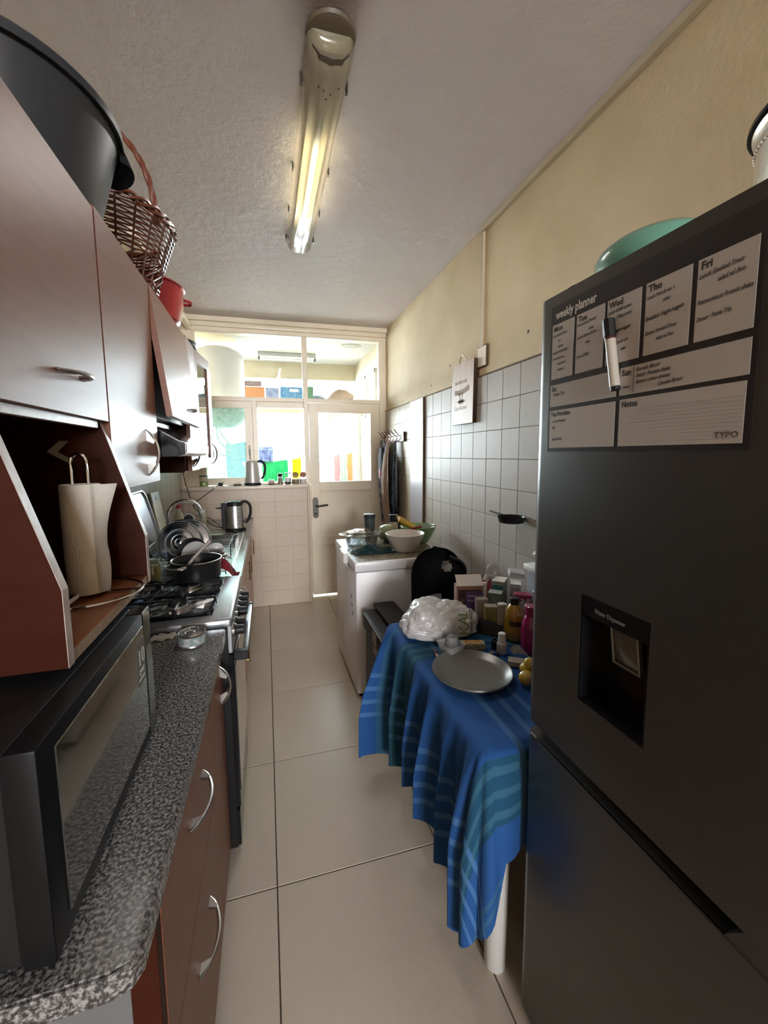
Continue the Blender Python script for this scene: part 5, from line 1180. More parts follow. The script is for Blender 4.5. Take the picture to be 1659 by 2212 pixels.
def build_cloth():
    # columns run round three free edges: far side, left side, near side
    cols_ = []   # (edge point, outward normal, drop length, uv edge point, s)
    rc_ = 0.012
    def add(px_, py_, nx, ny, ln, s_): cols_.append((Vector((px_, py_)), Vector((nx, ny)), ln, s_))
    s_ = 0.0; NF = 34; NL = 120; NC = 14; NN = 64
    for i in range(NF):
        x = TX1 - (TX1 - TX0 - rc_) * i / NF; add(x, TY1, 0, 1, 0.16, s_); s_ += (TX1 - TX0) / NF
    for i in range(NC):
        a = radians(90 + 90 * i / NC); w_ = sin(pi * i / NC); add(TX0 + rc_ + rc_ * cos(a), TY1 - rc_ + rc_ * sin(a), cos(a), sin(a), 0.20 + 0.38 * (i / NC) + 0.12 * w_, s_); s_ += 0.012
    for i in range(NL):
        f = i / NL; y = TY1 - rc_ - (TY1 - TY0 - 2 * rc_) * f
        ln = 0.555 - 0.13 * f + 0.0 + 0.05 * sin(f * 9)
        ln = 0.60 - 0.17 * min(1, f * 1.8) + 0.11 * max(0, (f - 0.55) / 0.45)
        add(TX0, y, -1, 0, ln, s_); s_ += (TY1 - TY0) / NL
    for i in range(NC):
        a = radians(180 + 90 * i / NC); w_ = sin(pi * i / NC); add(TX0 + rc_ + rc_ * cos(a), TY0 + rc_ + rc_ * sin(a), cos(a), sin(a), 0.53 + 0.02 * w_ - 0.15 * (i / NC), s_); s_ += 0.012
    for i in range(NN + 1):
        f = i / NN; x = TX0 + rc_ + (TX1 - TX0 - rc_) * f
        ln = 0.38 - 0.11 * min(1, f / 0.03) - 0.02 * f
        add(x, TY0, 0, -1, ln, s_); s_ += (TX1 - TX0) / NN
    bm = bmesh.new(); uvl = bm.loops.layers.uv.new('flat')
    NV = 26; uvs = {}
    def V(co, uv):
        v = bm.verts.new(co); uvs[v] = uv; return v
    folds = [(0.03, 0.020, 0.0), (0.095, 0.028, 0.9), (0.21, 0.03, 0.3)]
    rows = []
    S0 = cols_[NF + NC][3]; SL = TY1 - TY0
    for ci, (p, n_, ln, s0) in enumerate(cols_):
        col = []
        left = NF + NC <= ci < NF + NC + NL; near = ci >= NF + NC + NL + NC; corner = not left and ci >= NF + NC and not near
        f = (s0 - S0) / SL
        for j in range(NV + 1):
            v = j / NV; d = ln * v
            if v == 0:
                col.append(V((p.x, p.y, TZ + 0.001), (p.x, p.y))); continue
            amp = 0.0; lat = 0.0; out_ = 0.010 + 0.012 * min(1, d / 0.08)
            if left:
                # sharp pleats, deeper towards the far end
                ph = 2 * pi * (4.6 * f + 0.8 * f * f + 0.10 * sin(9 * f)) + 0.25 * v
                sharp = (0.5 + 0.5 * sin(ph)) ** 2.6 * (0.75 + 0.25 * sin(11 * f + 1))
                w_ = (1 - 0.25 * f) * min(1, d / 0.30) ** 0.8
                out_ += 0.080 * sharp * w_ + 0.006 * sin(ph * 2.3 + 1) * min(1, d / 0.2)
                lat = 0.018 * cos(ph) * w_
                if f > 0.93: out_ += 0.045 * (f - 0.93) / 0.07 * min(1, d / 0.25)
                if f < 0.10: out_ += 0.10 * (0.10 - f) / 0.10 * min(1, d / 0.4)
            elif corner:
                k = (ci - NF - NC - NL) / NC; out_ += (0.030 + 0.030 * abs(sin(2 * pi * k))) * min(1, d / 0.28)
            elif near:
                g = (ci - NF - NC - NL - NC) / NN
                out_ += 0.012 * (0.5 + 0.5 * sin(g * 26)) * min(1, d / 0.15) + 0.03 * max(0, 1 - g * 9) * min(1, d / 0.25)
            elif ci >= NF:
                k = (ci - NF) / NC; out_ += 0.10 * (0.3 + 0.7 * k) * min(1, d / 0.35)
            else:
                out_ += 0.012 * (0.5 + 0.5 * sin(ci * 0.9)) * min(1, d / 0.1)
            dd = d
            drop = d if d > 0.03 else d * 0.8
            t2 = Vector((-n_.y, n_.x))
            q = p + n_ * out_ + t2 * lat
            z = TZ + 0.001 - drop - 0.006 * sin(s0 * 40) * v ** 4
            col.append(V((q.x, q.y, max(z, 0.03)), (p.x + n_.x * d, p.y + n_.y * d)))
        rows.append(col)
    for a, b_ in zip(rows[:-1], rows[1:]):
        for j in range(NV):
            bm.faces.new((a[j], b_[j], b_[j + 1], a[j + 1]))
    # the top: columns go inwards from the same edge points to the centre line
    cxm, cym = (TX0 + TX1) / 2, (TY0 + TY1) / 2
    prev = [c_[0] for c_ in rows]
    K = 14; last = prev
    edge = [tuple(v.co) for v in prev]
    # close the wall side
    for k in range(1, K + 1):
        tt = k / K; cur = []
        for (x, y, z) in edge:
            qx = x + (cxm - x) * tt * 0.98; qy = y + (cym - y) * tt * 0.98
            zz = TZ + 0.001 + 0.0022 * sin(qx * 31 + qy * 9) * sin(qy * 23) * min(1, k / 3) + 0.005 * math.exp(-((qy - 1.33 - 0.5 * (qx - 0.6)) ** 2) * 900) * (qx < 0.80) * min(1, k / 2)
            cur.append(V((qx, qy, zz + 0.0008), (qx, qy)))
        for i in range(len(cur) - 1):
            bm.faces.new((last[i], cur[i], cur[i + 1], last[i + 1]))
        bm.faces.new((last[-1], cur[-1], cur[0], last[0]))
        last = cur
    bm.faces.new(last)
    bm.faces.ensure_lookup_table()
    for f_ in bm.faces:
        for lp in f_.loops: lp[uvl].uv = uvs[lp.vert]
    bmesh.ops.recalc_face_normals(bm, faces=bm.faces)
    bmesh.ops.translate(bm, vec=(-0.86, -1.27, -TZ), verts=bm.verts)
    me = bpy.data.meshes.new('tablecloth'); bm.to_mesh(me); bm.free(); me.materials.append(clothm); me.shade_smooth()
    o = bpy.data.objects.new('tablecloth', me); COL.objects.link(o); o.location = (0.86, 1.27, TZ)
    return tag(o, 'blue cotton tablecloth with pale stripes hanging in folds over the table', 'tablecloth')
build_cloth()
TC = TZ + 0.0045
# ---------------------------------------------------------------- things on the table
pm = mat('grey non-stick disc', (0.16, 0.155, 0.14), 0.30, 0.35, var=(5, (0.12, 0.12, 0.115), 0.3))
pc = (0.655, 1.185, TC)
t = tag(B().lathe(pc, [(0.095, 0.0), (0.098, 0.0), (0.125, 0.012), (0.133, 0.022), (0.136, 0.023), (0.134, 0.027), (0.129, 0.025), (0.115, 0.011), (0.095, 0.006), (0.0, 0.0045)], 56, cap1=False).out('griddle_pan', pm, at=pc), 'round flat grey griddle plate with a raised edge at the front of the blue cloth', 'pan')
# supermarket bag
t = thing('carrier_bag', 'crumpled white plastic carrier bag with green lettering on the table', 'bag', (0.67, 1.55, TC))
bagm = mat('thin white plastic film', (0.56, 0.55, 0.555), 0.25, coat=0.3, alpha=0.95, bump=(22, 0.5))
rb = random.Random(11)
b = B(); NA, NB = 120, 46; rs = []
ph = [rb.uniform(0, 6.28) for _ in range(8)]
from mathutils import noise
for j in range(NB + 1):
    v = j / NB; r = []
    tt = -0.35 + (pi / 2 + 0.35) * v
    for i in range(NA):
        a = 2 * pi * i / NA
        rad = max(0.0, cos(tt)) ** 0.62
        x = 0.150 * rad * cos(a); y = 0.112 * rad * sin(a); z = 0.125 * max(0.0, 0.32 + sin(tt) * 0.68)
        q = Vector((x * 8, y * 9, z * 9))
        n1 = abs(noise.noise(q + Vector((3, 1, 7)))); n2 = abs(noise.noise(q * 2.3 + Vector((9, 4, 2)))); n3 = noise.noise(q * 0.45)
        n4 = abs(noise.noise(Vector((a * 2.6, v * 1.2, 4.0)))) ; n5 = abs(noise.noise(q * 4.1))
        k_ = 1.03 + 0.10 * n3 + 0.20 * n1 + 0.10 * n2 + 0.16 * n4 * (1 - v) + 0.05 * n5
        px_ = 0.685 + x * k_ * (1.0 - 0.12 * sin(a)); py_ = 1.545 + y * k_
        r.append((px_, py_, max(TC + 0.001, TC + 0.002 + z * (0.86 + 0.30 * n1 + 0.2 * n3 + 0.14 * n2 + 0.10 * n5))))
    rs.append(r)
b.rings(rs, True)
b.out('bag', bagm, t, 60)
B().sheet(lambda u, v: (0.60 + 0.20 * u, 1.455 + 0.035 * v - 0.02 * sin(pi * u), TC + 0.004 + 0.020 * v + 0.010 * abs(sin(u * 11 + v * 2))), 24, 5, 0.0008).out('loose_edge', bagm, t, 60)
B().tube(smoothpts([(0.56, 1.47, TC + 0.045), (0.585, 1.452, TC + 0.062), (0.62, 1.444, TC + 0.050), (0.66, 1.44, TC + 0.058), (0.70, 1.438, TC + 0.045)], 4), 0.006, 6).out('knotted_handle', bagm, t, 60)
# lettering wraps over the right shoulder of the bag, reading downhill
bm_ = bpy.data.materials['green print']
def bagtext(txt, size, m, c, ang, off=0.0, name='lettering', sx=1.0):
    # plane tangent to the bag's right front shoulder
    n_ = Vector((0.42, -0.62, 0.66)).normalized(); u_ = Vector((0.75, -0.05, -0.60)); u_ = (u_ - n_ * u_.dot(n_)).normalized(); w_ = n_.cross(u_)
    ca, sa = cos(ang), sin(ang); X = u_ * ca + w_ * sa; Y = -u_ * sa + w_ * ca
    Mx = Matrix((X, Y, n_)).transposed().to_4x4(); Mx.translation = Vector(c)
    b = B(); b.text(txt, size, Mx, 0.0003, sx=sx)
    # wrap onto the bag shape
    for v in b.bm.verts:
        co = v.co
        best = None
        d = (co - Vector((0.685, 1.545, TC + 0.03)))
        a = atan2(d.y / 0.105, d.x / 0.150)
    return b.out(name, m, t)
bag_o = [c_ for c_ in t.children if c_.name.startswith('bag')][0]
from mathutils.bvhtree import BVHTree
bme = bag_o.data; bt = BVHTree.FromPolygons([v.co + Vector(t.location) for v in bme.vertices], [p.vertices for p in bme.polygons])
def wrap_text(txt, size, c, n_, updir, m, name, sx=1.0, lift=0.0012):
    n_ = Vector(n_).normalized(); Y = Vector(updir); Y = (Y - n_ * Y.dot(n_)).normalized(); X = Y.cross(n_)
    Mx = Matrix((X, Y, n_)).transposed().to_4x4(); Mx.translation = Vector(c)
    b = B(); b.text(txt, size, Mx, 0.0, sx=sx)
    bmesh.ops.subdivide_edges(b.bm, edges=[e for e in b.bm.edges if e.calc_length() > size * 0.18], cuts=2)
    for v in b.bm.verts:
        hit = bt.ray_cast(v.co + n_ * 0.2, -n_, 0.5)
        if hit[0] is not None: v.co = hit[0] + hit[1].normalized() * lift * (1 if hit[1].dot(n_) > 0 else -1)
    return b.out(name, m, t, 0)
view = Vector((-0.36, -0.74, 0.52))
wrap_text('KAL', 0.058, (0.775, 1.425, TC + 0.022), view, (-0.95, 0.1, 0.12), green_print, 'logo_lettering', sx=0.95)
wrap_text('TU PODE DAR', 0.016, (0.795, 1.43, TC + 0.035), view, (-0.95, 0.1, 0.12), ink_grey, 'small_lettering')
# bottle stopper
t = thing('bottle_stopper', 'chrome and black bottle stopper lying beside the griddle plate', 'stopper', (0.585, 1.335, TC))
B().tube([(0.582, 1.288, TC + 0.011), (0.588, 1.325, TC + 0.011)], [0.004, 0.009], 12).out('cone', chrome, t)
B().tube([(0.5885, 1.327, TC + 0.011), (0.5905, 1.336, TC + 0.011)], [0.010, 0.010], 12).out('ring', mat('red bronze ring', (0.2, 0.08, 0.07), 0.3, 0.8), t)
B().tube([(0.5907, 1.337, TC + 0.012), (0.597, 1.368, TC + 0.012)], [0.0105, 0.007], 12).out('knob', black_gloss, t)
# clear tub with small cup
t = thing('plastic_tub', 'clear square plastic tub with a rounded rim beside the bag', 'tub', (0.655, 1.345, TC))
tubm = mat('cloudy clear plastic', (0.60, 0.61, 0.62), 0.2, alpha=0.35)
def rsq(c, h, z, r, n=6):
    pts = []
    for (sx_, sy_, a0) in ((1, 1, 0), (-1, 1, 90), (-1, -1, 180), (1, -1, 270)):
        for k in range(n + 1):
            a = radians(a0 + 90 * k / n); pts.append((c[0] + sx_ * (h - r) + r * cos(a), c[1] + sy_ * (h - r) + r * sin(a), z))
    return pts
c0 = (0.655, 1.345)
B().rings([rsq(c0, 0.033, TC, 0.012), rsq(c0, 0.040, TC + 0.040, 0.014), rsq(c0, 0.043, TC + 0.042, 0.015), rsq(c0, 0.0425, TC + 0.045, 0.015), rsq(c0, 0.039, TC + 0.044, 0.013), rsq(c0, 0.0315, TC + 0.002, 0.011)], True, True, True, M=Matrix.Translation((c0[0], c0[1], 0)) @ Matrix.Rotation(0.25, 4, 'Z') @ Matrix.Translation((-c0[0], -c0[1], 0))).out('tub', tubm, t)
B().lathe((0.668, 1.362, TC + 0.0035), [(0.026, 0), (0.0265, 0.002), (0.021, 0.055), (0.019, 0.057), (0.018, 0.054), (0.023, 0.003)], 28).out('measuring_cup', mat('frosted measuring cup', (0.62, 0.64, 0.66), 0.25, alpha=0.45), None, at=(0.668, 1.362, TC)).name = 'measuring_cup'
tag(bpy.data.objects['measuring_cup'], 'small frosted measuring cup upside down inside the clear square tub', 'cup')
# matchbox-like carton lying flat
def rbox(name, lab, cat, c, sz, rz, m, label_m=None, rx_=0.0, ry_=0.0, txt=None, tm=None, tsize=0.012, group=None, top_m=None):
    t = thing(name, lab, cat, c, group)
    Mx = Matrix.Translation(c) @ Matrix.Rotation(rz, 4, 'Z') @ Matrix.Rotation(rx_, 4, 'X') @ Matrix.Rotation(ry_, 4, 'Y')
    hx, hy, h = sz[0] / 2, sz[1] / 2, sz[2]
    B().box(-hx, hx, -hy, hy, 0, h, 0.0008, M=Mx).out('box', m, t, 0)
    B().box(-hx + 0.0005, hx - 0.0005, -hy + 0.0005, hy - 0.0005, h - 0.0002, h + 0.0004, M=Mx).out('top_flap', top_m or m, t, 0)
    if label_m:
        B().box(-hx * 0.86, hx * 0.86, -hy - 0.0005, -hy + 0.0002, h * 0.12, h * 0.88, M=Mx).out('printed_panel', label_m, t, 0)
    if txt:
        b = B()
        for k, s in enumerate(txt):
            b.text(s, tsize, Mx @ Matrix.Translation((-hx * 0.8, -hy - 0.0007, h * 0.68 - k * tsize * 1.25)) @ Matrix.Rotation(radians(90), 4, 'X'), 0.0002, sx=0.9)
        b.out('lettering', tm or ink_white, t, 0)
    return t
cream_card = mat('cream card', (0.42, 0.37, 0.22), 0.6, var=(70, (0.28, 0.24, 0.15), 0.1))
t = rbox('small_carton', 'long cream medicine carton lying flat behind the griddle plate', 'carton', (0.757, 1.362, TC), (0.088, 0.036, 0.024), -0.28, cream_card)
B().box(-0.034, 0.03, -0.014, 0.014, 0.0243, 0.0249, M=Matrix.Translation((0.757, 1.362, TC)) @ Matrix.Rotation(-0.28, 4, 'Z')).out('printed_panel', mat('yellow print', (0.48, 0.33, 0.08), 0.6, var=(110, (0.3, 0.08, 0.02), 0.1)), t, 0)
# dark folded item behind
def dk(u, v): return (0.83 + 0.13 * u - 0.05 * v, 1.585 - 0.13 * u - 0.05 * v, TC + 0.002 + 0.060 * sin(pi * v) * (1 - 0.35 * u))
tag(B().sheet(dk, 16, 12, 0.004).out('glasses_case', mat('charcoal fabric', (0.022, 0.02, 0.021), 0.85), at=(0.9, 1.45, TC)), 'long charcoal soft case lying in front of the medicine cartons', 'case')
# cartons at the back
purple = mat('purple print', (0.115, 0.06, 0.17), 0.6)
orange_leo = mat('brown patterned card', (0.17, 0.08, 0.04), 0.6, var=(28, (0.04, 0.015, 0.01), 0.06))
t = rbox('open_carton', 'tall open carton with a purple label and a raised white lid flap', 'carton', (0.895, 1.66, TC), (0.125, 0.05, 0.150), -0.22, mat('pinkish brown card', (0.30, 0.17, 0.13), 0.6), orange_leo)
Mx = Matrix.Translation((0.895, 1.66, TC)) @ Matrix.Rotation(-0.22, 4, 'Z')
B().box(-0.018, 0.058, -0.0265, -0.0255, 0.045, 0.125, M=Mx).out('purple_label', purple, t, 0)
b = B()
for k, s in enumerate(('FARINHA DE', 'MEXOEIRA')): b.text(s, 0.0135, Mx @ Matrix.Translation((-0.012, -0.0268, 0.098 - 0.022 * k)) @ Matrix.Rotation(radians(90), 4, 'X'), 0.0002, sx=0.85)
b.out('lettering', ink_white, t, 0)
B().prism([(-0.025, 0.150), (-0.0245, 0.1505), (0.022, 0.190), (0.021, 0.1912)], 'x', -0.06, 0.062, M=Mx).out('flap', paper, t, 0)
rbox('folded_leaflet', 'white folded leaflet standing beside the tall purple-labelled carton', 'leaflet', (0.965, 1.64, TC), (0.022, 0.012, 0.158), -0.3, paper)
rbox('medicine_carton', 'pale pink medicine carton behind the yellow one', 'carton', (0.915, 1.575, TC), (0.052, 0.036, 0.110), -0.2, mat('pinkish white card', (0.36, 0.31, 0.29), 0.6), None, txt=None)
rbox('medicine_carton', 'yellow-green medicine carton standing at the front of the carton cluster', 'carton', (0.925, 1.515, TC), (0.052, 0.040, 0.098), -0.35, mat('olive yellow card', (0.33, 0.29, 0.09), 0.5), mat('yellow panel', (0.36, 0.31, 0.10), 0.5, var=(50, (0.25, 0.22, 0.08), 0.1)), top_m=mat('grey white card', (0.42, 0.41, 0.38), 0.6))
rbox('medicine_carton', 'grey-green square medicine carton behind the small brown bottle', 'carton', (1.02, 1.63, TC), (0.062, 0.055, 0.112), -0.7, mat('grey-green card', (0.17, 0.20, 0.16), 0.6), mat('grey green panel', (0.24, 0.27, 0.24), 0.6, var=(60, (0.17, 0.2, 0.17), 0.1)), top_m=mat('pale green-grey card', (0.37, 0.39, 0.35), 0.6))
rbox('medicine_carton', 'white medicine carton with black stripes and a teal side near the tiles', 'carton', (1.085, 1.70, TC), (0.060, 0.085, 0.145), -0.75, mat('striped white card', (0.42, 0.40, 0.39), 0.6, wood=((1, 1, 110), (0.10, 0.10, 0.10))), mat('teal panel', (0.03, 0.17, 0.17), 0.5), top_m=paper)
rbox('medicine_carton', 'white long medicine carton behind the striped one against the tiles', 'carton', (1.15, 1.665, TC), (0.050, 0.080, 0.135), -0.6, mat('white card', (0.46, 0.44, 0.44), 0.6), mat('lilac white panel', (0.40, 0.34, 0.36), 0.6), top_m=paper)
rbox('medicine_carton', 'crimson medicine carton behind the yellow juice bottle', 'carton', (1.095, 1.53, TC), (0.075, 0.045, 0.128), -0.55, mat('crimson card', (0.26, 0.02, 0.06), 0.45), mat('crimson printed panel', (0.24, 0.02, 0.05), 0.45, var=(45, (0.45, 0.3, 0.32), 0.05)))
rbox('medicine_carton', 'white flat carton tilted on top of the others against the tiles', 'carton', (1.175, 1.70, TC + 0.155), (0.07, 0.085, 0.024), -0.5, mat('white card b', (0.46, 0.45, 0.45), 0.6), None, ry_=0.12, rx_=0.0)
t = tag(B().sheet(lambda u, v: (1.0 + 0.05 * u, 1.70 + 0.02 * v, TC + 0.02 + 0.115 * v + 0.01 * sin(u * 9)), 8, 8, 0.01).out('pink_pouch', mat('pink plastic pouch', (0.45, 0.10, 0.14), 0.35), at=(1.03, 1.7, TC)), 'pink plastic pouch wedged behind the cartons', 'pouch')
b = B(); b.tube([(1.07 + 0.026 * cos(a), 1.745, TC + 0.178 + 0.030 * sin(a)) for a in [2 * pi * k / 24 for k in range(24)]], 0.007, 8, closed=True); b.tube([(1.045, 1.745, TC + 0.16), (1.02, 1.745, TC + 0.10)], [0.009, 0.014], 8)
tag(b.out('bag_handle', mat('translucent white film', (0.55, 0.5, 0.48), 0.4), at=(1.07, 1.745, TC + 0.17)), 'looped white plastic bag handle sticking up behind the cartons', 'bag handle')
# brown bottle
t = thing('pill_bottle', 'small dark brown bottle with a white cap beside the yellow-green carton', 'bottle', (0.972, 1.50, TC))
B().lathe((0.972, 1.50, TC), [(0.021, 0), (0.023, 0.004), (0.023, 0.075), (0.018, 0.082)], 24).out('body', mat('dark brown glass', (0.025, 0.014, 0.012), 0.15), t)
B().lathe((0.972, 1.50, TC + 0.082), [(0.021, 0), (0.021, 0.022), (0.019, 0.024)], 24).out('cap', white_plastic, t)
B().lathe((0.972, 1.50, TC), [(0.0235, 0.012), (0.0235, 0.045)], 24, False, False).out('label', mat('grey lilac label', (0.20, 0.18, 0.20), 0.5, var=(60, (0.1, 0.09, 0.1), 0.1)), t)
# yellow bottle
jc = (0.955, 1.385, TC)
t = thing('juice_bottle', 'plump yellow bottle with a black cap and label on the table', 'bottle', jc)
B().lathe(jc, [(0.030, 0), (0.036, 0.008), (0.038, 0.05), (0.037, 0.10), (0.034, 0.125), (0.020, 0.146), (0.016, 0.150)], 32).out('body', mat('amber yellow liquid', (0.36, 0.215, 0.015), 0.16, coat=0.4, var=(9, (0.25, 0.14, 0.01), 0.25)), t)
B().lathe((jc[0], jc[1], jc[2] + 0.150), [(0.018, 0), (0.018, 0.024), (0.016, 0.026)], 24).out('cap', black_satin, t)
b = B(); n = 10
rg = lambda z: [(jc[0] + 0.0385 * cos(a), jc[1] + 0.0385 * sin(a), z) for a in [radians(-150 + 70 * k / n) for k in range(n + 1)]]
b.rings([rg(jc[2] + 0.066), rg(jc[2] + 0.088)], False); b.out('label', mat('brown black label', (0.035, 0.02, 0.008), 0.5), t)
rg2 = lambda z, r: [(jc[0] + r * cos(a), jc[1] + r * sin(a), z) for a in [radians(-110 + 50 * k / n) for k in range(n + 1)]]
b = B(); b.rings([rg2(jc[2] + 0.112, 0.0370), rg2(jc[2] + 0.130, 0.0335)], False); b.out('shoulder_sticker', mat('pale sticker', (0.50, 0.42, 0.22), 0.4), t)
# white tube standing
t = thing('cream_tube', 'pale upright tube squeezed between the brown and the yellow bottle', 'tube', (0.935, 1.435, TC))
B().rings([[(0.935 + a_ * cos(q), 1.445 + b_ * sin(q), TC + z_) for q in [2 * pi * k / 20 for k in range(20)]] for (a_, b_, z_) in ((0.014, 0.014, 0), (0.016, 0.014, 0.02), (0.018, 0.010, 0.08), (0.021, 0.0015, 0.125))]).out('tube', mat('pale greyish tube', (0.36, 0.34, 0.30), 0.4), t)
t = thing('small_tube', 'white tube with a silver foil end leaning behind the magenta bottle', 'tube', (1.03, 1.40, TC))
Mx = Matrix.Translation((1.03, 1.41, TC)) @ Matrix.Rotation(0.2, 4, 'Z')
B().box(-0.018, 0.018, -0.012, 0.012, 0, 0.13, 0.004, M=Mx).out('body', mat('white tube print', (0.42, 0.38, 0.37), 0.5, var=(22, (0.38, 0.12, 0.14), 0.05)), t)
B().box(-0.014, 0.010, -0.0135, -0.002, 0.132, 0.158, 0.002, M=Mx @ Matrix.Rotation(-0.25, 4, 'Y')).out('foil_end', chrome, t)
# magenta bottle
mc = (0.952, 1.272, TC)
t = thing('water_bottle', 'glossy magenta plastic water bottle standing beside the refrigerator', 'bottle', mc)
mg = mat('magenta plastic', (0.24, 0.008, 0.085), 0.14, coat=0.5)
B().lathe(mc, [(0.030, 0), (0.034, 0.006), (0.036, 0.05), (0.036, 0.10), (0.034, 0.115), (0.024, 0.140), (0.020, 0.146)], 36).out('body', mg, t)
B().lathe((mc[0], mc[1], mc[2] + 0.146), [(0.0225, 0), (0.0225, 0.028), (0.0235, 0.030), (0.0235, 0.036), (0.021, 0.038)], 30).out('cap', mat('dark magenta cap', (0.26, 0.012, 0.08), 0.25, coat=0.4), t)
# white spray
wc = (0.842, 1.295, TC)
t = thing('spray_bottle', 'small white spray bottle with a clear cap behind the griddle plate', 'bottle', wc)
B().lathe(wc, [(0.017, 0), (0.019, 0.004), (0.019, 0.040), (0.013, 0.048)], 24).out('body', mat('cloudy white bottle', (0.50, 0.50, 0.48), 0.3), t)
B().lathe((wc[0], wc[1], wc[2] + 0.048), [(0.014, 0), (0.0135, 0.030), (0.012, 0.032)], 24).out('cap', white_plastic, t)
t = tag(B().lathe((0.835, 1.335, TC), [(0.010, 0), (0.012, 0.004), (0.012, 0.03), (0.006, 0.036), (0.006, 0.045)], 18).out('small_vial', black_gloss, at=(0.835, 1.335, TC)), 'tiny black vial behind the white spray bottle', 'vial')
tag(B().sheet(lambda u, v: (0.790 + 0.035 * u, 1.285 + 0.02 * v - 0.008 * u, TC + 0.003 + 0.016 * sin(pi * u) * (1 - v * 0.6)), 8, 4, 0.001).out('folded_card', mat('pale yellow card', (0.48, 0.38, 0.20), 0.6), at=(0.8, 1.29, TC)), 'small folded pale yellow card behind the griddle plate', 'card')
rbox('crushed_carton', 'crushed white carton lying between the spray bottle and the purple cup', 'carton', (0.845, 1.205, TC), (0.058, 0.040, 0.018), -0.6, mat('greyish white card', (0.40, 0.36, 0.32), 0.7, var=(50, (0.28, 0.25, 0.22), 0.1)), None)
tag(B().sheet(lambda u, v: (0.858 + 0.05 * u, 1.24 + 0.03 * v - 0.035 * u, TC + 0.012 + 0.035 * sin(pi * (u * 0.8 + 0.15)) * (0.4 + 0.6 * v)), 10, 5, 0.0012).out('open_leaflet', mat('grey leaflet', (0.38, 0.35, 0.30), 0.7, var=(70, (0.28, 0.26, 0.22), 0.1)), at=(0.88, 1.24, TC)), 'bent open leaflet over the crushed carton', 'leaflet')
# lemons / yellow bottle
t = thing('lemon_squeeze_bottle', 'yellow lemon-shaped squeeze bottle behind the purple cup', 'bottle', (0.795, 1.075, TC))
ly = mat('glossy lemon yellow', (0.42, 0.28, 0.03), 0.2, coat=0.4)
B().ell((0.800, 1.085, TC + 0.024), (0.026, 0.024, 0.024), 24).out('body', ly, t)
t = tag(B().ell((0.835, 1.135, TC + 0.022), (0.021, 0.024, 0.022), 20).out('lemon', mat('lemon peel', (0.46, 0.33, 0.04), 0.35, bump=(80, 0.2)), at=(0.835, 1.135, TC)), 'small yellow lemon just beyond the yellow squeeze bottle', 'lemon')
t = tag(B().ell((0.828, 1.110, TC + 0.058), (0.017, 0.017, 0.019), 18).out('lemon', bpy.data.materials['lemon peel'], at=(0.828, 1.11, TC + 0.05)), 'small yellow lemon resting on top of the other two', 'lemon')
# purple cup
cc = (0.832, 1.020, TC)
t = thing('purple_cup', 'purple plastic cup with a translucent rim at the edge of the refrigerator', 'cup', cc)
B().lathe(cc, [(0.027, 0), (0.0285, 0.003), (0.036, 0.082)], 36, cap1=False).out('cup', mat('violet plastic', (0.13, 0.035, 0.36), 0.3), t)
B().lathe((cc[0], cc[1], cc[2] + 0.080), [(0.0362, 0), (0.040, 0.022), (0.042, 0.024), (0.042, 0.027), (0.0385, 0.026), (0.0345, 0.0)], 36).out('rim', mat('pale lilac translucent rim', (0.40, 0.32, 0.52), 0.25), t)
B().lathe(cc, [(0.0265, 0.006), (0.0345, 0.080)], 36, cap1=False).out('inner_wall', mat('deep violet inside', (0.05, 0.018, 0.15), 0.4), t)
# clear food boxes by the wall
t = thing('food_box', 'tall clear food container with a white lid against the tiles', 'food container', (1.17, 1.50, TC))
B().box(1.125, 1.215, 1.44, 1.55, TC, TC + 0.235, 0.012, 2).out('box', mat('clear blueish plastic', (0.55, 0.62, 0.70), 0.15, alpha=0.35), t)
B().box(1.113, 1.22, 1.43, 1.56, TC + 0.235, TC + 0.262, 0.008, 2).out('lid', white_plastic, t)
t = thing('food_box', 'low clear box of beige snacks with a blue rim in front of the tall container', 'food container', (1.10, 1.42, TC))
B().box(1.075, 1.185, 1.345, 1.43, TC, TC + 0.170, 0.010, 2).out('box', bpy.data.materials['clear blueish plastic'], t)
B().box(1.07, 1.19, 1.34, 1.435, TC + 0.170, TC + 0.180, 0.004).out('rim', mat('pale blue rim', (0.35, 0.48, 0.66), 0.3), t)
B().box(1.085, 1.175, 1.355, 1.42, TC + 0.004, TC + 0.12, 0.02, 2).out('snacks', mat('beige snacks', (0.42, 0.29, 0.20), 0.7, var=(40, (0.55, 0.5, 0.45), 0.15)), t)
# wall hook with pan
t = thing('small_pan', 'small black pan hanging on the tiles right beside the refrigerator', 'pan', (1.19, 1.75, 1.17))
B().lathe((1.165, 1.735, 1.155), [(0.050, 0), (0.060, 0.004), (0.066, 0.030), (0.068, 0.032), (0.063, 0.030), (0.056, 0.006), (0, 0.004)], 30, cap1=False).out('pan', black_satin, t)
B().tube([(1.155, 1.80, 1.185), (1.145, 1.90, 1.192)], [0.006, 0.004], 8).out('handle', black_satin, t)
B().tube([(1.236, 1.735, 1.17), (1.225, 1.735, 1.17)], [0.008, 0.008], 8).out('bracket', black_satin, t)
t = tag(B().tube([(1.236, 1.60, 1.02), (1.215, 1.60, 1.02), (1.205, 1.60, 1.03)], 0.012, 10).out('wall_peg', white_plastic, at=(1.22, 1.6, 1.02)), 'small white peg on the tiles below the black pan', 'peg')

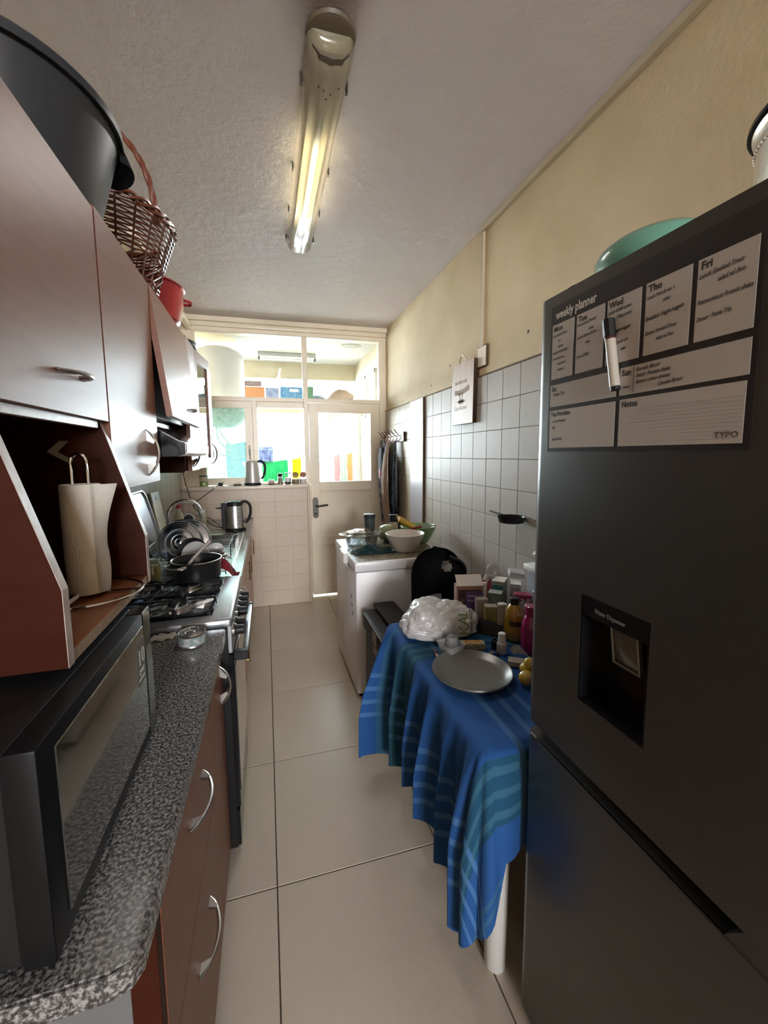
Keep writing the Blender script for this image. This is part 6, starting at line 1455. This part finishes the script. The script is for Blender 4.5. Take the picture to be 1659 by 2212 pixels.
# ---------------------------------------------------------------- refrigerator
t = thing('refrigerator', 'tall dark steel refrigerator with a water dispenser and a weekly planner', 'refrigerator', (0.92, 0.465, 0))
fs = mat('dark brushed steel', (0.095, 0.090, 0.087), 0.30, 0.6, var=(2.5, (0.07, 0.066, 0.064), 0.3))
fs_side = mat('dark grey painted steel', (0.10, 0.10, 0.10), 0.45)
FYA, FYB = 0.116, 0.816
B().box(0.672, 1.225, FYA + 0.004, FYB - 0.004, 0.035, 1.828, 0.004).out('body', fs_side, t)
B().box(0.640, 1.225, FYA, FYB, 1.829, 1.8405, 0.003).out('top_cover', mat('grey top trim', (0.17, 0.165, 0.16), 0.4), t)
# upper door built around the dispenser recess
def door_prof(z0, z1, name):
    b = B(); r = 0.032; pts = [(0.666, FYA)]
    for k in range(7): a = radians(180 + 0) ; 
    pts = [(0.668, FYA), (0.600 + r, FYA)] + [(0.600 + r - r * sin(radians(15 * k)), FYA + r - r * cos(radians(15 * k))) for k in range(1, 7)]
    pts += [(0.600 + r - r * cos(radians(15 * k)), FYB - r + r * sin(radians(15 * k))) for k in range(0, 7)] + [(0.668, FYB)]
    return pts
DY0, DY1, DZ0, DZ1 = 0.497, 0.648, 0.997, 1.219
prof = door_prof(0, 0, '')
b = B()
b.prism(prof, 'z', DZ1, 1.828); b.prism(prof, 'z', 0.852, DZ0)
b.prism([p for p in prof if p[1] <= 0.2] + [(0.600, DY0), (0.668, DY0)], 'z', DZ0, DZ1)
b.prism([(0.668, DY1), (0.600, DY1)] + [p for p in prof if p[1] > 0.7], 'z', DZ0, DZ1)
bmesh.ops.remove_doubles(b.bm, verts=b.bm.verts, dist=1e-5)
d = b.out('upper_door', fs, t)
B().box(0.655, 0.668, DY0, DY1, DZ0, DZ1).out('recess_back', black_gloss, d, 0)
b = B(); b.box(0.6005, 0.66, DY0, DY0 + 0.004, DZ0, DZ1); b.box(0.6005, 0.66, DY1 - 0.004, DY1, DZ0, DZ1); b.box(0.6005, 0.66, DY0 + 0.004, DY1 - 0.004, DZ0, DZ0 + 0.004); b.box(0.5995, 0.66, DY0 + 0.004, DY1 - 0.004, 1.180, DZ1)
disp = b.out('dispenser', black_gloss, d, 0)
B().text('Water Dispenser', 0.0125, on_x(0.5985, 0.612, 1.1925), 0.0002, sx=0.78).out('lettering', mat('grey print', (0.22, 0.22, 0.23), 0.5), disp, 0)
b = B(); Mp = Matrix.Translation((0.632, 0.5655, 1.135)) @ Matrix.Rotation(radians(-8), 4, 'Y')
b.box(-0.004, 0.002, -0.029, 0.029, -0.036, 0.040, 0.006, 2, M=Mp); b.box(-0.009, -0.003, -0.030, -0.025, -0.036, 0.040, 0.002, M=Mp); b.box(-0.009, -0.003, 0.025, 0.030, -0.036, 0.040, 0.002, M=Mp); b.box(-0.009, -0.003, -0.030, 0.030, -0.038, -0.032, 0.002, M=Mp)
b.out('lever', mat('grey translucent lever', (0.10, 0.10, 0.105), 0.12, coat=0.8), disp)
b = B(); b.prism(prof, 'z', 0.05, 0.815); low = b.out('lower_door', fs, t)
# grip channel between the doors
B().box(0.650, 0.668, FYA + 0.006, FYB - 0.006, 0.815, 0.852).out('grip_channel', black_matte, t, 0)
B().box(0.602, 0.6055, FYA + 0.01, FYB - 0.02, 0.8152, 0.8172).out('bright_edge', chrome, t)
b = B(); b.prism([(FYA + 0.01, 0.8172), (FYA + 0.01, 0.852), (0.335, 0.852), (0.345, 0.838), (0.36, 0.8172)], 'x', 0.603, 0.66); b.out('channel_end', fs, t)
B().box(0.70, 1.2, FYA + 0.01, FYB - 0.01, 0.0, 0.036).out('base', black_satin, t)
for zz in (1.832,): B().cyl((0.66, FYB - 0.03, zz), (0.66, FYB - 0.03, zz + 0.014), 0.016, n=14).out('hinge_cap', black_satin, t)
# weekly planner magnet sheet on the door
pt = thing('weekly_planner', 'black and grey magnetic weekly planner sheet on the upper refrigerator door', 'planner', (0.5985, 0.57, 1.65))
plan_black = mat('matt black magnet sheet', (0.02, 0.018, 0.019), 0.33)
plan_cell = mat('grey white writing cell', (0.45, 0.42, 0.40), 0.40)
sh = B().box(0.5988, 0.5998, 0.3765, 0.764, 1.5015, 1.8045).out('sheet', plan_black, pt, 0)
def cell(ya, yb, za, zb): return B().box(0.5982, 0.5988, min(ya, yb), max(ya, yb), za, zb).out('cell', plan_cell, pt, 0)
days = [(0.758, 0.696, 'Mon'), (0.689, 0.621, 'Tue'), (0.615, 0.547, 'Wed'), (0.539, 0.466, 'Thu'), (0.458, 0.384, 'Fri')]
for ya, yb, nm in days:
    c_ = cell(ya, yb, 1.654, 1.766)
    B().text(nm, 0.0150, on_x(0.5980, ya - 0.004, 1.7515), 0.0001, sx=0.95, offset=0.0004).out('heading', ink_black, pt, 0)
cell(0.759, 0.588, 1.5965, 1.642); cell(0.581, 0.384, 1.5965, 1.643); cell(0.758, 0.588, 1.5095, 1.5885); cell(0.579, 0.386, 1.5095, 1.5895)
for (s, y_, z_, sz) in (('Sat', 0.755, 1.629, 0.014), ('Sun', 0.577, 1.629, 0.0145), ('Top Priorities', 0.755, 1.577, 0.012), ('Notes', 0.575, 1.576, 0.0145)):
    B().text(s, sz, on_x(0.5980, y_, z_), 0.0001, sx=0.85, offset=0.0004).out('heading', ink_black, pt, 0)
B().text('weekly planner', 0.0245, on_x(0.5985, 0.750, 1.7765), 0.0001, sx=0.72, offset=0.0005).out('title', ink_white, pt, 0)
B().text('TYPO', 0.0115, on_x(0.5980, 0.421, 1.5175), 0.0001, sx=1.05).out('maker_mark', ink_black, pt, 0)
b = B()
for k in range(1, 12): b.box(0.59785, 0.5981, 0.39, 0.575, 1.511 + k * 0.0054, 1.5112 + k * 0.0054)
o = b.out('faint_grid', mat('faint grid line', (0.38, 0.345, 0.32), 0.5), pt, 0)
def hand(y, z, lines, size, step=0.0135, seed=1, parent=None, sx=0.78):
    r_ = random.Random(seed); b = B()
    for k, (dx, s) in enumerate(lines):
        Mx = on_x(0.59775, y - dx, z - k * step) @ Matrix.Rotation(r_.uniform(0.02, 0.07), 4, 'Z')
        b.text(s, size * r_.uniform(0.92, 1.08), Mx, 0.00005, shear=0.35, offset=0.00008, sx=sx)
    return b.out('handwriting', ink_grey, pt, 0)
hand(0.756, 1.741, ((0, 'Lunch: Smoked Trout'), (0.016, 'salad'), (0.016, 'wild rice'), (0, 'Breakfast: Protein shake'), (0, 'Dinner: salad w/ trout'), (0.016, 'baked potato'), (0.016, 'boiled eggs')), 0.0068, 0.0118, 1, sx=0.62)
hand(0.687, 1.742, ((0, 'Pit workout: Protein'), (0.03, 'shake'), (0, 'Lunch: Chicken & Avo'), (0.022, 'wrap'), (0, ''), (0, 'Dinner: (SDMF)')), 0.0078, 0.0118, 2, sx=0.66)
hand(0.613, 1.741, ((0, 'Lunch: BDMF cotton'), (0.018, '(200g potato)'), (0.0, ''), (0.0, 'Pwo: Veggie nuggets'), (0, ''), (0.0, 'Dinner: Pork & rice'), (0.03, 'salad')), 0.0082, 0.0112, 3, sx=0.68)
hand(0.537, 1.740, ((0, 'Lunch: Pork & rice +'), (0.028, 'salad'), (0, ''), (0, 'Breakfast: Veggie nuggets'), (0, ''), (0, 'Dinner: Smoked Trout'), (0.020, 'salad w/ Avo')), 0.0088, 0.0110, 4, sx=0.66)
hand(0.456, 1.739, ((0, 'Lunch: Smoked Trout'), (0.025, 'salad w/ Avo'), (0, ''), (0, 'Postworkout: Protein shake'), (0, ''), (0, 'Dinner:  Ponta Trip')), 0.0092, 0.0116, 5, sx=0.66)
hand(0.750, 1.618, ((0.0, 'Ponta Trip'),), 0.0095, 0.012, 6)
hand(0.575, 1.608, ((0.0, 'Training'),), 0.0055, 0.012, 7)
hand(0.549, 1.632, ((0, 'Brunch: Bacon'), (0, 'Snack : Protein shake'), (0, 'Dinner: cotton chicken'), (0.04, 'Chicken Breast')), 0.0088, 0.0098, 8, sx=0.75)
B().tube([(0.5978, 0.553, 1.641), (0.5978, 0.554, 1.599)], 0.0006, 4).out('pen_line', ink_grey, pt, 0)
hand(0.752, 1.563, ((0, '. Go food shopping'), (0, '. gift'), (0, ''), (0, '. Spring cleaning')), 0.008, 0.0125, 9, sx=0.66)
# marker pen held by its magnet
t = thing('marker_pen', 'whiteboard marker with a black cap clinging upright to the weekly planner', 'marker', (0.588, 0.59, 1.67))
B().tube([(0.5885, 0.596, 1.695), (0.5885, 0.581, 1.612)], 0.0085, 16).out('barrel', mat('pale grey barrel', (0.46, 0.43, 0.38), 0.25), t)
B().tube([(0.5885, 0.6025, 1.730), (0.5885, 0.5975, 1.700)], 0.0102, 8).out('cap', black_satin, t)
B().tube([(0.5885, 0.5973, 1.699), (0.5885, 0.596, 1.694)], 0.0088, 14).out('collar', mat('dark red collar', (0.05, 0.01, 0.01), 0.4), t)
B().tube([(0.5885, 0.5808, 1.611), (0.5885, 0.580, 1.606)], 0.0078, 14).out('end_plug', black_satin, t)
# things on the fridge
t = thing('steel_pot', 'large stainless steel pot with a glass lid on top of the refrigerator', 'pot', (0.985, 0.475, 1.841))
B().lathe((0.985, 0.475, 1.841), [(0.125, 0), (0.140, 0.008), (0.148, 0.03), (0.150, 0.22), (0.155, 0.225), (0.157, 0.232)], 56).out('pot', mat('warm brushed steel', (0.62, 0.58, 0.50), 0.25, 1.0, brushed=(8, 8, 1)), t)
B().lathe((0.985, 0.475, 2.073), [(0.158, 0), (0.162, 0.004), (0.160, 0.010), (0.12, 0.028), (0.02, 0.04)], 56).out('lid', ware, t)
B().lathe((0.985, 0.475, 2.071), [(0.1575, 0), (0.163, 0.003), (0.163, 0.010), (0.158, 0.012)], 56).out('lid_rim', black_gloss, t)
b = B()
for k in range(90): a = 2 * pi * k / 90; b.ell((0.985 + 0.151 * cos(a), 0.475 + 0.151 * sin(a), 2.040), (0.0016, 0.0016, 0.0016), 6)
b.out('bead_line', chrome, t)
t = tag(B().lathe((0.745, 0.665, 1.841), [(0.085, 0), (0.094, 0.015), (0.097, 0.040), (0.090, 0.056), (0.074, 0.068), (0.045, 0.074), (0.02, 0.075)], 48, sx=0.95, sy=1.1).out('green_tub', mat('translucent sea-green plastic', (0.12, 0.30, 0.23), 0.22, coat=0.5), at=(0.745, 0.665, 1.841)), 'sea-green plastic tub upside down on top of the refrigerator', 'tub')
t = tag(B().sheet(lambda u, v: (0.648 + 0.10 * v, 0.808 - 0.085 * u, 1.8435 + 0.020 * sin(pi * u) * (0.6 + 0.4 * v)), 14, 6, 0.004).out('black_bag', black_satin, at=(0.7, 0.77, 1.8415)), 'small folded black bag at the front corner of the refrigerator top', 'bag')

# ---------------------------------------------------------------- the porch's contents
t = thing('water_heater', 'large white cylindrical water heater hanging on the porch wall beyond the window', 'water heater', (-0.46, 4.75, 1.80))
B().lathe((-0.46, 4.78, 0), [(0.05, 1.80), (0.16, 1.815), (0.235, 1.86), (0.262, 1.93), (0.265, 2.50), (0.262, 2.56), (0.235, 2.61), (0.16, 2.645), (0.05, 2.655)], 48).out('tank', mat('white painted tank', (0.60, 0.61, 0.61), 0.35), t)
B().tube(smoothpts([(-0.50, 4.74, 1.815), (-0.50, 4.70, 1.72), (-0.45, 4.68, 1.62), (-0.38, 4.68, 1.56), (-0.40, 4.68, 1.50), (-0.49, 4.68, 1.52)], 5), 0.009, 8).out('hose', mat('grey braided hose', (0.45, 0.47, 0.46), 0.5), t)
B().tube(smoothpts([(-0.47, 4.74, 1.815), (-0.46, 4.70, 1.74), (-0.40, 4.68, 1.66), (-0.36, 4.68, 1.58)], 5), 0.008, 8).out('hose', bpy.data.materials['grey braided hose'], t)
B().cyl((-0.195, 4.78, 2.42), (-0.185, 4.78, 2.42), 0.02, n=12).out('valve', white_plastic, t)
t = thing('strip_light', 'grey strip light fitting on the porch ceiling beyond the window', 'ceiling light', (0.30, 5.25, 2.749))
B().box(-0.05, 0.65, 5.20, 5.28, 2.70, 2.749, 0.004).out('tray', mat('grey metal tray', (0.40, 0.41, 0.40), 0.5), t)
B().cyl((-0.02, 5.24, 2.675), (0.62, 5.24, 2.675), 0.013, n=12).out('tube', bpy.data.materials['unlit white tube'], t)
for x in (-0.045, 0.63): B().box(x, x + 0.018, 5.22, 5.26, 2.655, 2.70, 0.002).out('lamp_holder', dark_grey, t)
SH = 2.2105
def crate(lab, x0, x1, h, m, cat='box', d=0.22, open_=False):
    t = thing('storage_crate' if open_ else 'cardboard_box', lab, cat, ((x0 + x1) / 2, 5.74, SH))
    B().box(x0, x1, 5.64, 5.64 + d, SH, SH + h, 0.004).out('box', m, t)
    if open_:
        B().box(x0 + 0.12 * (x1 - x0) + 0.08, x1 - 0.10, 5.6385, 5.6395, SH + h * 0.68, SH + h * 0.86).out('hand_slot', white_plastic, t)
    return t
cardm = mat('orange-brown cardboard', (0.36, 0.15, 0.055), 0.8)
t = crate('brown cardboard box with open flaps on the porch shelf beside the water heater', -0.27, 0.02, 0.19, cardm)
B().prism([(5.64, SH + 0.19), (5.645, SH + 0.192), (5.70, SH + 0.27), (5.69, SH + 0.272)], 'x', -0.27, -0.02).out('flap', mat('grey-brown cardboard', (0.22, 0.16, 0.15), 0.8), t)
crate('dark blue-grey box on the porch shelf right of the cardboard box', 0.03, 0.20, 0.185, mat('dark blue print box', (0.08, 0.10, 0.20), 0.6, var=(12, (0.2, 0.24, 0.35), 0.1)))
crate('blue plastic crate with a hand slot on the porch shelf', 0.22, 0.56, 0.20, mat('blue crate', (0.03, 0.12, 0.26), 0.5, var=(30, (0.08, 0.24, 0.38), 0.1)), 'crate', open_=True)
crate('narrow green box on the porch shelf right of the blue crate', 0.57, 0.66, 0.215, mat('green box', (0.06, 0.15, 0.08), 0.6))
def lump(name, lab, cat, c, r, m, sd):
    b = B(); b.ell(c, r, 28)
    for v in b.bm.verts:
        d_ = v.co - Vector(c); q = Vector((d_.x * 9 + sd, d_.y * 9, d_.z * 12))
        k_ = 0.92 + 0.30 * abs(noise.noise(q)) + 0.12 * noise.noise(q * 3)
        v.co = Vector(c) + d_ * k_; v.co.z = max(v.co.z, SH + 0.001)
    return tag(b.out(name, m, at=c), lab, cat)
lump('blue_sack', 'low mottled blue sack on the porch shelf behind the window mullion', 'sack', (0.725, 5.74, SH + 0.045), (0.125, 0.07, 0.075), mat('mottled blue sack', (0.10, 0.13, 0.22), 0.8, var=(30, (0.25, 0.28, 0.36), 0.1)), 2)
lump('brown_parcel', 'brown wrapped bundle at the right end of the porch shelf', 'parcel', (1.055, 5.745, SH + 0.07), (0.185, 0.075, 0.135), mat('brown wrapped parcel', (0.26, 0.165, 0.12), 0.7, var=(12, (0.36, 0.28, 0.23), 0.2)), 5)
# washing on the line
B_line = thing('clothes_line', 'thin washing line stretched across the porch opening', 'washing line', (0.2, 5.35, 1.62))
B().tube([(-1.6, 5.35, 1.60), (-0.3, 5.35, 1.575), (1.03, 5.40, 1.56)], 0.002, 5).out('line', mat('pale cord', (0.6, 0.6, 0.58), 0.6), B_line)
def wash(lab, x0, x1, z1, z0, m, cat='towel', y=5.35, amp=0.03, nf=3):
    o = B().sheet(lambda u, v: (x0 + (x1 - x0) * (u + 0.04 * sin(v * 4) * (u - 0.5)), y - amp * (0.5 + 0.5 * sin(u * 2 * pi * nf)) * (0.3 + 0.7 * v), z1 - (z1 - z0) * v - 0.01 * sin(u * 5)), 24, 10, 0.003).out('washing', m, at=((x0 + x1) / 2, y, z1))
    return tag(o, lab, cat)
wash('turquoise towel on the washing line behind the rippled glass', -0.47, -0.23, 1.66, 1.10, mat('turquoise towelling', (0.09, 0.24, 0.33), 0.9, var=(12, (0.18, 0.34, 0.42), 0.2)), 'towel', 5.3)
wash('mottled blue-grey shirt on the washing line above the green shorts', -0.13, 0.09, 1.68, 1.40, mat('mottled blue grey cotton', (0.07, 0.09, 0.16), 0.9, var=(18, (0.2, 0.23, 0.3), 0.15)), 'shirt', 5.38)
wash('bright green shorts on the washing line beside the kettle', -0.04, 0.27, 1.43, 1.08, mat('bright green cotton', (0.0, 0.17, 0.075), 0.85, var=(6, (0.005, 0.24, 0.11), 0.3)), 'shorts', 5.34, 0.04, 4)
wash('pale pinkish strip of washing between the green and the yellow', 0.28, 0.335, 1.42, 1.08, mat('pale pink grey cotton', (0.55, 0.47, 0.45), 0.9), 'cloth')
wash('bright yellow top on the washing line', 0.33, 0.44, 1.46, 1.10, mat('bright yellow cotton', (0.42, 0.33, 0.012), 0.85), 'shirt', 5.33, 0.03, 2)
b = B(); b.tube([(0.385 + 0.07 * cos(a), 5.34 + 0.05 * sin(a), 1.535) for a in [2 * pi * k / 24 for k in range(24)]], 0.004, 5, closed=True)
for k in range(8): a = 2 * pi * k / 8; b.tube([(0.385 + 0.07 * cos(a), 5.34 + 0.05 * sin(a), 1.535), (0.385 + 0.07 * cos(a), 5.34 + 0.05 * sin(a), 1.495)], 0.005, 5)
b.tube([(0.385, 5.34, 1.535), (0.385, 5.34, 1.60)], 0.003, 5); b.tube([(0.315, 5.34, 1.535), (0.455, 5.34, 1.535)], 0.003, 5)
tag(b.out('peg_hanger', mat('grey green plastic', (0.25, 0.33, 0.30), 0.5), at=(0.385, 5.34, 1.54)), 'round clip hanger with pegs above the yellow washing', 'peg hanger')
for k, (x0, w_, z1, cc_, lb) in enumerate(((0.455, 0.03, 1.37, (0.66, 0.58, 0.55), 'beige sock on the washing line just right of the yellow top'), (0.50, 0.035, 1.40, (0.72, 0.70, 0.66), 'white sock on the washing line, second right of the yellow top'), (0.55, 0.04, 1.42, (0.60, 0.57, 0.52), 'greyish sock on the washing line, third right of the yellow top'), (0.605, 0.03, 1.36, (0.72, 0.66, 0.6), 'cream sock on the washing line near the door post'))):
    wash(lb, x0, x0 + w_, z1, 1.12, mat('sock cotton %d' % k, cc_, 0.9), 'sock', 5.35, 0.01, 1)
for k, (x0, w_, z1, z0_, cc_, lb) in enumerate(((0.895, 0.085, 1.50, 1.10, (0.22, 0.13, 0.13), 'dusty pink towel seen through the door glass, leftmost'), (0.982, 0.095, 1.50, 1.10, (0.19, 0.22, 0.18), 'pale sage towel seen through the door glass, in the middle'), (1.080, 0.08, 1.52, 1.10, (0.30, 0.17, 0.09), 'orange-brown striped towel seen through the door glass'))):
    wash(lb, x0, x0 + w_, z1, z0_, mat('towel stripe %d' % k, cc_, 0.9, wood=((90, 1, 1), tuple(min(1, q * 1.5) for q in cc_))), 'towel', 5.5, 0.015, 3)
